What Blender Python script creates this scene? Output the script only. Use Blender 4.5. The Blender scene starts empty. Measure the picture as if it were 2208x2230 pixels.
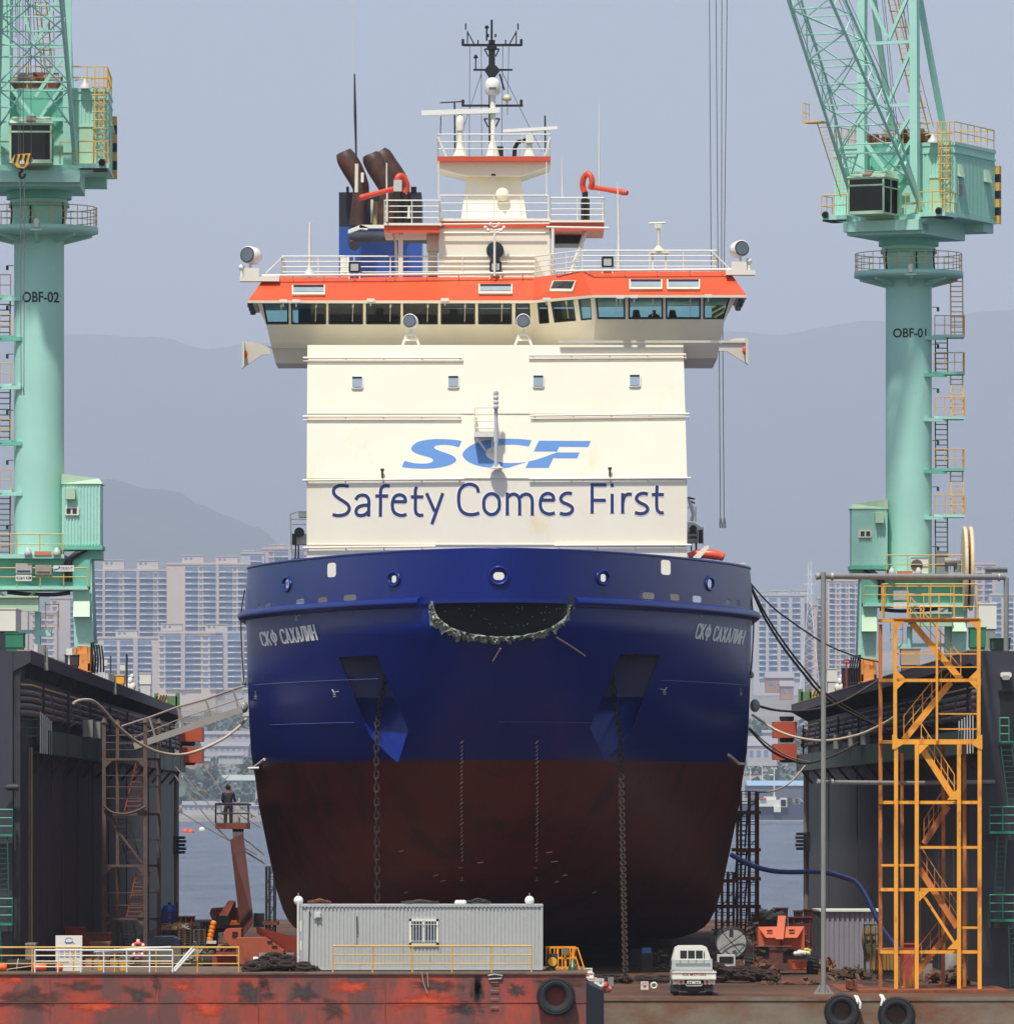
import bpy, bmesh, math, random
from mathutils import Vector, Matrix
R = math.radians
sc = bpy.context.scene
col = sc.collection
rnd = random.Random(7)

# ------------------------------------------------------------------ camera
HC, HY, CX, F = 8.1, 1755.0, 1104.0, 16370.0      # eye height over water; horizon row, centre column, focal length in photo pixels
cd = bpy.data.cameras.new('camera'); cam = bpy.data.objects.new('camera', cd); col.objects.link(cam)
cam.location = (0, 0, HC); cam.rotation_euler = (R(90), 0, 0)
cd.sensor_fit = 'HORIZONTAL'; cd.sensor_width = 36; cd.lens = 36 * F / 2208
cd.shift_y = (HY - 1115) / 2208; cd.clip_start = 1; cd.clip_end = 80000
sc.camera = cam
# ------------------------------------------------------------------ light
SUN_EL, SUN_AZ = 62.0, 198.0                        # azimuth clockwise from +Y: behind the camera, a little to the left
w = bpy.data.worlds.new('World'); sc.world = w; w.use_nodes = True
nt = w.node_tree; nt.nodes.clear()
sky = nt.nodes.new('ShaderNodeTexSky'); sky.sky_type = 'NISHITA'; sky.sun_disc = False
sky.sun_elevation = R(SUN_EL); sky.sun_rotation = R(SUN_AZ); sky.air_density = 0.8; sky.dust_density = 1.2; sky.ozone_density = 0.8
bg = nt.nodes.new('ShaderNodeBackground'); bg.inputs[1].default_value = 0.15
wo = nt.nodes.new('ShaderNodeOutputWorld'); wb = nt.nodes.new('ShaderNodeMix'); wb.data_type = 'RGBA'; wb.blend_type = 'MULTIPLY'; wb.inputs[0].default_value = 1; wb.inputs[7].default_value = (1.0, 0.90, 0.78, 1)   # thin high haze takes some blue out of the sky
nt.links.new(sky.outputs[0], wb.inputs[6]); nt.links.new(wb.outputs[2], bg.inputs[0]); nt.links.new(bg.outputs[0], wo.inputs[0])
sd = bpy.data.lights.new('sun', 'SUN'); sd.energy = 3.7; sd.angle = R(2.5); sd.color = (1, 0.95, 0.86)
sun = bpy.data.objects.new('sun', sd); col.objects.link(sun)
_d = Vector((math.sin(R(SUN_AZ)) * math.cos(R(SUN_EL)), math.cos(R(SUN_AZ)) * math.cos(R(SUN_EL)), math.sin(R(SUN_EL))))
sun.rotation_euler = _d.to_track_quat('Z', 'Y').to_euler()
sc.view_settings.view_transform = 'Standard'; sc.view_settings.look = 'None'; sc.view_settings.gamma = 1; sc.view_settings.exposure = 0.2
sc.cycles.max_bounces = 5; sc.cycles.volume_bounces = 1; sc.cycles.transparent_max_bounces = 12
sc.cycles.use_adaptive_sampling = True; sc.cycles.adaptive_threshold = 0.02
sc.cycles.use_denoising = True

# ------------------------------------------------------------------ helpers
def P(x, y, D):                                     # a measured direction taken out to its own distance D
    return Vector(((x - CX) * D / F, D, HC + (HY - y) * D / F))
def S(D): return D / F                              # metres per photo pixel at distance D
def deckD(y): return 6.55 * F / (y - HY)            # distance of the dock floor point
ZD = 1.55                                           # dock floor height

def lin(c):
    return tuple(((v / 255) / 12.92 if v / 255 <= 0.04045 else (((v / 255) + 0.055) / 1.055) ** 2.4) for v in c)

MATS = {}
def mat(name, rgb, rough=0.5, var=0.10, vs=0.7, rust=0.0, rrgb=(104, 60, 36), rs=0.9, metal=0.0, bump=0.0, bs=8.0, streak=1.0, coat=0.0, spec=0.5):
    """painted / weathered surface: base colour, broad tone variation, rust or grime in patches (streak > 1 draws them out downwards)"""
    if name in MATS: return MATS[name]
    m = bpy.data.materials.new(name); m.use_nodes = True; t = m.node_tree; N = t.nodes; L = t.links
    b = N['Principled BSDF']; b.inputs['Roughness'].default_value = rough; b.inputs['Metallic'].default_value = metal
    b.inputs['Coat Weight'].default_value = coat; b.inputs['Specular IOR Level'].default_value = spec
    c = lin(rgb) + (1,)
    tc = N.new('ShaderNodeTexCoord')
    no = N.new('ShaderNodeTexNoise'); no.inputs['Scale'].default_value = vs; no.inputs['Detail'].default_value = 5; no.inputs['Roughness'].default_value = 0.65
    L.new(tc.outputs['Object'], no.inputs['Vector'])
    mr = N.new('ShaderNodeMapRange'); mr.inputs[1].default_value = 0.25; mr.inputs[2].default_value = 0.75
    mr.inputs[3].default_value = 1 - var * 1.3; mr.inputs[4].default_value = 1 + var
    L.new(no.outputs[0], mr.inputs[0])
    mx = N.new('ShaderNodeMix'); mx.data_type = 'RGBA'; mx.blend_type = 'MULTIPLY'; mx.inputs[0].default_value = 1; mx.inputs[6].default_value = c
    L.new(mr.outputs[0], mx.inputs[7]); out = mx.outputs[2]
    if rust > 0:
        mp = N.new('ShaderNodeMapping'); mp.inputs['Scale'].default_value = (streak, streak, 1.0); L.new(tc.outputs['Object'], mp.inputs[0])
        n2 = N.new('ShaderNodeTexNoise'); n2.inputs['Scale'].default_value = rs; n2.inputs['Detail'].default_value = 8; n2.inputs['Roughness'].default_value = 0.7
        L.new(mp.outputs[0], n2.inputs['Vector'])
        r2 = N.new('ShaderNodeMapRange'); e = 0.72 - 0.42 * rust
        r2.inputs[1].default_value = e - 0.05; r2.inputs[2].default_value = e + 0.11; L.new(n2.outputs[0], r2.inputs[0])
        m2 = N.new('ShaderNodeMix'); m2.data_type = 'RGBA'; L.new(r2.outputs[0], m2.inputs[0]); L.new(out, m2.inputs[6]); m2.inputs[7].default_value = lin(rrgb) + (1,)
        out = m2.outputs[2]
    L.new(out, b.inputs['Base Color'])
    if bump > 0:
        n3 = N.new('ShaderNodeTexNoise'); n3.inputs['Scale'].default_value = bs; n3.inputs['Detail'].default_value = 4; L.new(tc.outputs['Object'], n3.inputs['Vector'])
        bp = N.new('ShaderNodeBump'); bp.inputs['Strength'].default_value = bump; bp.inputs['Distance'].default_value = 0.05
        L.new(n3.outputs[0], bp.inputs['Height']); L.new(bp.outputs[0], b.inputs['Normal'])
    MATS[name] = m; return m

def glass(name, tint, refl=0.12, rough=0.03):
    if name in MATS: return MATS[name]
    m = bpy.data.materials.new(name); m.use_nodes = True; t = m.node_tree; t.nodes.clear()
    o = t.nodes.new('ShaderNodeOutputMaterial'); mx = t.nodes.new('ShaderNodeMixShader'); tr = t.nodes.new('ShaderNodeBsdfTransparent'); gl = t.nodes.new('ShaderNodeBsdfGlossy')
    tr.inputs[0].default_value = lin(tint) + (1,); gl.inputs['Roughness'].default_value = rough; mx.inputs[0].default_value = refl
    t.links.new(tr.outputs[0], mx.inputs[1]); t.links.new(gl.outputs[0], mx.inputs[2]); t.links.new(mx.outputs[0], o.inputs[0])
    MATS[name] = m; return m

BASE = {}                                           # world position of every object's thing
class MB:
    """collects shapes in world metres and links them as ONE mesh object"""
    def __init__(s, T=None): s.v = []; s.f = []; s.sm = []; s.T = T
    def add(s, vs, fs, smooth=False):
        o = len(s.v)
        s.v += [(s.T @ Vector(p)) if s.T else Vector(p) for p in vs]
        for q in fs: s.f.append([i + o for i in q]); s.sm.append(smooth)
        return s
    def poly(s, pts): return s.add(pts, [list(range(len(pts)))])
    def box(s, a, b):
        x0, y0, z0 = a; x1, y1, z1 = b
        return s.add([(x0, y0, z0), (x1, y0, z0), (x1, y1, z0), (x0, y1, z0), (x0, y0, z1), (x1, y0, z1), (x1, y1, z1), (x0, y1, z1)],
                     [[3, 2, 1, 0], [4, 5, 6, 7], [0, 1, 5, 4], [1, 2, 6, 5], [2, 3, 7, 6], [3, 0, 4, 7]])
    def hexa(s, q0, q1):                            # two matching quads
        return s.add(list(q0) + list(q1), [[3, 2, 1, 0], [4, 5, 6, 7], [0, 1, 5, 4], [1, 2, 6, 5], [2, 3, 7, 6], [3, 0, 4, 7]])
    def prism(s, pts, off):                         # polygon swept by off
        n = len(pts); off = Vector(off)
        a = [Vector(p) for p in pts]
        return s.add(a + [p + off for p in a], [list(range(n))[::-1], list(range(n, 2 * n))] + [[i, (i + 1) % n, n + (i + 1) % n, n + i] for i in range(n)])
    def bar(s, a, b, w, h=None, up=(0, 0, 1)):      # square bar
        a = Vector(a); b = Vector(b); h = w if h is None else h
        d = (b - a)
        if d.length < 1e-6: return s
        d.normalize(); u = Vector(up)
        if abs(d.dot(u)) > 0.98: u = Vector((0, 1, 0))
        x = d.cross(u).normalized() * w / 2; y = x.cross(d).normalized() * h / 2
        return s.hexa([a - x - y, a + x - y, a + x + y, a - x + y], [b - x - y, b + x - y, b + x + y, b - x + y])
    def tube(s, pts, r, n=8, cap=True):
        pts = [Vector(p) for p in pts]; rs = r if isinstance(r, (list, tuple)) else [r] * len(pts)
        vs = []; fs = []; prev = None
        for i, p in enumerate(pts):
            d = (pts[min(i + 1, len(pts) - 1)] - pts[max(i - 1, 0)])
            if d.length < 1e-9: d = Vector((0, 0, 1))
            d.normalize()
            if prev is None:
                u = Vector((0, 0, 1)) if abs(d.z) < 0.9 else Vector((0, 1, 0))
                x = d.cross(u).normalized()
            else:
                x = prev - d * prev.dot(d)
                x = x.normalized() if x.length > 1e-6 else d.orthogonal().normalized()
            prev = x; y = d.cross(x)
            for k in range(n):
                a = 2 * math.pi * k / n; vs.append(p + (x * math.cos(a) + y * math.sin(a)) * rs[i])
        for i in range(len(pts) - 1):
            for k in range(n):
                fs.append([i * n + k, i * n + (k + 1) % n, (i + 1) * n + (k + 1) % n, (i + 1) * n + k])
        s.add(vs, fs, n > 5)
        if cap:
            m = (len(pts) - 1) * n
            s.add(vs[:n], [list(range(n))[::-1]]); s.add(vs[m:], [list(range(n))])
        return s
    def lathe(s, prof, o, axis=(0, 0, 1), n=16, smooth=True):   # prof: (radius, along)
        ax = Vector(axis).normalized(); x = ax.orthogonal().normalized(); y = ax.cross(x); o = Vector(o); vs = []; fs = []
        for r, h in prof:
            for k in range(n):
                a = 2 * math.pi * k / n; vs.append(o + ax * h + (x * math.cos(a) + y * math.sin(a)) * max(r, 1e-4))
        for i in range(len(prof) - 1):
            for k in range(n): fs.append([i * n + k, i * n + (k + 1) % n, (i + 1) * n + (k + 1) % n, (i + 1) * n + k])
        s.add(vs, fs, smooth)
        s.add(vs[:n], [list(range(n))[::-1]]); s.add(vs[-n:], [list(range(n))])
        return s
    def ball(s, c, r, n=14, sz=1.0):
        return s.lathe([(r * math.sin(math.pi * i / 8), -r * sz * math.cos(math.pi * i / 8)) for i in range(9)], c, n=n)
    # pixel-measured helpers: everything stays at its own real distance D
    def pb(s, x0, y0, x1, y1, D, dep): 
        a = P(min(x0, x1), max(y0, y1), D); b = P(max(x0, x1), min(y0, y1), D)
        return s.box((a.x, D, a.z), (b.x, D + dep, b.z))
    def pbar(s, a, b, D, w, dep=None, D2=None):
        return s.bar(P(a[0], a[1], D), P(b[0], b[1], D2 or D), w * S(D), dep if dep else w * S(D), up=(0, 1, 0) if False else (0, 0, 1))
    def pt(s, pts, D, r, n=6, D2=None):
        k = len(pts) - 1
        return s.tube([P(x, y, D if D2 is None else D + (D2 - D) * i / k) for i, (x, y) in enumerate(pts)], r * S(D), n)
    def pp(s, pts, D, dep): return s.prism([P(x, y, D) for x, y in pts], (0, dep, 0))
    def build(s, name, m, parent=None, tags=None):
        base = BASE.get(parent.name, Vector()) if parent else Vector()
        me = bpy.data.meshes.new(name); me.from_pydata([tuple(p - base) for p in s.v], [], s.f)
        me.polygons.foreach_set('use_smooth', s.sm); me.update()
        bm = bmesh.new(); bm.from_mesh(me); bmesh.ops.recalc_face_normals(bm, faces=bm.faces); bm.to_mesh(me); bm.free()
        o = bpy.data.objects.new(name, me); col.objects.link(o)
        for q in (m if isinstance(m, (list, tuple)) else [m]): me.materials.append(q)
        if parent: o.parent = parent; BASE[o.name] = base
        else: BASE[o.name] = Vector()
        if tags: tag(o, *tags)
        return o

def tag(o, label, cat, group=None):
    o['label'] = label; o['category'] = cat
    if group: o['group'] = group
    return o
def thing(name, loc, label, cat, group=None):
    o = bpy.data.objects.new(name, None); col.objects.link(o); o.location = loc; o.empty_display_size = 0.5
    BASE[o.name] = Vector(loc); tag(o, label, cat, group); return o
def kind(o, k): o['kind'] = k; return o
def kids(o): return [c for c in col.objects if c.parent == o]
def dup(o, d, label=None, group=None, rz=None):     # copy of a thing with its parts and sub-parts, moved by d
    def cp(a, par):
        c = a.copy(); col.objects.link(c)
        if par: c.parent = par
        for k in kids(a): cp(k, c)
        return c
    c = cp(o, None); c.location = o.location + Vector(d)
    if rz is not None: c.rotation_euler = (0, 0, rz)
    if label: c['label'] = label
    if group: c['group'] = group
    return c
def lerp(a, b, t): return a + (b - a) * t
def cat_rom(pts, n=6):                              # smooth curve through points
    pts = [Vector(p) for p in pts]; out = []
    for i in range(len(pts) - 1):
        p0 = pts[max(i - 1, 0)]; p1 = pts[i]; p2 = pts[i + 1]; p3 = pts[min(i + 2, len(pts) - 1)]
        for k in range(n):
            t = k / n
            out.append(0.5 * ((2 * p1) + (p2 - p0) * t + (2 * p0 - 5 * p1 + 4 * p2 - p3) * t * t + (3 * p1 - p0 - 3 * p2 + p3) * t ** 3))
    return out + [pts[-1]]
def rail(mb, pts, h, nb=3, step=1.5, r=0.02, n=5):  # guard rail along deck points
    pts = [Vector(p) for p in pts]
    for k in range(1, nb + 1):
        mb.tube([p + Vector((0, 0, h * k / nb)) for p in pts], r if k < nb else r * 1.25, n)
    for i in range(len(pts) - 1):
        a, b = pts[i], pts[i + 1]; q = max(1, round((b - a).length / step))
        for j in range(q + (i == len(pts) - 2)):
            p = a.lerp(b, j / q); mb.tube([p, p + Vector((0, 0, h))], r * 1.1, n)
    return mb
def text_pts(s, bold=0.0, narrow=False):
    """outline mesh of a word from the built-in font: (verts, faces) scaled into the unit box, cap height = 1"""
    c = bpy.data.curves.new('t', 'FONT'); c.body = s; c.offset = bold; c.resolution_u = 4; c.fill_mode = 'FRONT'
    o = bpy.data.objects.new('t', c); col.objects.link(o)
    dg = bpy.context.evaluated_depsgraph_get(); me = bpy.data.meshes.new_from_object(o.evaluated_get(dg))
    vs = [v.co.copy() for v in me.vertices]; fs = [list(p.vertices) for p in me.polygons]
    bpy.data.objects.remove(o); bpy.data.curves.remove(c); bpy.data.meshes.remove(me)
    x0 = min(v.x for v in vs); x1 = max(v.x for v in vs)
    return [((v.x - x0) / (x1 - x0), v.y) for v in vs], fs
CAP = 0.729                                         # cap height of that font in its own units
def set_cap():
    global CAP
    vs, _ = text_pts('H'); CAP = max(v[1] for v in vs) - min(v[1] for v in vs)
set_cap()
def word(mb, s, x0, x1, ytop, ybase, fn, bold=0.0):  # fn(px, py) -> world point
    vs, fs = text_pts(s, bold)
    mb.add([fn(lerp(x0, x1, u), ybase + (ytop - ybase) * v / CAP) for u, v in vs], fs)
    return mb
def boolean(o, cutters):
    for c in cutters:
        m = o.modifiers.new('b', 'BOOLEAN'); m.operation = 'DIFFERENCE'; m.solver = 'EXACT'; m.object = c
    dg = bpy.context.evaluated_depsgraph_get(); me = bpy.data.meshes.new_from_object(o.evaluated_get(dg))
    o.modifiers.clear(); o.data = me
    for c in cutters: bpy.data.objects.remove(c)
def rrect(x0, y0, x1, y1, r, n=5):
    o = []
    for cx_, cy_, a0 in ((x1 - r, y1 - r, 0), (x0 + r, y1 - r, 90), (x0 + r, y0 + r, 180), (x1 - r, y0 + r, 270)):
        for k in range(n + 1):
            a = R(a0 + 90 * k / n); o.append((cx_ + r * math.cos(a), cy_ + r * math.sin(a)))
    return o

# ------------------------------------------------------------------ shared materials
WHITE = mat('white_paint', (232, 228, 212), 0.4, 0.05, 0.4, rust=0.12, rrgb=(206, 170, 112), rs=0.5, streak=3)
CREAM = mat('ship_white', (240, 234, 214), 0.38, 0.035, 0.3, rust=.22, rrgb=(238, 218, 168), rs=.3, streak=1.8, bump=.12, bs=.8)
SHIPW = mat('ship_fittings_white', (228, 226, 214), 0.4, 0.05, 0.8)
ORANGE = mat('signal_orange', (214, 84, 46), 0.42, 0.06, 0.6)
REDOR = mat('monitor_orange', (220, 78, 48), 0.4, 0.05, 0.6)
BLACK = mat('black_paint', (24, 25, 30), 0.45, 0.15, 1.0)
DARK = mat('dark_steel', (46, 46, 50), 0.6, 0.2, 1.0)
BLUE = mat('hull_blue', (8, 36, 122), 0.34, 0.08, 0.3, rust=0.08, rrgb=(40, 62, 132), rs=0.35, streak=3, spec=0.35, bump=.12, bs=.7)
HRED = mat('hull_antifouling', (98, 30, 18), 0.5, 0.22, 0.3, rust=0.42, rrgb=(56, 20, 17), rs=0.32, streak=1.6)
CRANE = mat('crane_green', (164, 216, 202), 0.5, 0.07, 0.35, rust=0.12, rrgb=(136, 190, 174), rs=0.5, streak=4)
CRANED = mat('crane_green_plate', (108, 186, 164), 0.5, 0.12, 0.5, rust=0.2, rrgb=(70, 130, 112), rs=0.6, streak=4)
CRANEL = mat('crane_green_pale', (176, 208, 176), 0.5, 0.08, 0.5)
YRAIL = mat('rail_ochre', (216, 172, 84), 0.55, 0.15, 1.5, rust=0.2, rrgb=(150, 100, 60), rs=3)
YELLOW = mat('tower_yellow', (238, 164, 52), 0.5, 0.14, 0.8, rust=0.32, rrgb=(160, 84, 34), rs=0.8, streak=3)
RUST = mat('rusty_steel', (98, 82, 74), 0.8, 0.25, 1.2, rust=0.4, rrgb=(98, 62, 46), rs=1.5)
RUST2 = mat('orange_rust', (134, 74, 46), 0.8, 0.25, 1.0, rust=0.4, rrgb=(92, 46, 32), rs=1.2)
WALLB = mat('dock_wall_dark', (50, 51, 60), 0.6, 0.3, 0.25, rust=0.45, rrgb=(28, 26, 29), rs=0.35, streak=6)
WALLN = mat('dock_wall_end', (54, 56, 67), 0.55, 0.12, 0.3, rust=0.2, rrgb=(42, 42, 50), rs=0.4, streak=5)
DKGREEN = mat('dark_green_paint', (50, 74, 56), 0.6, 0.2, 0.7, rust=0.2, rrgb=(40, 46, 38), rs=0.8, streak=3)
GREENM = mat('machine_green', (40, 122, 92), 0.5, 0.12, 0.8)
GREENL = mat('ladder_green', (36, 132, 104), 0.5, 0.12, 0.8)
MACH = mat('machine_red_oxide', (170, 88, 60), 0.6, 0.14, 0.7, rust=0.25, rrgb=(120, 58, 40), rs=0.8, streak=2)
TYRE = mat('tyre_rubber', (40, 41, 45), 0.85, 0.2, 3.0, bump=0.3, bs=20)
GREYP = mat('grey_pipe', (136, 138, 134), 0.5, 0.15, 0.6, rust=0.3, rrgb=(122, 104, 84), rs=0.8, streak=3)
GREYL = mat('light_grey_paint', (196, 200, 198), 0.5, 0.06, 0.8)
OFFW = mat('equipment_white', (220, 222, 212), 0.5, 0.05, 0.8)
GALV = mat('galvanised', (168, 164, 156), 0.5, 0.12, 1.5, metal=0.3)
ROPE = mat('pale_rope', (196, 182, 160), 0.9, 0.15, 3.0)
DROPE = mat('dark_rope', (70, 62, 58), 0.9, 0.2, 3.0)
WIRE = mat('wire_cable', (86, 86, 92), 0.6, 0.1, 2.0)
SIGNW = mat('sign_white', (222, 220, 212), 0.5, 0.04, 2)
INK = mat('sign_ink', (26, 38, 42), 0.6, 0.05, 2)
BLUEINK = mat('letter_navy', (38, 54, 108), 0.45, 0.08, 0.5)
DGLASS = mat('dark_window', (34, 42, 50), 0.12, 0.1, 1.0)
GLOSSW = mat('lamp_white', (236, 236, 230), 0.25, 0.02, 1.0)
LENS = mat('lamp_lens', (120, 126, 130), 0.08, 0.1, 3.0, metal=0.6)
SKIN = mat('skin', (150, 104, 80), 0.6, 0.05, 4)
# =================================================================== AIR, WATER, SHORE, HILLS, TOWN
def hazebox():
    mb = MB(); mb.box((-4200, -60, -3), (4200, 42000, 2600)); o = kind(mb.build('haze', mat('haze_tmp', (0, 0, 0))), 'stuff')
    m = bpy.data.materials.new('air'); m.use_nodes = True; t = m.node_tree; t.nodes.clear()
    out = t.nodes.new('ShaderNodeOutputMaterial'); v = t.nodes.new('ShaderNodeVolumePrincipled')
    v.inputs['Color'].default_value = (0.75, 0.82, 1.0, 1); v.inputs['Density'].default_value = HAZE; v.inputs['Anisotropy'].default_value = 0.0
    t.links.new(v.outputs[0], out.inputs['Volume']); o.data.materials.clear(); o.data.materials.append(m)
HAZE = 6.6e-5
hazebox()
# water
def water_mat():
    m = bpy.data.materials.new('sea'); m.use_nodes = True; t = m.node_tree; N = t.nodes; L = t.links; b = N['Principled BSDF']
    b.inputs['Base Color'].default_value = (0.02, 0.06, 0.13, 1); b.inputs['Roughness'].default_value = 0.18
    tc = N.new('ShaderNodeTexCoord'); mp = N.new('ShaderNodeMapping'); mp.inputs['Scale'].default_value = (1, 0.45, 1); L.new(tc.outputs['Object'], mp.inputs[0])
    n1 = N.new('ShaderNodeTexNoise'); n1.inputs['Scale'].default_value = 0.32; n1.inputs['Detail'].default_value = 8; n1.inputs['Roughness'].default_value = 0.72; L.new(mp.outputs[0], n1.inputs[0])
    n2 = N.new('ShaderNodeTexNoise'); n2.inputs['Scale'].default_value = 0.02; n2.inputs['Detail'].default_value = 3; L.new(mp.outputs[0], n2.inputs[0])
    ad = N.new('ShaderNodeMath'); ad.operation = 'MULTIPLY_ADD'; ad.inputs[1].default_value = 2.0; L.new(n2.outputs[0], ad.inputs[0]); L.new(n1.outputs[0], ad.inputs[2])
    bp = N.new('ShaderNodeBump'); bp.inputs['Strength'].default_value = 1.0; bp.inputs['Distance'].default_value = 2.6; L.new(ad.outputs[0], bp.inputs['Height']); L.new(bp.outputs[0], b.inputs['Normal'])
    m2 = N.new('ShaderNodeMapping'); m2.inputs['Scale'].default_value = (.09, .011, 1); L.new(tc.outputs['Object'], m2.inputs[0])          # wind streaks lying across the view: changed reflection put into the base colour
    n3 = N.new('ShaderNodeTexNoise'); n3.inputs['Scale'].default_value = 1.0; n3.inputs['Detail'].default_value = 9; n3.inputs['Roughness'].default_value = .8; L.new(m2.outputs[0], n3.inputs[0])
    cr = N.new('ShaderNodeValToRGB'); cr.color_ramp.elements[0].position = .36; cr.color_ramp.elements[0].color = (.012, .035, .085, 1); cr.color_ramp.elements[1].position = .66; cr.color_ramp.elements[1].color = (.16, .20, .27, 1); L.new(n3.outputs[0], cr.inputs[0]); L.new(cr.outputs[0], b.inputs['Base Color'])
    return m
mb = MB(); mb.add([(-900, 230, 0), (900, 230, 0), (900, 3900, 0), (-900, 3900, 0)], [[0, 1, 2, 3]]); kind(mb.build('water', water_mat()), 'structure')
LAND = mat('shore_ground', (140, 136, 134), 0.9, 0.25, 0.02, rust=0.5, rrgb=(108, 118, 116), rs=0.012)  # ground greyed: part of the distance haze put into the colour
FOREST = mat('hill_forest', (58, 76, 56), 0.95, 0.4, 0.006, rust=.4, rrgb=(36, 50, 40), rs=.012)
# shore rising to the town: a heightfield
def land_z(x, y):
    if y < 3850: return 2.5
    t = (y - 3850) / 650; z = 2.5 + 64 * min(1.5, max(0, t)) ** 1.25
    return z + 3 * math.sin(x * .03 + y * .01) * min(1, t * 3)
mb = MB(); xs = [-520 + 20 * i for i in range(53)]; ys = [3800, 3849, 3850] + [3880 + 30 * i for i in range(40)]
vs = []; 
for y in ys:
    for x in xs: vs.append((x, y, -1 if y == 3800 else land_z(x, y)))
fs = [[j * 53 + i, j * 53 + i + 1, (j + 1) * 53 + i + 1, (j + 1) * 53 + i] for j in range(len(ys) - 1) for i in range(52)]
mb.add(vs, fs, True); kind(mb.build('shore', LAND), 'structure')
# hills
def ridge(name, D, pts, seed, back, rough):
    r = random.Random(seed); x0, x1 = pts[0][0], pts[-1][0]; n = 150; mb = MB(); vs = []; m = 26
    ph = [(r.uniform(0, 6.28), r.uniform(.7, 1.3)) for _ in range(8)]
    for j in range(m + 1):
        t = j / m
        for i in range(n + 1):
            px = lerp(x0, x1, i / n); k = 0
            while k < len(pts) - 2 and px > pts[k + 1][0]: k += 1
            u = (px - pts[k][0]) / (pts[k + 1][0] - pts[k][0]); u = u * u * (3 - 2 * u); py = lerp(pts[k][1], pts[k + 1][1], u)
            top = (HY - py) * S(D) + HC
            f = (t / .74) ** 1.5 if t < .74 else 1 - ((t - .74) / .26) ** 2 * .5
            yy = D + (t - .74) / .74 * back if t < .74 else D + (t - .74) * 4000; xx = (px - CX) * S(max(yy, D * .6))
            z = top * f + sum(rough * math.sin(xx * 40 / D * 1.7 ** q * p[1] + yy * 30 / D * 1.6 ** q + p[0]) / 1.35 ** q for q, p in enumerate(ph)) * min(1, t * 4)
            vs.append((xx, yy, max(z, 2)))
    fs = [[j * (n + 1) + i, j * (n + 1) + i + 1, (j + 1) * (n + 1) + i + 1, (j + 1) * (n + 1) + i] for j in range(m) for i in range(n)]
    mb.add(vs, fs, True); return kind(mb.build(name, FOREST), 'structure')
ridge('far_hills', 36000, [(-700, 760), (150, 715), (330, 712), (450, 738), (560, 726), (800, 700), (1100, 668), (1400, 705), (1690, 722), (1950, 700), (2180, 668), (2500, 640), (2900, 690)], 4, 17000, 14)
ridge('near_hill', 20000, [(-500, 1120), (-100, 1058), (150, 1036), (230, 1030), (330, 1056), (385, 1064), (440, 1096), (490, 1116), (560, 1146), (640, 1216), (760, 1330), (900, 1420), (1100, 1450), (1500, 1440), (1750, 1405), (2000, 1390), (2400, 1370)], 11, 7000, 7)

# apartment blocks
APW = mat('apartment_wall', (190, 184, 182), 0.8, 0.04, 0.05); APG = mat('apartment_glazing', (112, 134, 164), 0.35, 0.16, 0.3); APL = mat('apartment_slab', (212, 208, 206), 0.8, 0.05, 0.3); APP = mat('apartment_pier', (182, 176, 180), 0.8, 0.05, 0.05)  # walls and glazing paled: sky reflection and haze put into the colour
APT = [APW, mat('apartment_wall_warm', (200, 188, 178), .8, .04, .05), mat('apartment_wall_cool', (180, 182, 188), .8, .04, .05), mat('apartment_wall_pink', (192, 178, 176), .8, .04, .05)]; APTN = []
def apartment(px0, px1, ytop, ybot, D, bays, label, boxes=(), gable=0, storey=13.1, name='apartment_block', grp='apartment towers across the water'):
    """bays: (kind, x0, x1) in photo columns; w balconies, s stair, blank left as wall"""
    a, b = P(px0, ytop, D), P(px1, ybot, D); dep = 16
    root = thing(name, ((a.x + b.x) / 2, D, b.z), label, 'building', grp)
    mb = MB(); mb.box((a.x, D, b.z - 12), (b.x, D + dep, a.z)); mb.box((a.x, D - .5, a.z - .2), (b.x, D + dep, a.z + 1.0)); tone = APT[len(APTN) % 4]; APTN.append(1); w_ = mb.build('wall', tone, root)
    for i, (k, x0, x1) in enumerate(bays):
        if k == 'p':
            mb = MB(); mb.pb(x0, ytop + 1, x1, ybot, D - 1.4, 1.4); mb.build('pier', APP, root); continue
        g = MB(); sl = MB(); y = ytop + 5
        while y < ybot - 4:
            if k == 'w':
                g.pb(x0, y, x1, y + storey - 1.7, D - .12, .1); s_ = 1 if i % 2 == 0 else -1
                sl.pb(x0, y + storey - 1.9, x1, y + storey - .5, D - 1.2, 1.2); m_ = lerp(x0, x1, .5); sl.pb(*( (x0, y + storey - 3.2) if s_ > 0 else (m_, y + storey - 3.2)), m_ if s_ > 0 else x1, y + storey - 1.9, D - 1.2, .1)
            else:
                g.pb(x0 + (x1 - x0) * .18, y + 3, x1 - (x1 - x0) * .18, y + 8.5, D - .12, .1); sl.pb(x0, y - .5, x1, y + .3, D - .5, .5)
            y += storey
        o = g.build('balcony_glazing' if k == 'w' else 'stair_window', APG, root); sl.build('balcony_slab', APL, o)
    for (x0, x1, y0, y1) in boxes:
        mb = MB(); mb.pb(x0, y0, x1, y1, D + 3, 9); mb.pb(x0 - .5, y0 - .5, x1 + .5, y0 + 1.2, D + 2.6, 9.8); o = mb.build('roof_house', APW, root)
        mb = MB(); w = x1 - x0; mb.pb(x0 + w * .12, y0 + 5, x0 + w * .24, y0 + 10, D + 2.9, .1); mb.pb(x0 + w * .36, y0 + 5, x0 + w * .46, y0 + 10, D + 2.9, .1); mb.build('roof_vent', APG, o)
    return root
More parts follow.
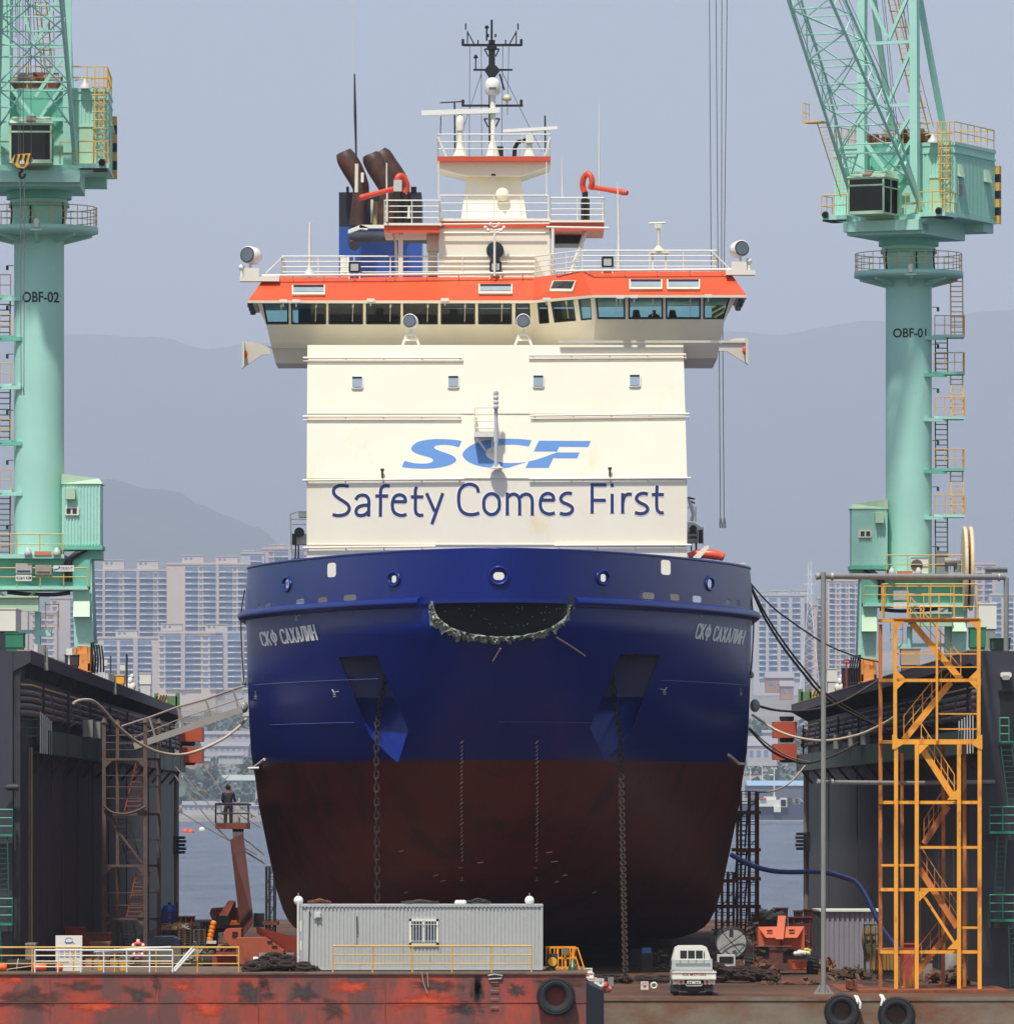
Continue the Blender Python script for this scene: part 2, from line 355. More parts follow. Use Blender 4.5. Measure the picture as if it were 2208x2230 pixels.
apartment(204, 376, 1243, 1515, 4420, [('w', 207, 223), ('p', 223, 229), ('w', 229, 258), ('s', 258, 269), ('w', 270, 297), ('p', 297, 304), ('w', 304, 333), ('s', 333, 344), ('w', 345, 372)], 'wide tower block behind the left crane leg with two roof houses', [(224, 270, 1219, 1241), (298, 345, 1220, 1241)])
apartment(363, 545, 1229, 1515, 4400, [('w', 403, 431), ('s', 432, 443), ('w', 443, 470), ('p', 470, 477), ('w', 477, 506), ('s', 506, 517), ('w', 518, 545)], 'tallest left tower block with a plain grey gable wall on its left', [(396.5, 443.5, 1209, 1229), (470, 517.5, 1211, 1229)])
apartment(523, 575, 1206, 1500, 4460, [('w', 545, 570)], 'tower block showing just left of the blue bow, high plain wall', [(528, 556, 1199, 1206)])
apartment(572, 668, 1196, 1500, 4480, [('s', 584, 596), ('w', 597, 628), ('p', 628, 634), ('w', 634, 662)], 'tower block half hidden by the ship at the upper left bow', [(586, 620, 1186, 1196)])
apartment(214, 345, 1390, 1560, 4250, [('w', 226, 254), ('w', 261, 290), ('p', 290, 300), ('w', 301, 330)], 'lower front block with stepped roof right of the left crane leg', [(252, 299, 1372, 1388)])
apartment(345, 470, 1379, 1503, 4240, [('s', 346, 359), ('w', 360, 394), ('p', 394, 403), ('w', 403, 437), ('s', 438, 457), ('w', 457, 485)], 'long front block above the gangway with stair tower of small windows', [(350, 397, 1358, 1374), (447, 495, 1359, 1375)])
apartment(470, 560, 1379, 1503, 4242, [('w', 471, 485), ('p', 485, 496), ('w', 496, 525), ('p', 526, 531), ('w', 532, 556)], 'front block meeting the ship side just above the gangway')
apartment(64, 124, 1334, 1500, 4300, [('s', 70, 84), ('w', 86, 101), ('s', 102, 118)], 'tower block seen through the left crane portal')
apartment(109, 205, 1303, 1500, 4330, [('s', 113, 124), ('w', 153, 170), ('w', 180, 200)], 'plain pale tower block beside the left crane leg')
apartment(-30, 60, 1300, 1500, 4350, [('w', -20, 10), ('w', 16, 44)], 'tower block behind the grey box at the left edge')
apartment(1640, 1752, 1297, 1470, 4330, [('w', 1653, 1667), ('w', 1674, 1692), ('w', 1700, 1717), ('w', 1725, 1742)], 'tower block with three curved roof canopies right of the ship', [(1641, 1664, 1288, 1297), (1674, 1716, 1286, 1297), (1725, 1760, 1285, 1297)], storey=12.6)
apartment(1752, 1779, 1318, 1480, 4345, [('s', 1758, 1772)], 'narrow tower block behind the steel pylon')
apartment(1779, 1804, 1303, 1470, 4360, [('w', 1781, 1790)], 'low shoulder of pale flats left of the tall pipe post', storey=12)
apartment(1802, 1876, 1265, 1470, 4350, [('w', 1806, 1818), ('s', 1820, 1829), ('w', 1831, 1841), ('s', 1842, 1848), ('w', 1850, 1861), ('s', 1862, 1872)], 'tall pale tower block between the pipe post and the right crane leg', storey=12)
apartment(2050, 2122, 1262, 1460, 4400, [('w', 2056, 2076), ('w', 2082, 2102)], 'tower block behind the cable reel of the right crane')
apartment(2122, 2168, 1229, 1460, 4420, [('s', 2126, 2140), ('w', 2144, 2160)], 'tower block rising behind the right end of the long grey pipe', [(2130, 2152, 1226, 1229)])
apartment(2155, 2230, 1296, 1450, 4380, [('w', 2160, 2180), ('w', 2188, 2206)], 'tower block at the right edge of the picture behind the pipe')
# low harbour buildings on the far shore
def shed(px0, px1, ytop, ybot, D, mr, mw, label, name='warehouse', dep=18, win=0, gable=False):
    a, b = P(px0, ytop, D), P(px1, ybot, D); h = a.z - b.z
    root = thing(name, ((a.x + b.x) / 2, D, b.z), label, 'building', 'low buildings on the far shore')
    mb = MB(); mb.box((a.x, D, b.z - 2), (b.x, D + dep, b.z + h * .62)); mb.build('wall', mw, root)
    mb = MB(); mb.prism([(a.x - .6, D - .8, b.z + h * .62), (a.x - .6, D + dep / 2, a.z), (a.x - .6, D + dep + .8, b.z + h * .62)], (b.x - a.x + 1.2, 0, 0)); mb.build('roof', mr, root)
    if win:
        mb = MB(); n = win; wd = (px1 - px0) / n
        for i in range(n): mb.pb(px0 + wd * (i + .25), lerp(ytop, ybot, .55), px0 + wd * (i + .75), lerp(ytop, ybot, .8), D - .15, .1)
        mb.build('window_row', APG, root)
    return root
RB = mat('roof_light_blue', (150, 186, 214), .6, .06, .1); RBL = mat('roof_blue', (64, 120, 186), .6, .1, .1); RG = mat('roof_grey', (150, 150, 156), .7, .1, .1); WGR = mat('shed_wall_pale', (178, 176, 176), .8, .1, .1); WBR = mat('shed_wall_brick', (168, 132, 118), .8, .15, .1); WDK = mat('shed_wall_dark', (90, 96, 110), .8, .15, .1)  # pale shed walls dulled: distance haze put into the colour
shed(434, 510, 1734, 1752, 3880, RBL, WGR, 'blue roofed shed behind the man in the lift basket', win=5); shed(398, 480, 1745, 1768, 3860, RG, WGR, 'long pale shed on the far quay left of the lift basket', win=7); shed(505, 562, 1748, 1770, 3870, RG, WGR, 'pale shed on the far quay touching the red hull', win=4)
shed(440, 540, 1617, 1640, 4050, RG, WGR, 'long grey factory hall on the far hillside left of the hull', win=8); shed(476, 528, 1640, 1656, 4010, RG, WGR, 'small white roofed hall below the long factory hall', win=5); shed(392, 455, 1652, 1668, 3990, RG, WBR, 'brick hall behind the orange dock fenders on the left', win=4)
shed(436, 562, 1592, 1612, 4110, RG, WGR, 'upper grey hall beneath the gangway', win=8)
shed(1630, 1780, 1700, 1730, 3880, RB, WDK, 'shed with a broad light blue roof right of the red hull', dep=60)
shed(1628, 1692, 1603, 1660, 3990, RG, WGR, 'tall pale hall with three small square windows right of the hull', win=4); shed(1662, 1682, 1590, 1606, 4000, RG, WGR, 'small roof tower above the tall pale hall')
shed(1668, 1728, 1462, 1500, 4200, RG, WBR, 'pinkish brick building on the slope right of the ship', win=3); shed(1700, 1728, 1482, 1516, 4180, RG, WBR, 'lower pinkish building on the slope left of the green winch box', win=2)
# viaduct
mb = MB(); D = 3930; mb.pb(385, 1688, 700, 1700, D, 9); vi = mb.build('deck', mat('viaduct_pale', (214, 224, 218), .7, .05, .1)); vr = thing('viaduct', P(470, 1740, D), 'long pale elevated road crossing behind the rope lines left of the ship', 'bridge')
bpy.data.objects.remove(vi); mb.build('deck', mat('viaduct_pale', (214, 224, 218)), vr)
for k in range(6):
    m2_ = MB(); m2_.pb(400 + 52 * k, 1700, 405 + 52 * k, 1760, D + 3, 3); m2_.build('pier', WGR, vr)
mb = MB(); mb.box((-520, 3836, -1), (520, 3849.5, 3.3)); kind(mb.build('quay', mat('quay_concrete', (176, 166, 156), .85, .2, .05)), 'structure')
# steel pylon behind the tower block
mb = MB(); D = 4150
for s in (-1, 1):
    mb.pbar((1763 + 3 * s, 1222), (1763 + 5 * s, 1330), D, 1.2); mb.pbar((1763 + 5 * s, 1330), (1763 + 22 * s, 1505), D, 1.3)
for y, wd in ((1252, 11), (1272, 15), (1292, 11)): mb.pbar((1763 - wd, y), (1763 + wd, y), D, 1.1)
for k in range(16):
    y = 1240 + k * 16; wd = 3.5 if y < 1330 else 5 + (y - 1330) * .097; w2 = 3.5 if y + 16 < 1330 else 5 + (y + 16 - 1330) * .097; s = 1 if k % 2 else -1
    mb.pbar((1763 + wd * s, y), (1763 - w2 * s, y + 16), D, .9); mb.pbar((1763 - wd * s, y), (1763 + w2 * s, y + 16), D, .6)
mb.build('power_pylon', mat('pylon_white', (226, 226, 226), .6), None, ('tall white lattice power pylon among the flats on the right', 'pylon'))
# far ship and small craft
fsx = thing('anchored_ship', P(1690, 1788, 3300), 'dark hulled ship with white upperworks lying across the water on the right', 'ship')
mb = MB(); mb.pp([(1610, 1752), (1800, 1752), (1800, 1786), (1616, 1786)], 3300, 16); mb.build('hull', mat('far_hull', (58, 66, 90), .7, .1, .1), fsx)
mb = MB(); mb.pb(1652, 1742, 1712, 1757, 3298, 9); mb.pb(1664, 1735, 1690, 1744, 3299, 7); mb.pb(1685, 1757, 1700, 1769, 3297, 3); mb.pb(1700, 1738, 1714, 1758, 3298, 8); mb.build('superstructure', OFFW, fsx)
mb = MB(); mb.pb(1684.5, 1673, 1687, 1744, 3300, .6); mb.pb(1679, 1672, 1691, 1674.5, 3300, .5); mb.pb(1675, 1686, 1686, 1689, 3300, .5); mb.build('mast', OFFW, fsx)
mb = MB(); mb.pb(1654, 1738, 1668, 1741, 3297, 2); mb.build('lifeboat', ORANGE, fsx)
for x, y, m_, lb in ((404, 1814, ORANGE, 'orange mooring buoy floating nearest the left dock wall'), (416, 1815, ORANGE, 'orange buoy floating beside another one left of the lift basket'), (440, 1810, OFFW, 'pale buoy floating left of the raised lift basket')):
    D = 8.1 * F / (y - HY); mb = MB(); mb.ball(P(x, y - 1.5, D), 1.1, 10); mb.tube([P(x, y - 2, D), P(x, y - 6, D)], .12, 5); mb.build('buoy', m_, None, (lb, 'buoy', 'buoys on the water'))
for x, y0, y1, lb in ((1660, 1669, 1700, 'slim white lamp post left of the far ship mast'), (1634, 1672, 1726, 'slim white lamp post beside the red hull'), (490, 1760, 1800, 'slim far lamp post beside the lift basket')):
    mb = MB(); mb.pb(x - .7, y0, x + .7, y1, 3900, .3); mb.pb(x - 5, y0, x + .7, y0 + 1.4, 3900, .4); mb.build('lamp_post', OFFW, None, (lb, 'lamp post', 'lamp posts on the far quay'))
# woods on the far shore: one mass of leaf clumps each
r = random.Random(21); LEAF = mat('far_leaves', (92, 110, 102), .9, .35, .2)  # leaves lightened to blue-grey: haze put into the colour
mb = MB()
def clump(cx, cy, cz, rad, n):
    for _ in range(n):
        a, b = r.uniform(0, 6.283), r.uniform(-.4, 1.5); d = rad * r.random() ** .35; p = Vector((cx + d * math.cos(a) * math.cos(b), cy + d * math.sin(a) * math.cos(b), cz + d * math.sin(b) * .8)); s_ = rad * r.uniform(.12, .3)
        u = Vector((r.uniform(-1, 1), r.uniform(-.4, .4), r.uniform(-1, 1))).normalized() * s_; v = Vector((r.uniform(-1, 1), r.uniform(-1, 1), r.uniform(-1, 1))).normalized() * s_
        mb.add([p - u - v, p + u - v * .4, p + u * .6 + v, p - u * .8 + v * .7], [[0, 1, 2, 3]])
for k in range(520):
    y = r.uniform(3870, 4420); x = r.choice((r.uniform(-215, -120), r.uniform(110, 240))); px = CX + x / S(y)
    if 380 < px < 580 or 1620 < px < 1960 or 180 < px < 380: clump(x, y, land_z(x, y) + 3, r.uniform(4, 8), 26)
for px, py, rad in ((404, 1735, 9), (420, 1728, 11), (440, 1724, 12), (452, 1730, 11), (466, 1737, 9), (395, 1742, 8), (430, 1738, 11), (478, 1742, 7)):
    p = P(px, py, 3890); clump(p.x, 3890, p.z, rad * 1.1, 110)
kind(mb.build('far_wood', LEAF), 'stuff')
# =================================================================== FLOATING DOCK
DECKM = mat('dock_floor_rust', (100, 66, 44), 0.8, 0.3, 0.18, rust=0.5, rrgb=(52, 41, 37), rs=0.12, bump=.3, bs=2)
mb = MB(); mb.box((-24, 256, .2), (24, 432, ZD)); kind(mb.build('dock_floor', DECKM), 'structure')
SKIRT = mat('dock_skirt', (128, 116, 98), 0.8, 0.22, 0.5, rust=0.5, rrgb=(118, 74, 50), rs=0.45, streak=.5)
mb = MB(); mb.box((-24, 255.94, -2), (24, 255.996, ZD - .1)); mb.box((-24, 255.9, ZD - .1), (24, 256.05, ZD + .03)); kind(mb.build('dock_front', SKIRT), 'structure')
def wing(side):
    sl, Dn, Df, xw, xo = (-.0098, 269.0, 430.0, -17.42, -17.04) if side < 0 else (-.0061, 269.0, 414.0, 17.44, 16.54)
    def X(x, D): return x + sl * (D - 269)
    out = 6.0 * side
    root = thing('dock_wall', (xw + out / 2, 330, ZD), 'dark %s side wall of the floating dock with pipes under its overhang' % ('left' if side < 0 else 'right'), 'dock wall', 'side walls of the floating dock')
    def slab(b, xa, xb, z0, z1, Da=Dn, Db=Df): b.hexa([(X(xa, Da), Da, z0), (X(xb, Da), Da, z0), (X(xb, Db), Db, z0), (X(xa, Db), Db, z0)], [(X(xa, Da), Da, z1), (X(xb, Da), Da, z1), (X(xb, Db), Db, z1), (X(xa, Db), Db, z1)])
    mb = MB(); slab(mb, xw, xw + out, ZD - 2, 13.27); mb.build('wall', WALLB, root)
    ex = -17.68 if side < 0 else 16.97
    mb = MB(); mb.box((min(ex, ex + out), 268.86, ZD - 2), (max(ex, ex + out), 268.99, 13.64)); mb.build('end_plate', WALLN, root)
    mb = MB(); mb.hexa(*[[(ex, 268.9, z0), (xo, 268.9, z1), (xo, 269.3, z1), (ex, 269.3, z0)] for z0, z1 in ((12.9, 13.24), (13.62, 13.62))]); mb.build('end_bracket', WALLN, root)
    mb = MB(); slab(mb, xo, xw + out, 13.27, 13.64); slab(mb, xo, xo + .05 * side, 13.19, 13.27); top = mb.build('top_deck', mat('top_flange', (66, 58, 60), .65, .2, .5), root)
    mb = MB(); slab(mb, xo - .01 * side, xo + .5 * side, 13.642, 13.68); mb.build('deck_edge', mat('rusty_pink', (176, 140, 128), .8, .2, .6, rust=.3, rrgb=(120, 84, 72), rs=.8), top)
    mb = MB(); D = 272.0
    while D < Df - 1: mb.box((X(xo, D) + (0.02 if side < 0 else -.5), D - .05, 12.55), (X(xo, D) + (-.5 if side > 0 else .02) if False else X(xo, D) + (.02 if side > 0 else -.02) - (.0), D + .05, 13.0)) if False else mb.bar((X(xo, D) + .05 * side, D, 13.24), (X(xw, D), D, 12.75), .06, .12); D += 2.2
    mb.build('overhang_bracket', WALLB, root)
    # pipes
    for k, (z, r_, m_) in enumerate(((12.45, .035, YRAIL), (12.17, .095, GREYP), (11.94, .105, GREYP), (11.69, .115, GREYP), (11.44, .125, GREYP))):
        xp = xw - (.30 - .02 * k) * side; e = Dn + .1
        mb = MB(); mb.tube([(ex + .02, 269.15, z), (ex - .25 * side, 269.3, z), (X(xp, 271), 271, z), (X(xp, Df - 1), Df - 1, z)], r_, 8)
        D = 275
        while D < Df - 2 and k: mb.lathe([(r_ * 1.5, -.06), (r_ * 1.5, .06)], (X(xp, D + k), D + k, z), (0, 1, 0), 8); D += 7.5
        mb.build('service_pipe', mat('pipe_dark', (104, 98, 98), .55, .25, .6, rust=.35, rrgb=(84, 64, 54), rs=.7) if k else YRAIL, root)
    mb = MB(); D = 277
    while D < Df: mb.bar((X(xw - .42 * side, D), D, 10.9), (X(xw - .42 * side, D), D, 12.5), .09); D += 19
    mb.build('pipe_support', DARK, root)
    # walkway
    mb = MB(); slab(mb, xw - .004 * side, xw - .62 * side, 10.0, 10.1, Dn + 8, Df); slab(mb, xw - .58 * side, xw - .62 * side, 10.1, 10.88, Dn + 8, Df); wk = mb.build('walkway', DKGREEN, root)
    mb = MB(); D = Dn + 9
    while D < Df: mb.bar((X(xw - .6 * side, D), D, 10.0), (X(xw, D), D, 9.3), .12); mb.box(*[(X(xw - .63 * side, D) + q * .02, D - .02 + q * .04, 10.0 + q * .88) for q in (0, 1)]); D += 13
    mb.build('walkway_bracket', DARK, wk)
    mb = MB()
    for k in range(6): D = 271.4 + k * 1.5; mb.tube([(X(xw - .6 * side, D), D, 10.0), (X(xw - .6 * side, D), D, 11.5 - .05 * k)], .03, 6)
    mb.build('vent_pipes', GREYL, root)
    mb = MB(); rail(mb, [(ex - .06 * side, 269.2, 10.3), (X(xw - .55 * side, 270.6), 270.6, 10.3)], .9, 3, .7, .02); mb.build('end_railing', DKGREEN, root)
    mb = MB()
    for D in ((306, 313) if side < 0 else (345, 356, 370)): mb.box((X(xw - .62 * side, D) - .1, D, 10.9), (X(xw - .62 * side, D) + .3, D + 1.2, 11.6))
    mb.build('cabinet', GREYP, root)
    # verticals on the lower wall
    mb = MB(); mb.tube([(X(xw - .32 * side, 270.5), 270.5, ZD), (X(xw - .32 * side, 270.5), 270.5, 10.2)], .05, 8); mb.tube([(X(xw - .22 * side, 270.9), 270.9, ZD), (X(xw - .22 * side, 270.9), 270.9, 10.2)], .045, 8); mb.build('riser_pipe', mat('riser_ochre', (128, 118, 84), .6, .2, 1), root)
    mb = MB()
    for D in (276, 283, 291, 300, 312, 326, 342, 362, 390): mb.bar((X(xw - .02 * side, D), D, ZD), (X(xw - .02 * side, D), D, 10.0), .05, .1)
    mb.build('wall_stiffener', WALLN, root)
    mb = MB(); mb.tube([(X(xw - .1 * side, Df - .6), Df - .6, ZD), (X(xw - .1 * side, Df - .6), Df - .6, 10)], .16, 8); mb.build('corner_pipe', mat('corner_brown', (120, 112, 100), .6, .2, .6), root)
    # end fenders
    q = (lambda z: z)
    fx = (416, 1711)[side > 0]; Dd = Df - 2; sg_ = -side
    for y0, y1 in (((1585, 1615), (1628, 1661)) if side < 0 else ((1572, 1607), (1620, 1655))):
        mb = MB(); mb.pb(fx - 26, y0, fx + 24, y1, Dd, 3); mb.build('end_fender', mat('fender_orange', (184, 80, 50), .6, .15, .5), root)
    ys = (1577, 1615, 1661) if side < 0 else (1563, 1607, 1655)
    for y in ys:
        mb = MB(); mb.lathe([(14 * S(Dd), 0), (16 * S(Dd), .12), (16 * S(Dd), .26)], P(fx - 2 + 4 * side, y + 10 if y == ys[1] else (y + 8 if y == ys[0] else y + 6), Dd + 1.2), n=14); mb.build('fender_disc', BLACK, root)
    ly = 1820 if side < 0 else 1812; x0, x1 = ((376, 399) if side < 0 else (1738, 1762))
    mb = MB()
    for k in range(5): mb.pb(x0 if side < 0 else x0 - (3 + 2 * (k % 2)), ly + 2 + k * 8, x1 + (3 + 2 * (k % 2)) if side < 0 else x1, ly + 8 + k * 8, Dd, 1.5)
    mb.pb(x0 - 6 if side < 0 else x1 - 6, ly, x0 + 6 if side < 0 else x1 + 6, ly + 42, Dd - .2, .5); mb.build('rubber_fender', BLACK, root)
    return root
wing(-1); wing(1)
# --- gear on top of the left wall
ZT_ = 13.65
def De(x, side):                                    # distance at which the wall's top edge crosses photo column x
    a, sl = ((-17.04, -.0098), (16.54, -.0061))[side > 0]; return (a - sl * 269) / ((x - CX) / F - sl)
def onw(x0, y0, x1, D, m_, nm, label, cat, grp=None, dep=.8, h=None, extra=None):
    """box standing on the dock wall top at distance D (its foot is the wall top)"""
    a, b = P(x0, y0, D), P(x1, y0, D); mb = MB(); mb.box((a.x, D, ZT_), (b.x, D + dep, a.z))
    if extra: extra(mb, a, b, D)
    return mb
def obj1(mb, nm, m_, label, cat, grp=None): return mb.build(nm, m_, None, (label, cat, grp) if grp else (label, cat))
def cabinet(x0, x1, y0, D, m1, m2, nm, label, cat, dep=.9, split=.5, grp=None):
    D = max(D, De(x1, -1) + .6) if x1 < CX else max(D, De(x0, 1) + .6)
    a, b = P(x0, y0, D), P(x1, y0, D); root = thing(nm, ((a.x + b.x) / 2, D + dep / 2, ZT_), label, cat, grp)
    zm = lerp(ZT_, a.z, split); mb = MB(); mb.box((a.x + .04, D + .04, ZT_), (b.x - .04, D + dep - .04, zm)); mb.build('base', m2, root)
    mb = MB(); mb.box((a.x, D, zm), (b.x, D + dep, a.z)); mb.box((a.x - .03, D - .03, a.z), (b.x + .03, D + dep, a.z + .04)); mb.build('housing', m1, root); return root
r_ = cabinet(-3, 34, 1327, 276, OFFW, DARK, 'winch_control_house', 'pale grey box on a dark stand at the left edge of the dock wall top', 'control box', dep=3.2, split=.52)
cabinet(12, 50, 1380, 271, GREENM, GREENM, 'capstan_motor', 'bright green machine casing on the left dock wall below the grey box', 'machine casing', dep=1.4, split=.25)
cabinet(141, 170, 1428, 297, DARK, DARK, 'steel_chest', 'dark steel chest left of the yellow crane bogie on the left wall', 'chest', split=.3)
cabinet(243, 270, 1472, 326, mat('chest_yellow', (236, 172, 52), .5, .05), YELLOW, 'tool_chest', 'bright yellow chest on the left dock wall', 'chest', split=.3)
cabinet(304, 329, 1467, 350, OFFW, GREYL, 'lamp_house', 'white box on a narrower pale stand near the left wall end', 'control box', split=.55, grp='white boxes on the dock walls')
cabinet(1801, 1823, 1457, 345, OFFW, GREYL, 'lamp_house', 'white box on the right dock wall just right of the tall grey post', 'control box', split=.5, grp='white boxes on the dock walls')
cabinet(1834, 1870, 1457, 340, DARK, DARK, 'steel_chest', 'black steel chest left of the right crane bogie', 'chest', split=.3)
cabinet(1962, 2004, 1414, 296, mat('chest_beige', (170, 152, 128), .6, .1), RUST, 'tool_chest', 'beige chest on the right dock wall behind the yellow stairs', 'chest', split=.3)
cabinet(2131, 2170, 1316, 284, OFFW, GREYP, 'winch_control_house', 'pale box on a grey stand right of the yellow stair tower top', 'control box', dep=2, split=.55)
cabinet(2113, 2147, 1368, 274, GREENM, GREENM, 'capstan_motor', 'dark green machine casing right of the yellow stair tower top', 'machine casing', dep=1.2, split=.25)
cabinet(2160, 2200, 1392, 273, DKGREEN, DKGREEN, 'capstan_motor', 'low dark green casing beside the grey pipe leg at the right edge', 'machine casing', dep=1.2, split=.25)
def winch(x0, x1, y0, D, label, yx):
    D = max(D, De(max(x1, yx[0] + 8), -1) + .8) if x1 < CX else max(D, De(min(x0, yx[0] - 8), 1) + .8)
    a, b = P(x0, y0, D), P(x1, y0, D); root = thing('mooring_winch', ((a.x + b.x) / 2, D, ZT_), label, 'winch', 'green winches at the dock wall ends')
    mb = MB(); mb.box((a.x, D, ZT_), (b.x, D + 1, a.z)); mb.box((a.x - .1, D, ZT_), (a.x + .1, D + 1, a.z + .15)); mb.box((b.x - .1, D, ZT_), (b.x + .1, D + 1, a.z + .15)); mb.build('winch_frame', mat('winch_green', (84, 128, 84), .6, .15, 1), root)
    c = P(*yx, D - .3); mb = MB(); mb.hexa([(c.x - .28, D - .5, ZT_), (c.x + .28, D - .5, ZT_), (c.x + .28, D - .2, ZT_), (c.x - .28, D - .2, ZT_)], [(c.x - .28, D - .4, c.z), (c.x + .2, D - .4, c.z), (c.x + .2, D - .2, c.z), (c.x - .28, D - .2, c.z)]); p_ = mb.build('guard_plate', YRAIL, root)
    mb = MB()
    for k in range(3): mb.prism([(c.x - .28 + k * .16, D - .53, lerp(ZT_, c.z, .5)), (c.x - .2 + k * .16, D - .53, lerp(ZT_, c.z, .5)), (c.x - .06 + k * .16, D - .46, c.z), (c.x - .14 + k * .16, D - .46, c.z)], (0, .02, 0))
    mb.build('hazard_stripe', BLACK, p_)
winch(340, 386, 1516, 388, 'green winch with striped guard at the far end of the left wall', (355, 1514)); winch(1744, 1767, 1507, 375, 'green winch with yellow guard at the far end of the right wall', (1779, 1504))
for x, D, s, lb in ((284, 340, 1, 'pile of white sacks beside the yellow chest on the left wall'), (1829, 344, 1, 'white sack leaning between white box and black chest on the right wall')):
    D = max(D, De(x + 10, -1) if x < CX else De(x - 10, 1)); p = P(x, 0, D); mb = MB()
    for k, (dx, dz, r_) in enumerate(((-.12, .18, .16), (.1, .2, .17), (0, .48, .15), (.08, .7, .1))): mb.ball((p.x + dx, D, ZT_ + dz), r_, 10, 1.3)
    obj1(mb, 'sacks', OFFW, lb, 'sacks')
for x, y, D, lb in ((1843, 1441, 338, 'small red valve wheel post on the right dock wall'),):
    D = De(x - 6, 1) + .5; p = P(x, y, D); mb = MB(); mb.tube([(p.x, D, ZT_), (p.x, D, p.z)], .04, 6); mb.tube([(p.x + .16 * math.cos(a), D + .02, p.z + .1 * math.sin(a)) for a in [k * .52 for k in range(13)]], .04, 5); obj1(mb, 'valve_post', mat('valve_red', (170, 60, 50), .5), lb, 'valve')
for x, y0, D, lb in ((241, 1429, 326, 'thin whip pole standing left of the yellow chest'), (276, 1425, 328, 'dark striped pole right of the yellow chest on the left wall')):
    D = De(x + 4, -1) + .5; p = P(x, y0, D); mb = MB(); mb.tube([(p.x, D, ZT_), (p.x, D, p.z)], .03 if x < 250 else .05, 6); obj1(mb, 'pole', DARK, lb, 'pole')
for x, y, D, lb in ((227, 1444, 318, 'white flood lamp on a stand right of the left crane bogie'), (266, 1455, 327, 'white flood lamp behind the yellow chest'), (150, 1420, 296, 'white flood lamp on the dark chest on the left wall')):
    D = De(x + 16, -1) + .5; p = P(x, y, D); mb = MB(); mb.box((p.x - .1, D, p.z - .12), (p.x + .14, D + .2, p.z + .14)); mb.tube([(p.x, D + .1, ZT_), (p.x, D + .1, p.z)], .03, 5); mb.box((p.x - .3, D - .1, ZT_), (p.x + .3, D + .3, ZT_ + .05)); obj1(mb, 'flood_lamp', OFFW, lb, 'lamp', 'flood lamps on the left dock wall')
# roller fairleads hanging over the left edge
for x, y, D in ((98, 1440, 276), (238, 1495, 336)):
    c = P(x, y, D); xo = -17.04 - .0098 * (D - 269); root = thing('roller_fairlead', (xo, D, ZT_), 'grey roller fairlead on the %s of the left wall edge' % ('near part' if x < 200 else 'middle part'), 'fairlead', 'roller fairleads')
    mb = MB()
    for k in range(5): mb.tube([(xo - .1, D - 1.2 + k * .7, ZT_), (xo - .1, D - 1.2 + k * .7, ZT_ + .35)], .1, 8)
    mb.build('roller', GREYL, root); mb = MB(); mb.box((xo - .3, D + 1.6, ZT_), (xo + .04, D + 2.0, ZT_ + .4)); mb.bar((xo + .05, D + 1.8, ZT_ + .3), (xo + .08, D + 1.8, ZT_ - .55), .16, .14); mb.build('guide_arm', GREYP, root)

# --- tall grey pipe frame in front of the right wall
root = thing('pipe_frame', P(1793, 2166, 261), 'tall grey pipe post carrying a long horizontal pipe on the right', 'pipe frame')
mb = MB(); mb.tube([P(1793, 2164, 261), P(1793, 1246, 261)], 5.6 * S(261), 10); mb.build('post', GREYP, root)
mb = MB(); mb.tube([P(1779, 1255, 261), P(2186, 1257, 271)], 6.6 * S(261), 12); mb.lathe([(9.5 * S(261), -.04), (9.5 * S(261), .04)], P(1812, 1255.5, 260.9), (1, 0, 0), 12); mb.lathe([(9.5 * S(261), -.04), (9.5 * S(261), .04)], P(2175, 1257, 270.7), (1, 0, 0), 12); mb.lathe([(8.6 * S(261), -.05), (7.4 * S(261), .06)], P(1780, 1255, 261), (1, 0, 0), 12); mb.build('top_pipe', GALV, root)
mb = MB(); mb.tube([P(1782, 1704, 261.5), P(1990, 1706, 266), P(2164, 1703, 268.8)], 5 * S(261), 10); mb.lathe([(7.5 * S(261), -.05), (6 * S(261), .06)], P(1783, 1704, 261.5), (1, 0, 0), 12); mb.lathe([(7.5 * S(261), -.05), (7.5 * S(261), .05)], P(1812, 1704, 261.8), (1, 0, 0), 12); mb.build('lower_pipe', GREYP, root)
mb = MB(); mb.tube([P(2191, 1258, 271), P(2191, 1423, 271)], 5.6 * S(271), 10); mb.pb(2143, 1236, 2194, 1240, 271.5, .4); mb.pb(2146, 1240, 2194, 1247, 271.6, .15); mb.build('end_leg', GREYP, root)
mb = MB(); a = P(1793, 2166, 261); mb.box((a.x - .35, 260.75, ZD), (a.x + .35, 261.25, ZD + .05))
for k in range(4): mb.hexa(*[[(a.x - .05 + dx, 260.98, z), (a.x + .05 + dx, 260.98, z), (a.x + .05 + dx, 261.02, z), (a.x - .05 + dx, 261.02, z)] for dx, z in ((-.27 + .18 * k, ZD + .05), (-.1 + .065 * k, ZD + .32))])
mb.build('foot', GREYP, root)

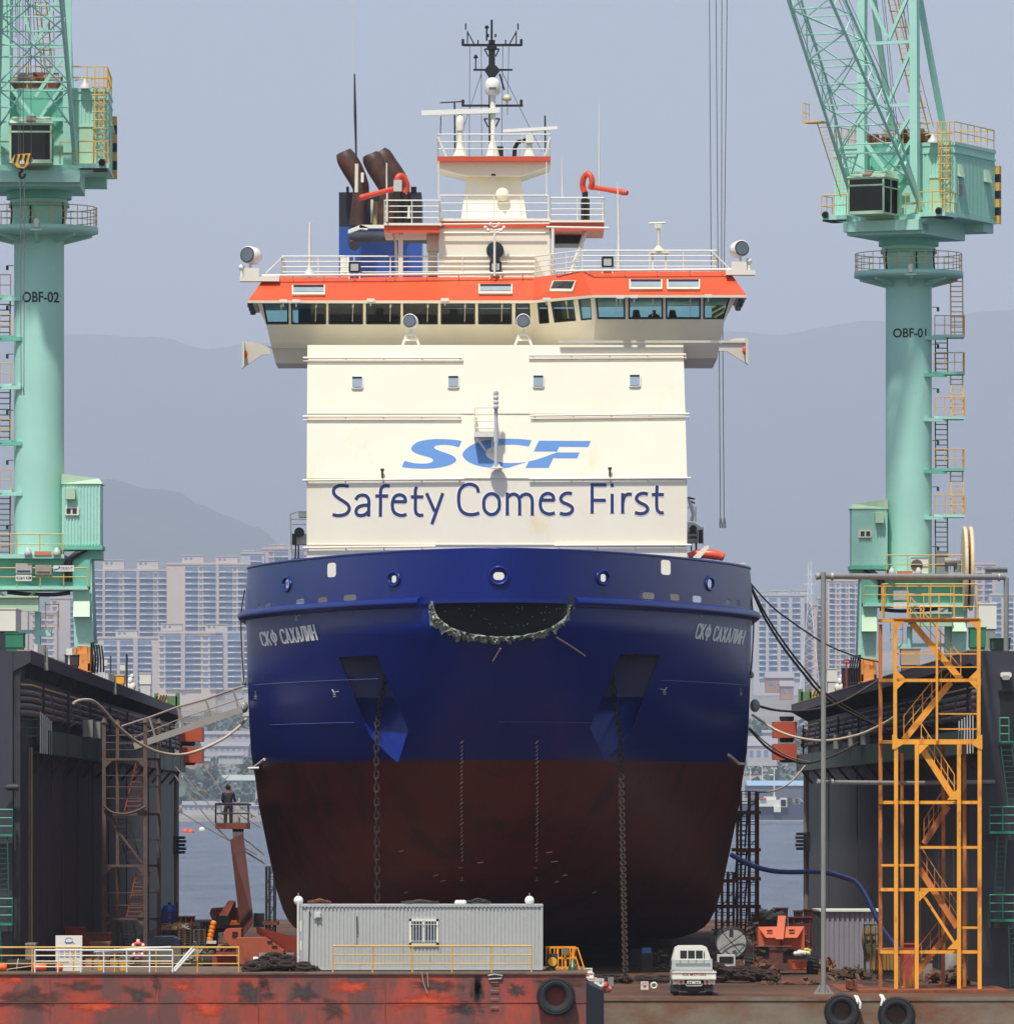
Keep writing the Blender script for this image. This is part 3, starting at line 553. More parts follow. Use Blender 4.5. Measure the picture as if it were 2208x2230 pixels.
# --- yellow stair tower
root = thing('stair_tower', P(2040, 2160, 265.5), 'tall yellow steel stair tower in front of the right dock wall', 'stair tower')
DF_, DR_ = 264.5, 267.5
def gus(b, x, y, sx, sy, D, s=22): b.pp([(x, y), (x + s * sx, y), (x, y + s * sy)], D - .06, .05)
mb = MB()
for x in (1951, 1996, 2088, 2133): mb.pbar((x, 1620), (x, 2160), DF_, 8.5)
for x in (1949, 2131): mb.pbar((x, 1352), (x, 1620), DF_, 8)
mb.pbar((2040, 1352), (2040, 1614), DF_, 5)
mb.build('front_post', YELLOW, root)
mb = MB()
for x in (1917, 2054, 2100): mb.pbar((x, 1620 if x > 1920 else 1360), (x, 2154), DR_, 8)
mb.pbar((1964, 1640), (1964, 2154), DR_, 7); mb.build('rear_post', mat('tower_rust_yellow', (196, 120, 48), .6, .15, .6, rust=.5, rrgb=(128, 70, 42), rs=.8, streak=3), root)
mb = MB()
for y, x0, x1, w_ in ((1352, 1912, 2135, 7), (1482, 1949, 2131, 7), (1616, 1945, 2137, 11), (1424, 1949, 2131, 3), (1453, 1949, 2131, 3), (1555, 2040, 2131, 3), (1588, 2040, 2131, 3)): mb.pbar((x0, y), (x1, y), DF_ + .2, w_)
for y, x0, x1, w_ in ((1748, 1919, 2133, 7), (1846, 1999, 2133, 6), (1885, 1919, 1998, 5), (1938, 1917, 2133, 7), (2021, 2088, 2133, 5), (2074, 1917, 2130, 7)): mb.pbar((x0, y), (x1, y), DF_ + .2, w_)
for y in (1352, 1482, 1616, 1748, 1938, 2074): mb.bar(P(1951, y, DF_), P(1917, y, DR_), .12); mb.bar(P(2133, y, DF_), P(2100, y, DR_), .12)
mb.build('cross_beam', YELLOW, root)
mb = MB()
for x, y, sx, sy in ((1949, 1352, 1, 1), (2131, 1352, -1, 1), (1949, 1478, 1, -1), (2131, 1478, -1, -1), (1949, 1484, 1, 1), (2131, 1484, -1, 1), (2001, 1622, 1, 1), (2084, 1742, -1, -1), (2001, 1942, 1, 1), (2084, 2068, -1, -1)): gus(mb, x, y, sx, sy, DF_)
for x, sx in ((1943, 1), (2139, -1)): mb.pp([(x, 1600), (x + 22 * sx, 1616), (x + 22 * sx, 1622), (x + 6 * sx, 1632), (x, 1632)], DF_ - .1, .2)
mb.build('gusset', YELLOW, root)
mb = MB(); mb.pbar((2007, 1945), (2083, 2062), DF_ + .3, 6); mb.build('brace', YELLOW, root)
def flight(a, b, D0, D1, m_, nm='stair_flight', sgn=1, rl=True):
    mb = MB(); A0, B0, A1, B1 = P(*a, D0), P(*b, D0), P(*a, D1), P(*b, D1); mb.bar(A0, B0, .05, .22); mb.bar(A1, B1, .05, .22); n = max(5, int((A0 - B0).length / .27))
    for i in range(n): p, q = A0.lerp(B0, (i + .5) / n), A1.lerp(B1, (i + .5) / n); mb.bar(p, q, .2, .03)
    o = mb.build(nm, m_, root)
    if rl:
        mb = MB(); h = Vector((0, 0, .85))
        for s0, s1 in ((A0, B0), (A1, B1)):
            mb.bar(s0 + h, s1 + h, .035); mb.bar(s0 + h * .5, s1 + h * .5, .025)
            for i in range(6): mb.bar(s0.lerp(s1, i / 5), s0.lerp(s1, i / 5) + h, .03)
        mb.build('handrail', m_, o)
ORY = mat('tower_rust_yellow', (196, 120, 48))
flight((1982, 1352), (2092, 1480), 264.9, 265.9, YELLOW); flight((2070, 1486), (1968, 1612), 266, 267, YELLOW); flight((2006, 1628), (2078, 1740), 264.9, 265.9, YELLOW); flight((2064, 1756), (2012, 1838), 266, 267, ORY); flight((2002, 1892), (2084, 2020), 264.9, 265.9, ORY); flight((2064, 2034), (1968, 2155), 266, 267, ORY)
mb = MB(); T0 = P(1912, 1346, 265); rail(mb, [P(1920, 1346, 267), P(1925, 1346, 265), P(2128, 1346, 265), P(2128, 1346, 268)], 74 * S(265), 3, .75, .02); rail(mb, [P(1978, 1346, 266.5), P(2078, 1346, 266.5)], 52 * S(265), 2, .6, .02); mb.build('top_railing', YRAIL, root)
mb = MB(); mb.pb(1946, 1346, 2133, 1349, 264.4, 3.5); mb.pb(1960, 1478, 2128, 1480, 265.8, 1.8); mb.pb(1960, 1614, 2128, 1616, 265.8, 1.8); mb.build('landing', ORY, root)
mb = MB(); mb.box((P(1868, 0, 263).x, 262.6, ZD + .004), (P(2190, 0, 264).x, 268.5, ZD + .1)); mb.build('base_plate', RUST2, root)
# --- end ladders of the dock walls (green cages)
def endladder(xa, xb, plats, lads, D, label):
    root = thing('wall_ladder', P((xa + xb) / 2, 2060, D), label, 'ladder', 'green ladders on the dock wall ends')
    for y in plats:
        mb = MB(); rail(mb, [P(xa, y, D), P(xb, y, D)], 54 * S(D), 3, .4, .025); rail(mb, [P(xa, y, D), P(xa, y, D + .7)] if xa > 1000 else [P(xb, y, D), P(xb, y, D + .7)], 54 * S(D), 3, .5, .025); mb.pb(xa, y - 1, xb, y + 4, D, .8); mb.build('landing', GREENL, root)
    for (x0, y0, x1, y1) in lads:
        mb = MB()
        for dx in (0, 20 if abs(x1 - x0) < 10 else 24): mb.pbar((x0 + dx, y0), (x1 + dx, y1), D + .1, 2.4)
        n = int((y1 - y0) / 11)
        for i in range(n): y = lerp(y0, y1, (i + .5) / n); x = lerp(x0, x1, (i + .5) / n); mb.pbar((x, y), (x + 22, y), D + .1, 1.4)
        mb.build('flight', mat('ladder_dark_green', (26, 84, 66), .6, .15, 1), root)
endladder(-30, 27, (1818, 2012), ((-4, 1820, 0, 2010), (-20, 2014, -16, 2100)), 267.9, 'green ladder with landings on the left dock wall end')
endladder(2155, 2212, (1812, 2004), ((2178, 1616, 2196, 1758), (2172, 1816, 2166, 1950), (2196, 2006, 2200, 2150)), 267.9, 'green ladder with landings on the right dock wall end')
mb = MB(); rail(mb, [P(2177, 1616, 267.9), P(2197, 1616, 267.9)], 52 * S(268), 3, .3, .025); mb.pb(2177, 1614, 2208, 1618, 267.9, .9); obj1(mb, 'ladder_landing', GREENL, 'small green landing beneath the dark doorway in the right wall end', 'landing')
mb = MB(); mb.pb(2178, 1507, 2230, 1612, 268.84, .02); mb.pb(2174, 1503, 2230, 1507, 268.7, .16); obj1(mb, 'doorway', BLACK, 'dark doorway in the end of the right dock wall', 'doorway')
root = thing('bulkhead_lamp', P(2190, 1473, 268.5), 'white oblong lamp on the end of the right dock wall', 'lamp'); mb = MB(); mb.pp(rrect(2179, 1464, 2203, 1476, 5, 4), 268.5, .35); mb.build('housing', OFFW, root); mb = MB(); mb.pp(rrect(2183, 1471, 2199, 1481, 3, 3), 268.45, .3); mb.build('lamp_glass', GALV, root)
mb = MB(); mb.lathe([(.02, -.3), (.12, -.1), (.12, .25)], P(25, 1715, 268.5), (1, 0, 0), 10); obj1(mb, 'bulkhead_cowl', DARK, 'dark cowl lamp on the end of the left dock wall', 'lamp')
# =================================================================== TRAVELLING CRANES ON THE DOCK WALLS
RIBG = CRANED
def crane(px, D, mir, th, label, jib_len, marktxt, mark_px, hook):
    K = 1.055; D = D * K; cx = P(px, 0, D).x; SC = Matrix.Translation((0, 0, HC)) @ Matrix.Scale(K, 4) @ Matrix.Translation((0, 0, -HC))
    root = thing('dock_crane', (cx, D, 13.65), label, 'crane', 'travelling cranes on the dock walls')
    Tb = Matrix.Translation((cx, D, 0)) @ SC @ Matrix.Diagonal((mir, 1, 1, 1))           # base: mirrored so the stairs stand outboard (x- is outboard)
    Tu = Matrix.Translation((cx, D, 0)) @ SC @ Matrix(((math.cos(th), -math.sin(th), 0, 0), (-math.sin(th), -math.cos(th), 0, 0), (0, 0, 1, 0), (0, 0, 0, 1)))   # (right, forward, up)
    def part(name, m, fn, T, par=None):
        mb = MB(T); fn(mb); return mb.build(name, m, par or root)
    # --- base
    part('column', CRANE, lambda b: b.lathe([(1.0, 18.0), (1.0, 30.6), (1.0, 30.9), (1.16, 32.1), (1.16, 32.5)], (0, 0, 0), n=40), Tb)
    def collar(b): b.lathe([(1.22, 31.98), (1.22, 32.14)], (0, 0, 0), n=32); b.lathe([(1.3, 32.3), (1.3, 32.62)], (0, 0, 0), n=32)
    part('slewing_ring', CRANED, collar, Tb)
    def ring(b):
        b.lathe([(1.0, 30.82), (2.1, 30.88), (2.36, 30.95), (2.36, 31.17), (1.0, 31.17)], (0, 0, 0), n=36)
        for a in range(0, 360, 45): b.bar((math.cos(R(a)) * 1.0, math.sin(R(a)) * 1.0, 30.6), (math.cos(R(a)) * 2.1, math.sin(R(a)) * 2.1, 30.88), .1, .2)
    rg = part('ring_platform', CRANE, ring, Tb)
    def rr(b):
        pts = [(2.3 * math.cos(R(a)), 2.3 * math.sin(R(a)), 31.17) for a in range(0, 361, 15)]
        rail(b, pts, .8, 3, .62, .016)
    part('ring_railing', YRAIL, rr, Tb, rg)
    part('ring_lamp', OFFW, lambda b: (b.lathe([(.09, 0), (.11, .28), (.05, .34)], (.05, -2.45, 31.02), n=8), b.box((-.2, -2.44, 30.9), (.25, -2.40, 30.96))), Tb, rg)
    part('cable_drop', BLACK, lambda b: [b.tube(cat_rom([(x, -1.02, 32.1), (x + .05, -1.35, 31.7), (x, -1.05, 31.25)], 4), .04, 5) for x in (-1.05, -.3, 1.0)], Tb)
    # --- stairs up the outboard side
    zp = [(28.45, 1), (26.85, 0), (24.92, 1), (22.68, 0), (20.68, 1), (18.1, 0)]; zz_ = 31.1; inner = False
    xo = (-2.32, -1.8); xi = (-1.66, -1.14)
    for k, (z, full) in enumerate(zp):
        lad = xo if k % 2 == 0 else xi
        def plat(b, z=z): b.box((-2.4, -.55, z - .12), (-1.06, .55, z)); b.bar((-1.6, -.4, z - .15), (-.6, -.75, z - .15), .16)
        pf = part('stair_landing', CRANED if not full else CRANE, plat, Tb)
        def fl(b, z=z, lad=lad, z1=zz_):
            d = .35
            for x in lad: b.bar((x, -.5, z), (x, -.15, z1), .05, .12)
            n = int((z1 - z) / .21)
            for i in range(n): t = (i + .5) / n; b.bar((lad[0], lerp(-.5, -.15, t), lerp(z, z1, t)), (lad[1], lerp(-.5, -.15, t), lerp(z, z1, t)), .14, .035)
        part('stair_flight', YRAIL if k % 2 == 0 else DKGREEN, fl, Tb)
        def hr(b, z=z): rail(b, [(-1.1, -.52, z), (-2.38, -.52, z), (-2.38, .52, z)], .82, 2, .5, .018)
        part('landing_railing', YRAIL, hr, Tb, pf)
        part('stair_lamp', DARK, lambda b, z=z: (b.bar((-1.0, -.3, z + 1.2), (-1.25, -.3, z + 1.2), .03), b.box((-1.3, -.36, z + 1.02), (-1.2, -.24, z + 1.2))), Tb, pf)
        zz_ = z
    # --- electrical cabin on the inboard side
    def cab(b):
        b.hexa([(.98, -1.25, 18.45), (2.52, -1.25, 18.45), (2.52, .6, 18.45), (.98, .6, 18.45)], [(.98, -1.25, 20.9), (2.52, -1.25, 20.9), (2.52, .6, 20.9), (.98, .6, 20.9)])
        for i in range(12): x = 1.05 + i * .127; b.box((x, -1.285, 18.5), (x + .055, -1.25, 20.85))
    cb = part('electrical_cabin', CRANE, cab, Tb)
    part('cabin_roof', CRANEL, lambda b: b.hexa([(.96, -1.32, 20.9), (2.6, -1.32, 20.9), (2.6, .66, 20.9), (.96, .66, 20.9)], [(.98, -1.3, 21.3), (2.45, -1.1, 21.12), (2.45, .5, 21.12), (.98, .6, 21.3)]), Tb, cb)
    part('cabin_floor', CRANED, lambda b: (b.box((.95, -1.4, 18.28), (2.6, .68, 18.45)), b.box((1.5, -1.1, 17.9), (2.55, .5, 18.28))), Tb, cb)
    wx = 1.12 if mir > 0 else 1.68
    w_ = part('cabin_window', WHITE, lambda b: b.box((wx, -1.36, 19.65), (wx + .55, -1.28, 19.98)), Tb, cb)
    part('cabin_vent', CRANEL, lambda b: b.box((1.15, -1.58, 20.28), (1.52, -1.25, 20.72)), Tb, cb)
    mbp = MB(Tb)
    for k in range(2): mbp.box((wx + .05 + k * .24, -1.372, 19.71), (wx + .24 + k * .24 - .02, -1.362, 19.92))
    mbp.build('cabin_window_pane', DGLASS, cb)
    # --- base platform, box girder, legs
    bp_ = part('base_platform', CRANE, lambda b: (b.box((-2.6, -1.75, 17.92), (1.1, 1.4, 18.08)), b.box((-2.7, -1.7, 16.68), (2.05, 1.2, 16.82))), Tb)
    part('base_girder', CRANED, lambda b: (b.box((-2.45, -1.2, 16.82), (2.1, 1.2, 17.92)),), Tb)
    part('girder_end', CRANE, lambda b: b.hexa([(2.1, -1.3, 14.6), (2.25, -1.3, 14.6), (2.25, 1.2, 14.6), (2.1, 1.2, 14.6)], [(2.1, -1.1, 17.95), (2.14, -1.1, 17.95), (2.14, 1.1, 17.95), (2.1, 1.1, 17.95)]), Tb)
    for y in (-1.0, 1.1):
        for x0, x1 in ((1.48, 2.12), (-2.4, -1.76)):
            lg = part('leg', CRANE, lambda b, x0=x0, x1=x1, y=y: b.hexa([(x0, y - .3, 14.4), (x1, y - .3, 14.4), (x1, y + .3, 14.4), (x0, y + .3, 14.4)], [(x0 - .06, y - .35, 16.68), (x1 - .02, y - .35, 16.68), (x1 - .02, y + .35, 16.68), (x0 - .06, y + .35, 16.68)]), Tb)
            part('leg_panel', CRANEL, lambda b, x0=x0, x1=x1, y=y: b.hexa([(x0 - .02, y - .85, 15.6), (x1 + .0, y - .85, 15.6), (x1, y - .3, 15.6), (x0 - .02, y - .3, 15.6)], [(x0 - .02, y - .42, 16.3), (x1 - .02, y - .42, 16.3), (x1 - .02, y - .3, 16.3), (x0 - .02, y - .3, 16.3)]), Tb, lg)
            part('leg_flange', CRANED, lambda b, x0=x0, x1=x1, y=y: [b.box(((x0 + x1) / 2 + .25 * math.cos(a) - .015, y - .335, 15.0 + .25 * math.sin(a) - .015), ((x0 + x1) / 2 + .25 * math.cos(a) + .015, y - .31, 15.0 + .25 * math.sin(a) + .015)) for a in [2 * math.pi * q / 16 for q in range(16)]], Tb, lg)
            def bog(b, x0=x0, x1=x1, y=y):
                xm = (x0 + x1) / 2
                b.box((xm - .3, y - .55, 13.75), (xm + .3, y + .55, 14.15)); b.box((xm - .2, y - .4, 14.15), (xm + .2, y + .4, 14.45)); b.box((xm - .34, y - .62, 13.42), (xm + .34, y - .18, 13.75)); b.box((xm - .34, y + .18, 13.42), (xm + .34, y + .62, 13.75))
                for sx in (-1, 1): b.bar((xm + sx * .28, y - .57, 13.45), (xm + sx * .28, y - .57, 14.4), .1)
            bg_ = part('bogie', mat('bogie_ochre', (224, 150, 72), .6, .2, 1.5, rust=.35, rrgb=(150, 84, 46), rs=2), bog, Tb)
            part('bogie_wheel', RUST, lambda b, x0=x0, x1=x1, y=y: [b.lathe([(.2, -.08), (.2, .08)], ((x0 + x1) / 2, y + yy, 13.6), (1, 0, 0), 12) for yy in (-.4, .4)], Tb, bg_)
            part('cable_festoon', BLACK, lambda b, x1=x1, y=y: [b.tube(cat_rom([(x1 + .02 + .1 * q, y - .2, 14.5), (x1 + .1 + .1 * q, y - .4, 14.0), (x1 + .05 + .12 * q, y - .3, 13.45)], 3), .035, 5) for q in range(4)], Tb, bg_)
    part('cross_girder', CRANEL, lambda b: (b.box((-1.75, -1.95, 15.82), (.1, -1.4, 16.35)), b.box((-1.75, -2.1, 16.35), (.1, -1.2, 16.42)), b.bar((-1.6, -1.1, 16.66), (-1.3, -1.1, 16.42), .1), b.bar((-.3, -1.1, 16.42), (-.05, -1.1, 16.66), .1)), Tb)
    part('cross_leg', CRANE, lambda b: (b.box((-.1, -1.15, 13.42), (.12, -.75, 15.82)), b.box((-1.75, -1.15, 13.42), (-1.5, -.75, 15.82)), b.box((-1.6, -1.0, 14.95), (-.1, -.9, 15.1)), b.box((.12, -1.2, 14.85), (.55, -.7, 15.08))), Tb)
    part('cable_tray', BLACK, lambda b: (b.tube(cat_rom([(-1.2, -1.0, 16.6), (-.4, -1.0, 16.52), (.6, -1.0, 16.5), (1.3, -1.0, 16.58)], 4), .09, 6), b.tube(cat_rom([(1.95, -1.25, 18.3), (1.6, -1.3, 18.1), (1.3, -1.28, 17.8), (1.3, -1.26, 17.0)], 4), .11, 6), b.tube(cat_rom([(1.8, -1.25, 18.25), (1.45, -1.3, 18.05), (1.15, -1.28, 17.7), (1.15, -1.26, 17.0)], 4), .11, 6)), Tb)
    def brl(b):
        rail(b, [(-2.6, -1.72, 18.08), (1.05, -1.72, 18.08)], .8, 2, .9, .02); rail(b, [(-2.65, -1.72, 16.82), (2.02, -1.72, 16.82)], .72, 2, 1.0, .02)
        for x in (.32, .85): b.bar((x, -1.1, 15.05), (x, -1.1, 16.2), .03)
        for z in (15.3, 15.7, 16.1): b.tube([(.32 + .27 - .27 * math.cos(a), -1.1 - .3 * math.sin(a), z) for a in [math.pi * q / 8 for q in range(9)]], .02, 4)
    part('base_railing', YRAIL, brl, Tb, bp_)
    for x in (-.32, .82): part('deck_lamp', GREYL, lambda b, x=x: b.lathe([(.14, -.02), (.17, .0), (.13, .16), (.05, .3)], (x, -1.85, 18.05), n=10), Tb, bp_)
    part('lamp_box', mat('lamp_box_orange', (212, 122, 84), 0.5), lambda b: b.box((-.08, -1.8, 18.05), (.6, -1.72, 18.2)), Tb, bp_)
    if mir > 0:
        for nm, x0, x1, z0, z1, m_ in (('sign_board', -.82, -.18, 17.32, 17.72, mat('board_grey', (176, 170, 160), 0.6, .1, 3)), ('sign_board', -.04, .60, 17.28, 17.66, mat('board_rust', (160, 150, 138), 0.7, .15, 3, rust=.3, rrgb=(150, 110, 90), rs=3)), ('sign_board', -.82, -.18, 17.02, 17.26, SIGNW), ('sign_board', .68, 1.5, 17.40, 17.64, SIGNW)):
            sg = part(nm, m_, lambda b, x0=x0, x1=x1, z0=z0, z1=z1: b.box((x0, -1.80, z0), (x1, -1.765, z1)), Tb)
            if x0 == .68:
                mb = MB(Tb); vs, fs = text_pts('ORIENT'); mb.add([(lerp(.93, 1.45, u), -1.805, lerp(17.45, 17.58, v / CAP)) for u, v in vs], fs); mb.build('sign_lettering', INK, sg)
                mb = MB(Tb); mb.tube([(.7, -1.806, 17.46), (.78, -1.806, 17.50), (.86, -1.806, 17.5), (.93, -1.806, 17.6)], .022, 4); mb.build('sign_emblem', mat('emblem_blue', (70, 110, 190), .5), sg)
            elif m_ is SIGNW:
                mb = MB(Tb); vs, fs = text_pts('4.5M', .02); mb.add([(lerp(-.42, -.2, u), -1.805, lerp(17.08, 17.2, v / CAP)) for u, v in vs], fs)
                vs, fs = text_pts('최고높이', .02); mb.add([(lerp(-.79, -.46, u), -1.805, lerp(17.08, 17.2, v / CAP * .8)) for u, v in vs], fs); mb.build('sign_lettering', INK, sg)
            else:
                mb = MB(Tb); mb.box((x0 + .06, -1.806, z0 + .04), (x1 - .06, -1.80, z0 + .12)); mb.build('sign_stripe', BLUEINK if x0 < -.5 else RUST, sg)
    else:
        ac = part('air_conditioner', OFFW, lambda b: b.box((-.75, -1.66, 18.1), (-.02, -1.3, 18.78)), Tb)
        part('fan_grille', mat('fan_dark', (96, 92, 88), .6, .2, 8), lambda b: b.lathe([(.26, 0), (.26, .02)], (-.26, -1.66, 18.44), (0, -1, 0), 18), Tb, ac)
        rl = part('cable_reel', mat('reel_cream', (226, 206, 170), .5, .1, 1, rust=.3, rrgb=(190, 140, 90), rs=2), lambda b: (b.lathe([(1.75, -.08), (1.82, -.05), (1.82, .05), (1.75, .08)], (-2.58, -1.6, 18.3), (1, 0, 0), 36), b.lathe([(1.75, -.08), (1.82, -.05), (1.82, .05), (1.75, .08)], (-2.32, -1.6, 18.3), (1, 0, 0), 36)), Tb)
        part('reel_motor', GREYP, lambda b: (b.lathe([(.16, 0), (.16, .5)], (-2.0, -1.6, 18.15), n=10), b.lathe([(.2, 0), (.2, .5)], (-1.95, -1.7, 18.6), (1, 0, 0), 10), b.box((-1.6, -1.7, 18.1), (-1.1, -1.35, 19.0))), Tb)
        for z0, z1, m_ in ((16.95, 17.35, mat('board_grey', (176, 170, 160), 0.6, .1, 3)), (16.6, 16.85, SIGNW)):
            part('sign_board', m_, lambda b, z0=z0, z1=z1: b.box((.1, -1.80, z0), (.75, -1.765, z1)), Tb)
    # --- lettering on the column
    mb = MB(); x0, x1, yt, yb = mark_px
    def onc(x, y, r=1.068):
        q = P(x, y, D - 1); dx = q.x - cx; return Vector((cx + dx, D - math.sqrt(max(.01, r * r - dx * dx)), q.z))
    word(mb, marktxt, x0, x1, yt, yb, onc, .016); mb.build('crane_number', INK, root)
    # --- machinery house (right, forward, up)
    def house(b):
        b.box((-2.79, -3.05, 33.5), (2.79, 1.7, 36.45))
        n = 34
        for i in range(n): x = -2.74 + i * 5.4 / (n - 1); b.box((x, 1.7, 33.6), (x + .07, 1.735, 36.1)) if abs(x + .13) > 1.0 else None
        for i in range(30): y = -3.0 + i * 4.6 / 29; b.box((2.79, y, 33.6), (2.822, y + .06, 36.1))
        b.box((-2.84, -3.1, 36.12), (2.84, 1.76, 36.2)); b.box((-2.84, -3.1, 36.45), (2.84, 1.76, 36.6))
        b.box((-2.8, -3.05, 36.2), (2.8, 1.72, 36.45))
    hs = part('machinery_house', CRANE, house, Tu)
    part('house_recess', CRANED, lambda b: b.box((-1.05, 1.7, 34.9), (1.05, 1.76, 36.6)), Tu, hs)
    part('door', CRANEL, lambda b: (b.box((1.68, 1.74, 33.6), (2.24, 1.79, 35.05)), b.box((1.64, 1.74, 35.05), (2.28, 1.83, 35.1))), Tu, hs)
    for y0, y1 in ((.9, 1.4), (-2.3, -1.7)): part('vent_hood', CRANEL, lambda b, y0=y0, y1=y1: b.hexa([(2.8, y0, 35.15), (2.98, y0, 35.1), (2.98, y1, 35.1), (2.8, y1, 35.15)], [(2.8, y0, 35.65), (2.84, y0, 35.65), (2.84, y1, 35.65), (2.8, y1, 35.65)]), Tu, hs)
    wn = part('house_window', GALV, lambda b: b.box((2.8, .9, 34.35), (2.86, 1.35, 34.85)), Tu, hs); part('house_pane', DGLASS, lambda b: b.box((2.86, .96, 34.4), (2.868, 1.29, 34.8)), Tu, hs)
    def cw(b):
        for i in range(7): b.box((2.3, -3.3, 33.4 + i * .36), (3.0, -3.08, 33.4 + i * .36 + (.36 if i % 2 == 0 else .0001)))
    part('hazard_strip', YRAIL, cw, Tu, hs)
    part('hazard_strip', BLACK, lambda b: [b.box((2.3, -3.3, 33.4 + i * .36), (3.0, -3.08, 33.76 + i * .36)) for i in (1, 3, 5)], Tu, hs)
    def base(b):
        b.box((-1.75, -2.2, 32.62), (1.75, 2.75, 33.46)); b.box((-2.6, -3.4, 33.0), (2.6, -2.2, 33.46)); b.box((-2.86, -3.1, 33.38), (2.86, 1.74, 33.5)); b.box((1.65, 1.6, 33.32), (2.88, 3.0, 33.5)); b.box((-2.88, 1.6, 33.32), (-1.65, 3.0, 33.5))
        for s in (-1, 1): b.hexa([(1.66 * s, 1.7, 33.0), (2.0 * s, 1.7, 33.2), (2.0 * s, 2.8, 33.2), (1.66 * s, 2.8, 33.0)], [(1.66 * s, 1.7, 33.4), (2.8 * s, 1.7, 33.4), (2.8 * s, 2.9, 33.4), (1.66 * s, 2.9, 33.4)])
        b.box((-1.75, 2.0, 32.75), (1.75, 3.2, 33.2))
    part('turntable', CRANE, base, Tu)
    part('balcony_grating', DARK, lambda b: [b.box((s * 1.75 if s > 0 else -2.8, 1.8 + k * .24, 33.26), (2.8 if s > 0 else -1.75, 1.98 + k * .24, 33.31)) for s in (-1, 1) for k in range(5)], Tu)
    def hrail(b):
        for s in (-1, 1):
            rail(b, [(1.7 * s, 2.95, 33.5), (2.85 * s, 2.95, 33.5), (2.85 * s, 1.75, 33.5)], .88, 2, .55, .02); rail(b, [(.95 * s, 2.7, 33.5), (1.5 * s, 2.7, 33.5)], .88, 2, .5, .02)
        rail(b, [(-2.78, 1.65, 36.6), (2.78, 1.65, 36.6), (2.78, -3.0, 36.6)], .86, 2, .75, .02); rail(b, [(-2.78, 1.65, 36.6), (-2.78, -3.0, 36.6)], .86, 2, .8, .02); rail(b, [(-2.78, -3.0, 36.6), (2.78, -3.0, 36.6)], .86, 2, .8, .02)
    part('house_railing', YRAIL, hrail, Tu)
    def lad(b):
        for x in (2.3, 2.66): b.bar((x, 1.95, 33.5), (x, 1.95, 37.45), .045)
        for i in range(16): b.bar((2.3, 1.95, 33.7 + i * .22), (2.66, 1.95, 33.7 + i * .22), .025)
        for i in range(7): z = 34.95 + i * .33; b.tube([(2.48 - .3 * math.cos(a), 1.95 + .42 * math.sin(a), z) for a in [math.pi * q / 8 for q in range(9)]], .022, 4)
        for a in (.3, .5, .7): b.bar((2.48 - .3 * math.cos(a * math.pi), 1.95 + .42 * math.sin(a * math.pi), 34.95), (2.48 - .3 * math.cos(a * math.pi), 1.95 + .42 * math.sin(a * math.pi), 37.3), .03)
    part('house_ladder', YRAIL, lad, Tu)
    part('roof_gear', RUST2, lambda b: (b.box((-1.6, .2, 36.6), (1.3, 1.0, 36.95)), b.lathe([(.42, -.2), (.42, .2)], (0, .9, 36.9), (1, 0, 0), 14), b.lathe([(.3, -.2), (.3, .2)], (1.1, .9, 36.85), (1, 0, 0), 14), b.lathe([(.3, -.2), (.3, .2)], (-1.3, .9, 36.85), (1, 0, 0), 14)), Tu)
    part('rope_drum', GREYP, lambda b: b.lathe([(.35, -.9), (.35, .9)], (-.1, .3, 37.0), (1, 0, 0), 16), Tu)
    part('roof_lamp', GREYL, lambda b: (b.lathe([(.24, 0), (.21, .12), (.1, .24), (.05, .4)], (1.9, 1.95, 36.55), n=12), b.tube([(1.5, 1.8, 36.9), (1.75, 1.9, 36.95), (1.9, 1.95, 36.9)], .03, 5)), Tu)
    for s in (-1, 1): part('balcony_lamp', BLACK, lambda b, s=s: b.lathe([(.13, -.12), (.15, 0), (.1, .14), (.04, .22)], (2.62 * s, 3.06, 33.55), (0, -1, .4), 10), Tu)
    # --- operator cab
    def ocab(b):
        x0, x1, y0, y1 = -.96, .70, 2.9, 4.55
        b.box((x0, y0, 33.38), (x1, y1, 33.46)); b.box((x0, y0, 34.88), (x1, y1, 34.95))
        for x in (x0, x1 - .07):
            for y in (y0, 3.7, y1 - .07): b.box((x, y, 33.46), (x + .07, y + .07, 34.88))
        b.box((x0, y1 - .07, 34.58), (x1, y1, 34.65)); b.box((x0, y0, 33.46), (x1, y0 + .06, 34.88)); b.box((x1 - .06, y0, 34.5), (x1, y1, 34.56)); b.box((x0, y0, 34.5), (x0 + .06, y1, 34.56)); b.box((x0, y1 - .06, 33.46), (x1, y1, 33.52))
        b.hexa([(x0 - .06, y0, 34.95), (x1 + .06, y0, 34.95), (x1 + .06, y1 + .06, 34.95), (x0 - .06, y1 + .06, 34.95)], [(x0 + .1, y0, 35.3), (x1 - .1, y0, 35.3), (x1 - .1, y1 - .5, 35.25), (x0 + .1, y1 - .5, 35.25)])
        b.box((x0 + .2, 2.0, 33.3), (x1 - .2, y0, 34.4))
    oc = part('operator_cab', CRANEL, ocab, Tu)
    CG = glass('cab_glass', (104, 112, 118), 0.035)
    for nm, a, c in (('cab_window', (-.89, 4.515, 33.52), (.63, 4.525, 34.58)), ('cab_window', (-.89, 4.515, 34.65), (.63, 4.525, 34.88)), ('cab_window', (.665, 2.97, 33.5), (.675, 4.48, 34.86)), ('cab_window', (-.935, 2.97, 33.5), (-.925, 4.48, 34.86))): part(nm, CG, lambda b, a=a, c=c: b.box(a, c), Tu, oc)
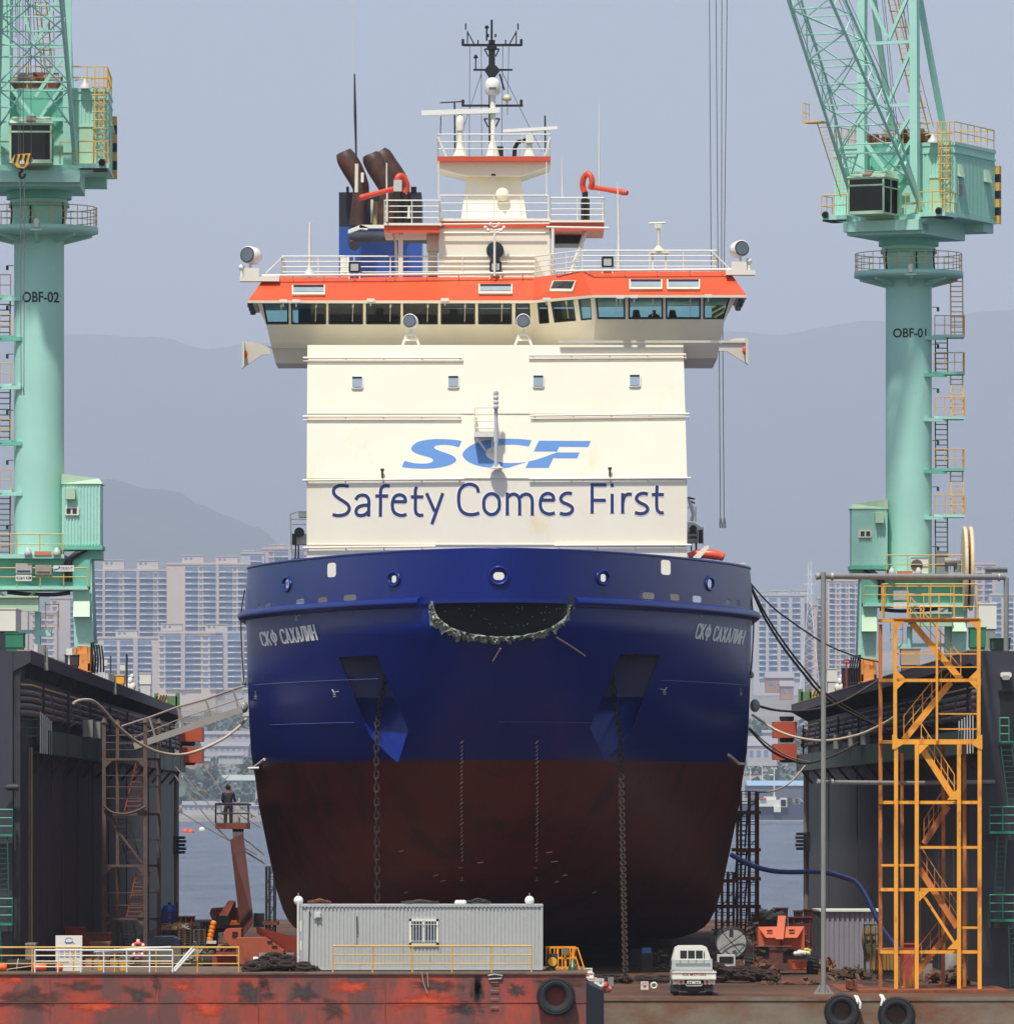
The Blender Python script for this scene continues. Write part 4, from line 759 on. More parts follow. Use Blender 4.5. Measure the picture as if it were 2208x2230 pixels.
    part('cab_interior', BLACK, lambda b: (b.box((-.9, 2.98, 33.47), (.64, 3.05, 34.87)), b.box((-.3, 4.0, 33.5), (.2, 4.3, 33.9)), b.box((-.88, 3.0, 34.80), (.62, 4.45, 34.86))), Tu, oc)
    part('cab_seat', mat('seat_buff', (170, 160, 140), .7), lambda b: (b.box((.28, 4.0, 33.5), (.5, 4.3, 33.86)), b.box((-.62, 4.0, 33.5), (-.38, 4.3, 33.86)), b.box((-.85, 4.44, 33.9), (.6, 4.46, 33.92))), Tu, oc)
    part('cab_hatch', mat('hatch_brown', (150, 130, 118), .6), lambda b: b.hexa([(-.3, 4.12, 35.22), (.06, 4.12, 35.22), (.06, 4.56, 35.0), (-.3, 4.56, 35.0)], [(-.3, 4.14, 35.28), (.06, 4.14, 35.28), (.06, 4.6, 35.03), (-.3, 4.6, 35.03)]), Tu, oc)
    # --- A-frame
    def af(b):
        ap = 44.8
        for s in (-1, 1):
            b.bar((1.23 * s, 2.3, 33.4), (1.2 * s, 2.35, ap), .34, .34); b.bar((1.23 * s, -1.4, 36.6), (1.0 * s, 2.35, ap + .2), .22, .22)
        for z in (35.3, 38.2, 40.9, ap): b.bar((-1.23, 2.3, z), (1.23, 2.3, z), .14)
        for z0, z1 in ((38.2, 40.9), (40.9, 43.5)): b.bar((-1.2, 2.3, z1), (0, 2.3, z0 + .1), .14); b.bar((1.2, 2.3, z1), (0, 2.3, z0 + .1), .14)
        b.bar((-1.2, 2.3, 36.8), (-.05, 2.3, 35.3), .14); b.bar((1.2, 2.3, 38.0), (-.05, 2.3, 36.2), .14); b.bar((.1, 2.3, 35.3), (1.2, 2.3, 36.9), .12)
    part('a_frame', CRANE, af, Tu)
    def afl(b):
        n = 34
        p0, p1 = Vector((.35, -1.25, 36.8)), Vector((-.25, 2.2, 44.4))
        for dx in (-.22, .22): b.bar(p0 + Vector((dx, 0, 0)), p1 + Vector((dx, 0, 0)), .04)
        for i in range(n): q = p0.lerp(p1, i / n); b.bar(q - Vector((.22, 0, 0)), q + Vector((.22, 0, 0)), .03)
        for i in range(4, n, 3): q = p0.lerp(p1, i / n); b.tube([q + Vector((.3 * math.cos(a), -.45 * math.sin(a), 0)) for a in [math.pi * k / 8 for k in range(9)]], .02, 4)
        for a in (.35, .65): b.bar(p0 + Vector((.3 * math.cos(a * math.pi), -.45 * math.sin(a * math.pi), .8)), p1 + Vector((.3 * math.cos(a * math.pi), -.45 * math.sin(a * math.pi), 0)), .025)
    part('frame_ladder', YRAIL, afl, Tu)
    # --- luffing jib: four chords and lacing
    ph = R(42.4 if th > .2 else 50); fw = Vector((0, math.cos(ph), math.sin(ph))); nn = Vector((0, -math.sin(ph), math.cos(ph))); piv = Vector((0, 2.45, 33.95)); skew = 0.0
    def half(s): return lerp(1.52, .93, min(1, s / 12)) if s < 12 else .93
    def dep(s): return lerp(.12, 1.12, min(1, s / 6.5))
    def jp(s, sd, up): return piv + fw * s + Vector((sd * half(s), 0, 0)) + nn * (dep(s) * (1 if up else 0))
    def jib(b):
        for sd in (-1, 1):
            for up in (0, 1):
                b.tube([jp(0, sd, up), jp(6.5, sd, up), jp(12, sd, up), jp(jib_len, sd, up)], .075 if not up else .06, 6)
            b.bar(jp(0, sd, 0) - fw * .3, jp(2.2, sd, 0) + nn * .1, .16, .3)
        lv = [3.0, 4.6, 5.8, 7.0] + [8.4 + 1.45 * k for k in range(int((jib_len - 8.4) / 1.45))]
        for i, s in enumerate(lv):
            for up in (0, 1): b.tube([jp(s, -1, up), jp(s, 1, up)], .04 if not up else .035, 5)
            for sd in (-1, 1): b.tube([jp(s, sd, 0), jp(s, sd, 1)], .032, 5)
            if i + 1 < len(lv):
                s2 = lv[i + 1]; f = 1 if i % 2 else -1
                if i < 4:
                    for up in (0, 1):
                        mid = (jp(s2, -1, up) + jp(s2, 1, up)) / 2; m0 = (jp(s, -1, up) + jp(s, 1, up)) / 2
                        for sd in (-1, 1):
                            b.tube([jp(s, sd, up), mid], .035, 5) if i % 2 == 0 else b.tube([m0, jp(s2, sd, up)], .035, 5)
                else:
                    b.tube([jp(s, f, 0), jp(s2, -f, 0)], .042, 5); b.tube([jp(s, -f, 1), jp(s2, f, 1)], .035, 5)
                for sd in (-1, 1): b.tube([jp(s, sd, i % 2), jp(s2, sd, 1 - i % 2)], .032, 5)
        for sd in (-1, 1):
            for s, s2 in ((.9, 1.7), (1.7, 2.4), (2.4, 3.0)):
                k = .34
                b.tube([jp(s, sd, 0), jp(s2, sd * k if False else sd, 1)], .03, 5)
            b.tube([jp(1.2, sd, 0), (jp(3.0, -1, 0) + jp(3.0, 1, 0)) / 2 + Vector((sd * .45, 0, 0))], .04, 5)
            b.tube([jp(3.0, sd, 0), jp(3.0, sd, 0).lerp(jp(3.0, -sd, 0), .33) - fw * .9], .035, 5)
            for s in (1.5, 2.2): b.tube([jp(s, sd, 0), jp(s, sd, 0) - Vector((sd * .34 * (s - .6), 0, 0))], .03, 5)
    part('jib', CRANE, jib, Tu)
    def jl(b):
        p0, p1 = jp(.4, -1, 0) + Vector((-.12, .0, .1)), jp(4.6, -1, 0) + Vector((-.12, 0, .15))
        for dx in (0, .42): b.bar(p0 + Vector((-dx, 0, 0)), p1 + Vector((-dx, 0, 0)), .035)
        for i in range(19): q = p0.lerp(p1, i / 19); b.bar(q, q - Vector((.42, 0, 0)), .022)
        q = p1; b.box(q + Vector((-.85, -.1, 0)), q + Vector((0, .6, .06))); rail(b, [q + Vector((-.85, -.1, .05)), q + Vector((-.85, .6, .05))], .8, 2, .35, .016)
    part('jib_ladder', YRAIL, jl, Tu)
    def jl2(b):
        for dx in (.28, .62): b.bar(jp(5.5, -1, 0) + Vector((dx, 0, .05)), jp(jib_len, -1, 0) + Vector((dx, 0, .05)), .03)
        n = int((jib_len - 5.5) / .3)
        for i in range(n): q = jp(5.5 + .3 * i, -1, 0) + Vector((0, 0, .05)); b.bar(q + Vector((.28, 0, 0)), q + Vector((.62, 0, 0)), .018)
    part('jib_walkway', CRANED, jl2, Tu)
    part('hoist_rope', WIRE, lambda b: [b.tube([(x, .4, 37.1), piv + fw * (jib_len - .5) + nn * 1.3 + Vector((x * .4, 0, 0))], .014, 4) for x in (-.3, -.1, .25)], Tu)
    part('luffing_rope', WIRE, lambda b: [b.tube([(x, .2, 37.0), (x, 2.3, 44.7)], .014, 4) for x in (-.5, -.4, .45, .62)], Tu)
    hook(root, Tu @ (piv + fw * jib_len))
    return root
# left hook block: striped, hanging low in front of the cab
def hook_left(root, tip):
    D = tip.y
    mb = MB()
    for x in (40, 44, 51, 68): mb.tube([P(x - 3, -520, D), P(x, 336, D)], .012, 4)
    mb.build('hook_rope', WIRE, root)
    mb = MB(); mb.pp([(24, 350), (32, 336), (66, 333), (71, 348), (60, 357), (52, 366), (38, 364)], D - .2, .4); hb = mb.build('hook_block', YRAIL, root)
    mb = MB()
    for x in (29, 40, 51, 62): mb.pp([(x, 351 if x < 60 else 350), (x + 4, 336), (x + 9, 336), (x + 3, 354)], D - .24, .03)
    mb.build('hazard_stripe', BLACK, hb)
    mb = MB(); mb.pb(43, 349, 53, 356, D - .26, .05); mb.build('hook_plate', GREYL, hb)
    mb = MB(); mb.tube([P(48, 366, D), P(48, 372, D), P(43, 376, D), P(43, 383, D), P(48, 387, D), P(53, 383, D), P(54, 378, D)], .06, 6); mb.build('hook', DARK, hb)
    mb = MB()
    for a, b in ((44, 46), (53, 52)): mb.tube([P(a, 380, D), P(a, 400, D), P(b, 845, D)], .018, 5); mb.tube([P(a, 392, D), P(a, 402, D)], .04, 5)
    mb.tube([P(46, 843, D), P(45, 860, D), P(52, 860, D), P(51, 843, D)], .03, 5); mb.build('lifting_sling', mat('sling_grey', (110, 112, 116), .7, .2, 2), hb)
def hook_right(root, tip):
    D = 345
    mb = MB()
    for x0, x1 in ((1543, 1549), (1557, 1564), (1572, 1571), (1586, 1586)): mb.tube([P(x0, -260, D), P(x1 if x1 < 1578 else 1576, 658, D)], .02, 5)
    mb.build('hook_rope', WIRE, root)
    mb = MB(); mb.pb(1550, 655, 1577, 700, D - .2, .5); hb = mb.build('hook_block', YRAIL, root)
    mb = MB(); [mb.pp([(1550, y), (1577, y - 16), (1577, y - 10), (1550, y + 6)], D - .23, .03) for y in (672, 684, 696)]; mb.build('hazard_stripe', BLACK, hb)
    mb = MB()
    for x in (1569, 1577): mb.tube([P(x - 4, 640, D), P(x - .5, 1140, D)], .026, 5); mb.tube([P(x - .5, 1128, D), P(x - 2, 1142, D), P(x - 1, 1150, D), P(x + 3, 1149, D), P(x + 2, 1140, D), P(x, 1128, D)], .04, 5)
    mb.build('lifting_sling', mat('sling_grey', (110, 112, 116), .7, .2, 2), hb)
crane(85.2, 300, 1, R(-1), 'turquoise tower crane on the left dock wall numbered OBF-02 with striped hook block', 22, 'OBF-02', (48.5, 128, 635.5, 657), hook_left)
crane(1978.6, 325, -1, R(25), 'turquoise tower crane on the right dock wall numbered OBF-01 with jib leaning left', 26, 'OBF-01', (1945, 2018, 715, 734), hook_right)
# =================================================================== SHIP
SX0 = -0.33
def zs(y, D=308): return HC + (HY - y) * D / F
SIL = [(1239, 546), (1269, 549), (1307, 552), (1341, 553), (1365, 549.5), (1420, 549), (1480, 548), (1550, 545.5), (1600, 543.5), (1640, 541), (1662, 538), (1700, 532),
       (1746, 527), (1800, 517.5), (1853, 508), (1900, 499), (1940, 492.5), (1990, 480), (2015, 468), (2032, 454), (2046, 432), (2056, 404), (2063, 352), (2067, 240)]
ZB = [(zs(y), hw * 308 / F) for y, hw in SIL]
def interp(tab, z):
    if z >= tab[0][0]: return tab[0][1]
    for (za, a), (zb, b) in zip(tab, tab[1:]):
        if z >= zb: return lerp(a, b, (za - z) / (za - zb))
    return tab[-1][1]
STEM = [(17.9, 284.0), (14.95, 284.2), (14.7, 284.35), (12.5, 286.0), (9.9, 288.2), (7.5, 290.8), (5.5, 294.0), (3.8, 298.5), (2.9, 302.5), (2.2, 308.0)]
DEND = [(17.9, 307.8), (12, 308.5), (8, 309.5), (5, 312), (3, 316), (2.2, 322)]
def plan_t(u):
    u = min(1, abs(u)); return 0.35 * (1 - math.sqrt(max(0, 1 - u * u))) + 0.65 * u ** 1.7
def hullp(z, u):
    s0 = interp(STEM, z); return Vector((SX0 + interp(ZB, z) * u, s0 + (interp(DEND, z) - s0) * plan_t(u), z))
def hull_at(x, y, off=0.04):                        # the point of the hull skin along a measured direction
    lo, hi = 280.0, 318.0
    for _ in range(40):
        D = (lo + hi) / 2; p = P(x, y, D); s0 = interp(STEM, p.z)
        if D < s0 + (interp(DEND, p.z) - s0) * plan_t((p.x - SX0) / interp(ZB, p.z)): lo = D
        else: hi = D
    return P(x, y, D - off)
NU = 72
US = [math.sin(math.pi / 2 * (k / NU)) for k in range(-NU, NU + 1)]
YST = 384.0
ship = thing('ship', (SX0, 310, ZD), 'big blue and white icebreaking supply ship standing bow-on in the floating dock', 'ship')
def strip(mb, z0, z1, n, off=0.0):
    rows = []
    for i in range(n + 1):
        z = lerp(z0, z1, i / n); row = [hullp(z, u) for u in US]
        e0 = Vector((row[0].x, YST, z)); e1 = Vector((row[-1].x, YST, z))
        rows.append([e0] + row + [e1])
    m = len(rows[0]); vs = [p for r in rows for p in r]; fs = []
    for i in range(n):
        for k in range(m - 1): fs.append([i * m + k, i * m + k + 1, (i + 1) * m + k + 1, (i + 1) * m + k])
    mb.add(vs, fs, True); return rows
ZT, ZS, ZK, ZW, ZKEEL = 17.79, 15.9, 14.93, zs(1662), 2.23
# hull: one closed solid, topsides blue, bottom red; bow pocket and anchor pockets cut out of it
mb = MB()
allrows = []
for z0, z1, n in ((ZS, ZK, 4), (ZK, ZW, 24), (ZW, ZKEEL, 30)):
    r = strip(MB(), z0, z1, n); allrows += r if not allrows else r[1:]
m = len(allrows[0]); vs = [p for r in allrows for p in r]; fs = []; 
for i in range(len(allrows) - 1):
    for k in range(m - 1): fs.append([i * m + k, i * m + k + 1, (i + 1) * m + k + 1, (i + 1) * m + k])
    fs.append([i * m + m - 1, i * m, (i + 1) * m, (i + 1) * m + m - 1])
fs.append(list(range(m))[::-1]); fs.append([(len(allrows) - 1) * m + k for k in range(m)])
mb.add(vs, fs)
hull = mb.build('hull', [BLUE, HRED], ship)
def cutter(mbx):
    o = mbx.build('cut', BLUE, None); return o
def pocket(TL, TR, BR, BL, ymid):                   # cutter: vertical back wall, floor running out to the plating at the lower corners
    hl, hr = hull_at(*BL, 0), hull_at(*BR, 0); Db = max(hl.y, hr.y) + 1.3
    t = (ymid - TL[1]) / (BL[1] - TL[1]); m0, m1 = P(lerp(TL[0], BL[0], t), ymid, Db), P(lerp(TR[0], BR[0], t), ymid, Db)
    t0, t1 = P(*TL, Db), P(*TR, Db); Df = Vector((0, 10, 0)); e0, e1 = m0 + (hl - m0) * 3, m1 + (hr - m1) * 3; f0, f1 = t0 + (hull_at(*TL, 0) - t0) * 1.0, t1 + (hull_at(*TR, 0) - t1) * 1.0
    u0, u1 = t0 - Df, t1 - Df
    c = MB(); c.add([u0, u1, t1, t0, e0, e1, m1, m0], [[0, 1, 2, 3], [3, 2, 6, 7], [7, 6, 5, 4], [4, 5, 1, 0], [0, 3, 7], [0, 7, 4], [1, 5, 6], [1, 6, 2]]); return cutter(c)
c1 = pocket((738, 1432), (826, 1432), (889, 1590), (806, 1603), 1520)
c2 = pocket((1347, 1428), (1436, 1428), (1375, 1596), (1284, 1585), 1518)
bo = MB(); n = 28
bo.prism([P(1092 - 148 * math.cos(math.pi * k / n), 1308 + 78 * math.sin(math.pi * k / n) ** 0.8, 283) for k in range(n + 1)], (0, 3.6, 0))
c3 = cutter(bo)
boolean(hull, [c1, c2, c3])
me = hull.data
for p in me.polygons:
    p.material_index = 1 if p.center.z + BASE[hull.name].z < ZW else 0
    p.use_smooth = True
bpy.context.view_layer.update()
me.set_sharp_from_angle(angle=R(24)) if hasattr(me, 'set_sharp_from_angle') else None
# dark screen inside the bow opening and its torn plastic edging
mb = MB(); mb.pp([(1092 - 160 * math.cos(math.pi * k / n), 1300 + 92 * math.sin(math.pi * k / n) ** 0.8) for k in range(n + 1)], 285.9, 0.05)
bs = mb.build('bow_screen', mat('bow_screen_dark', (22, 24, 26), 0.8, 0.4, 6), ship)
mb = MB(); r2 = random.Random(3)
for i in range(30):
    mb.pb(960 + r2.random() * 262, 1318 + r2.random() * 30, 960, 1319, 285.8, 0.02) if False else None
    x = 965 + r2.random() * 255; y = 1318 + 52 * r2.random() * (1 - abs((x - 1092) / 148) ** 2); mb.pb(x, y, x + 2, y + 1.5, 285.85, 0.03)
mb.build('mesh_fleck', mat('fleck', (150, 190, 180), 0.6), bs)
mb = MB(); pts = []
for k in range(49):
    a = math.pi * k / 48; pts.append(hull_at(1092 - 151 * math.cos(a), 1309 + 80 * math.sin(a) ** 0.8, 0.12))
r3 = random.Random(5)
mb.tube(pts, [0.03 + 0.04 * r3.random() for k in range(49)], 6)
for side_, n_ in ((1, 40), (-1, 40)):                 # crumpled sheet hanging below the edge: a wrinkled band
    pass
nb = 96; vs = []; fs = []
for k in range(nb + 1):
    a = math.pi * (.02 + .96 * k / nb); wd = (12 + 26 * max(0, math.cos(a)) ** 1.2 + 12 * max(0, -math.cos(a)) ** 2) * (.55 + .8 * r3.random())
    for j in range(5):
        t = j / 4; x, y = 1092 - (149 + .2 * wd * t) * math.cos(a), 1308 + (79 + wd * t) * math.sin(a) ** .8; vs.append(hull_at(x + r3.uniform(-1.5, 1.5), y + r3.uniform(-1, 1) * (1 + 2 * t), .06 + .3 * r3.random()))
for k in range(nb):
    for j in range(4): fs.append([k * 5 + j, k * 5 + j + 1, k * 5 + j + 6, k * 5 + j + 5])
mb.add(vs, fs)
a, b, c = hull_at(934, 1309, .1), hull_at(936, 1362, .1), hull_at(975, 1378, .12)
mb.add([a, pts[5], pts[9], c, b], [[0, 1, 2, 3, 4]])
a, b = hull_at(1240, 1310, .1), hull_at(1252, 1325, .1)
mb.add([a, hull_at(1252, 1311, .1), b, pts[42]], [[0, 1, 2, 3]])
PLAST = mat('plastic_sheet', (148, 158, 150), 0.3, 0.3, 2.0, rust=0.4, rrgb=(84, 112, 110), rs=2)
mb.build('torn_sheeting', PLAST, ship)
mb = MB(); mb.tube([hull_at(1212, 1388, .3), hull_at(1240, 1405, .25), hull_at(1274, 1428, .2)], 0.03, 4); mb.tube([hull_at(1090, 1412, .3), hull_at(1080, 1428, .3), hull_at(1073, 1440, .3)], 0.03, 4)
mb.build('loose_line', ROPE, ship)
# bulwark: a real plate with holes
mb = MB(); TH = 0.18
def row(z, inset):
    r = []
    for u in US:
        p = hullp(z, u); k = hullp(z, min(1, u + 1e-3) if u < 1 else u - 1e-3) - p
        nrm = Vector((p.x - SX0, (p.y - 300) * 1.0, 0)); 
        r.append(Vector((SX0 + (p.x - SX0) * (1 - inset / interp(ZB, z)), p.y + inset * (1 - abs(u) ** 3), z)))
    return [Vector((r[0].x, YST, z))] + r + [Vector((r[-1].x, YST, z))]
rows = [row(lerp(ZS, ZT, i / 6), 0) for i in range(7)] + [row(lerp(ZT, ZS, i / 6), TH) for i in range(7)]
m = len(rows[0]); vs = [p for r in rows for p in r]; fs = []
for i in range(14):
    j = (i + 1) % 14
    for k in range(m - 1): fs.append([i * m + k, i * m + k + 1, j * m + k + 1, j * m + k])
fs.append([i * m for i in range(14)]); fs.append([i * m + m - 1 for i in range(14)][::-1])
mb.add(vs, fs)
bulwark = mb.build('bulwark', BLUE, ship)
cut = MB()
holes = [(rrect(712, 1225, 732, 1257, 6), 289), (rrect(1439, 1219, 1461, 1252, 6), 289), (rrect(1074, 1246, 1098, 1263, 8), 283.5), (rrect(853, 1253, 863, 1269, 5), 286), (rrect(1308, 1250, 1319, 1267, 5), 286),
         (rrect(622, 1261, 630, 1283, 4), 295), (rrect(1539, 1260, 1550, 1282, 5), 295),
         (rrect(748, 1295, 776, 1309, 5), 286), (rrect(692, 1300, 713, 1314, 5), 289), (rrect(644, 1304, 663, 1318, 4), 292), (rrect(577, 1312, 590, 1325, 4), 297), (rrect(559, 1317, 569, 1329, 3), 299),
         (rrect(1399, 1290, 1425, 1305, 5), 286), (rrect(1459, 1293, 1480, 1308, 5), 289), (rrect(1508, 1297, 1528, 1312, 4), 292), (rrect(1580, 1305, 1592, 1318, 4), 297), (rrect(1602, 1307, 1612, 1321, 3), 299)]
for h, D in holes:
    D = hull_at(sum(q[0] for q in h) / len(h), sum(q[1] for q in h) / len(h), 0).y
    cut.prism([P(x, y, D) - Vector((0, 3, 0)) for x, y in h], (0, 7, 0))
boolean(bulwark, [cutter(cut)])
for p in bulwark.data.polygons: p.use_smooth = True
bulwark.data.set_sharp_from_angle(angle=R(30))
mb = MB(); mb.tube([hullp(ZT + 0.02, u) + Vector((0, 0.08, 0)) for u in US], 0.06, 6); mb.build('cap_rail', BLUE, ship)
for i, (x, y, rx, ry) in enumerate(((1086, 1254, 20, 19), (858, 1261, 12, 15), (1313, 1258, 13, 15), (625, 1272, 8, 15), (1545, 1271, 8, 14))):
    mb = MB(); mb.tube([hull_at(x + rx * math.cos(2 * math.pi * k / 20), y + ry * math.sin(2 * math.pi * k / 20), 0.02) for k in range(21)], 0.07, 8, cap=False); mb.build('fairlead', BLUE, ship)
# things that can be seen through the holes: foredeck equipment
mb = MB(); mb.pb(690, 1285, 800, 1318, 303, 2); mb.pb(1390, 1283, 1490, 1316, 303, 2); mb.build('mooring_winch', mat('winch_grey', (120, 116, 108), 0.6), ship)
# rubbing strake each side and deck-edge plate over the bow opening
for u0, u1 in ((-1, -0.283), (0.278, 1)):
    us = [lerp(u0, u1, k / 40) for k in range(41)]; pts = [hullp(15.86, u) + Vector((0, -0.1, 0)) + Vector((0.12 * (1 if u > 0 else -1) * abs(u) ** 3, 0, 0)) for u in us]
    if u0 < 0: pts = [Vector((pts[0].x, YST, 15.86))] + pts
    else: pts = pts + [Vector((pts[-1].x, YST, 15.86))]
    mb = MB(); mb.tube(pts, 0.2, 12); mb.build('rubbing_strake', BLUE, ship)
mb = MB(); q = [hullp(15.86, lerp(-.285, .28, k / 16)) + Vector((0, -0.12, 0)) for k in range(17)]
mb.add([p + Vector((0, 0, .07)) for p in q] + [p + Vector((0, 0, -.07)) for p in q], [[k, k + 1, 18 + k, 17 + k] for k in range(16)]); mb.build('deck_edge', BLUE, ship)
# name on both bows, draught marks, thruster and tug marks
GL = {'С': [[(1, .72), (.86, .92), (.5, .93), (.14, .84), (.09, .5), (.14, .16), (.5, .07), (.86, .08), (1, .28)]], 'К': [[(.12, 0), (.12, 1)], [(.95, 1), (.2, .47)], [(.32, .56), (.98, 0)]],
      'Ф': [[(.5, -.04), (.5, 1.04)], [(.5 + .42 * math.cos(q * .5236), .52 + .3 * math.sin(q * .5236)) for q in range(13)]], 'А': [[(.08, 0), (.5, 1)], [(.92, 0), (.5, 1)], [(.2, .28), (.8, .28)]], 'Х': [[(.08, 0), (.92, 1)], [(.92, 0), (.08, 1)]],
      'Л': [[(.88, 0), (.88, 1)], [(.88, .93), (.26, .93)], [(.3, 1), (.26, .4), (.04, .06)]], 'И': [[(.1, 0), (.1, 1)], [(.9, 0), (.9, 1)], [(.14, .08), (.86, .92)]], 'Н': [[(.1, 0), (.1, 1)], [(.9, 0), (.9, 1)], [(.1, .5), (.9, .5)]]}
def ribbon(mb, pts, wd, fn):                        # a painted stroke of constant width along a polyline
    pts = [Vector((p[0], p[1], 0)) for p in pts]
    if len(pts) > 4: pts = cat_rom(pts, 5)
    vs = []
    for k, p in enumerate(pts):
        d = pts[min(k + 1, len(pts) - 1)] - pts[max(k - 1, 0)]; nn = Vector((-d.y, d.x, 0)).normalized() * wd / 2; vs += [fn(p.x - nn.x, p.y - nn.y), fn(p.x + nn.x, p.y + nn.y)]
    mb.add(vs, [[2 * k, 2 * k + 1, 2 * k + 3, 2 * k + 2] for k in range(len(pts) - 1)])
for (tl, bl, tr, br) in (((564, 1377), (572, 1408), (683, 1360), (692, 1394)), ((1521, 1357), (1513, 1391), (1624, 1373), (1617, 1404))):
    mb = MB(); x = 0; cells = []
    for ch in 'СКФ САХАЛИН':
        wd = {' ': .16, 'Ф': .46}.get(ch, .33); cells.append((ch, x, wd)); x += wd + .075
    tot = x - .075; ns = 0
    for ch, x0, wd in cells:
        for st in GL.get(ch, []):
            ns += 1
            def mp(a, b, o=.05 + .003 * ns):
                u = a / tot; p0 = (lerp(bl[0], tl[0], b), lerp(bl[1], tl[1], b)); p1 = (lerp(br[0], tr[0], b), lerp(br[1], tr[1], b)); return hull_at(lerp(p0[0], p1[0], u), lerp(p0[1], p1[1], u), o)
            ribbon(mb, [(x0 + q[0] * wd, q[1]) for q in st], .135, mp)
    mb.build('ship_name', mat('letter_white', (242, 242, 240), 0.5, 0.03, 3), ship)
MARK = mat('draught_white', (200, 196, 188), 0.6, 0.2, 4)
for x0, s in ((1006, -1), (1169, 1)):
    mb = MB(); k = 0; y = 1616
    while y < 1882:
        x = x0 + s * 1.0 * math.sin((y - 1616) / 70); wd = 5 if k % 5 else 9
        a = [hull_at(x - wd / 2 + dx, y + dy, .03) for dx, dy in ((0, 3), (wd * .75, -3), (wd, -2.2), (wd * .3, 4))]
        mb.add(a, [[0, 1, 2, 3]]); y += 8.6 if k % 5 else 10; k += 1
    for dx, dy, w_, h_ in ((-5, 1918, 10, 1.4), (-.8, 1910, 1.6, 9), (-8, 1890, 9, 1.4)): mb.add([hull_at(x0 + dx + a * w_, dy + b * h_, .03) for a, b in ((0, 0), (1, 0), (1, 1), (0, 1))], [[0, 1, 2, 3]])
    mb.build('draught_marks', MARK, ship)
mb = MB()
for x, y, d in ((728, 1508, 1), (1447, 1503, -1), (556, 1512, 0), (1613, 1505, 0), (645, 1342, 1), (1527, 1334, -1)):
    for (ax, ay, bx, by) in ((-5 * d, -6, 3 * d, 6), (0, 0, 9 * d if d else 0, -2), (-2, 5, 3, 5), (-2, 9, 3, 9)):
        p, q = hull_at(x + ax, y + ay), hull_at(x + bx, y + by); mb.bar(p, q, 0.028)
for x, y, l in ((1190, 1858, 12), (1200, 1878, 14), (1040, 1880, 12), (1225, 1908, 10), (1208, 1922, 9), (944, 1908, 10), (960, 1920, 10), (880, 1945, 8), (1290, 1945, 9), (870, 1855, 8)):
    mb.bar(hull_at(x, y), hull_at(x + l, y - 2), 0.03)
mb.build('hull_marks', MARK, ship)
# fine weld seams along the topsides
mb = MB()
for z, ua, ub in ((13.0, -.99, -.45), (13.0, .62, .99), (11.35, -.9, -.55), (11.3, .0, .35)):
    mb.tube([hullp(z, lerp(ua, ub, k / 20)) + Vector((0, -0.012, 0)) for k in range(21)], 0.014, 4)
mb.build('weld_seam', mat('weld_blue', (70, 92, 160), 0.4), ship)
# anchor chains with separate links
CHAIN = mat('chain_rust', (46, 35, 31), 0.9, 0.3, 4, rust=0.3, rrgb=(88, 50, 34), rs=5)
def chain(mb, pts, ln=0.36, w=0.18, r=0.034):
    pts = cat_rom(pts, 8); acc = 0; tot = sum((b - a).length for a, b in zip(pts, pts[1:])); k = 0
    def pos(d):
        for a, b in zip(pts, pts[1:]):
            l = (b - a).length
            if d <= l: return a.lerp(b, d / l), (b - a).normalized()
            d -= l
        return pts[-1], (pts[-1] - pts[-2]).normalized()
    d = 0
    while d < tot:
        p, t = pos(d); sx = Vector((1, 0, 0)) if k % 2 == 0 else Vector((0.3, 1, 0)); sx = (sx - t * sx.dot(t)).normalized()
        loop = []
        for j in range(13):
            a = 2 * math.pi * j / 12; loop.append(p + t * (math.cos(a) * ln / 2) + sx * (math.sin(a) * w / 2))
        mb.tube(loop, r, 5, cap=False); d += ln * 0.74; k += 1
mb = MB(); chain(mb, [P(838, 1480, 292.8), P(826, 1540, 292.4), P(820, 1595, 291.5), P(820, 1700, 291), P(821, 1850, 290.6), P(823, 2118, 290)]); mb.build('anchor_chain', CHAIN, ship)
mb = MB(); chain(mb, [P(1333, 1478, 292.8), P(1340, 1530, 292.4), P(1350, 1595, 291.3), P(1353, 1700, 290), P(1357, 1900, 284), P(1362, 2140, 275.5)]); mb.build('anchor_chain', CHAIN, ship)
# little rope fenders and struts at the shoulders
for x, y, s in ((550, 1672, 1), (1612, 1662, -1)):
    mb = MB(); mb.tube([hull_at(x + 4 * s, y, .3), hull_at(x + 26 * s, y - 18, .1)], 0.06, 6); mb.tube([P(x - 10 * s, y + 2, 306), P(x + 14 * s, y + 1, 306)], 0.06, 6); mb.build('sponson_bar', OFFW, ship)
for x, y, r_ in ((531, 1540, 10), (1644, 1537, 11), (532, 1487, 6), (1636, 1470, 6)):
    mb = MB(); mb.ball(P(x, y, 307.5), r_ * S(307), sz=1.3); mb.build('wrapped_fitting', PLAST, ship)

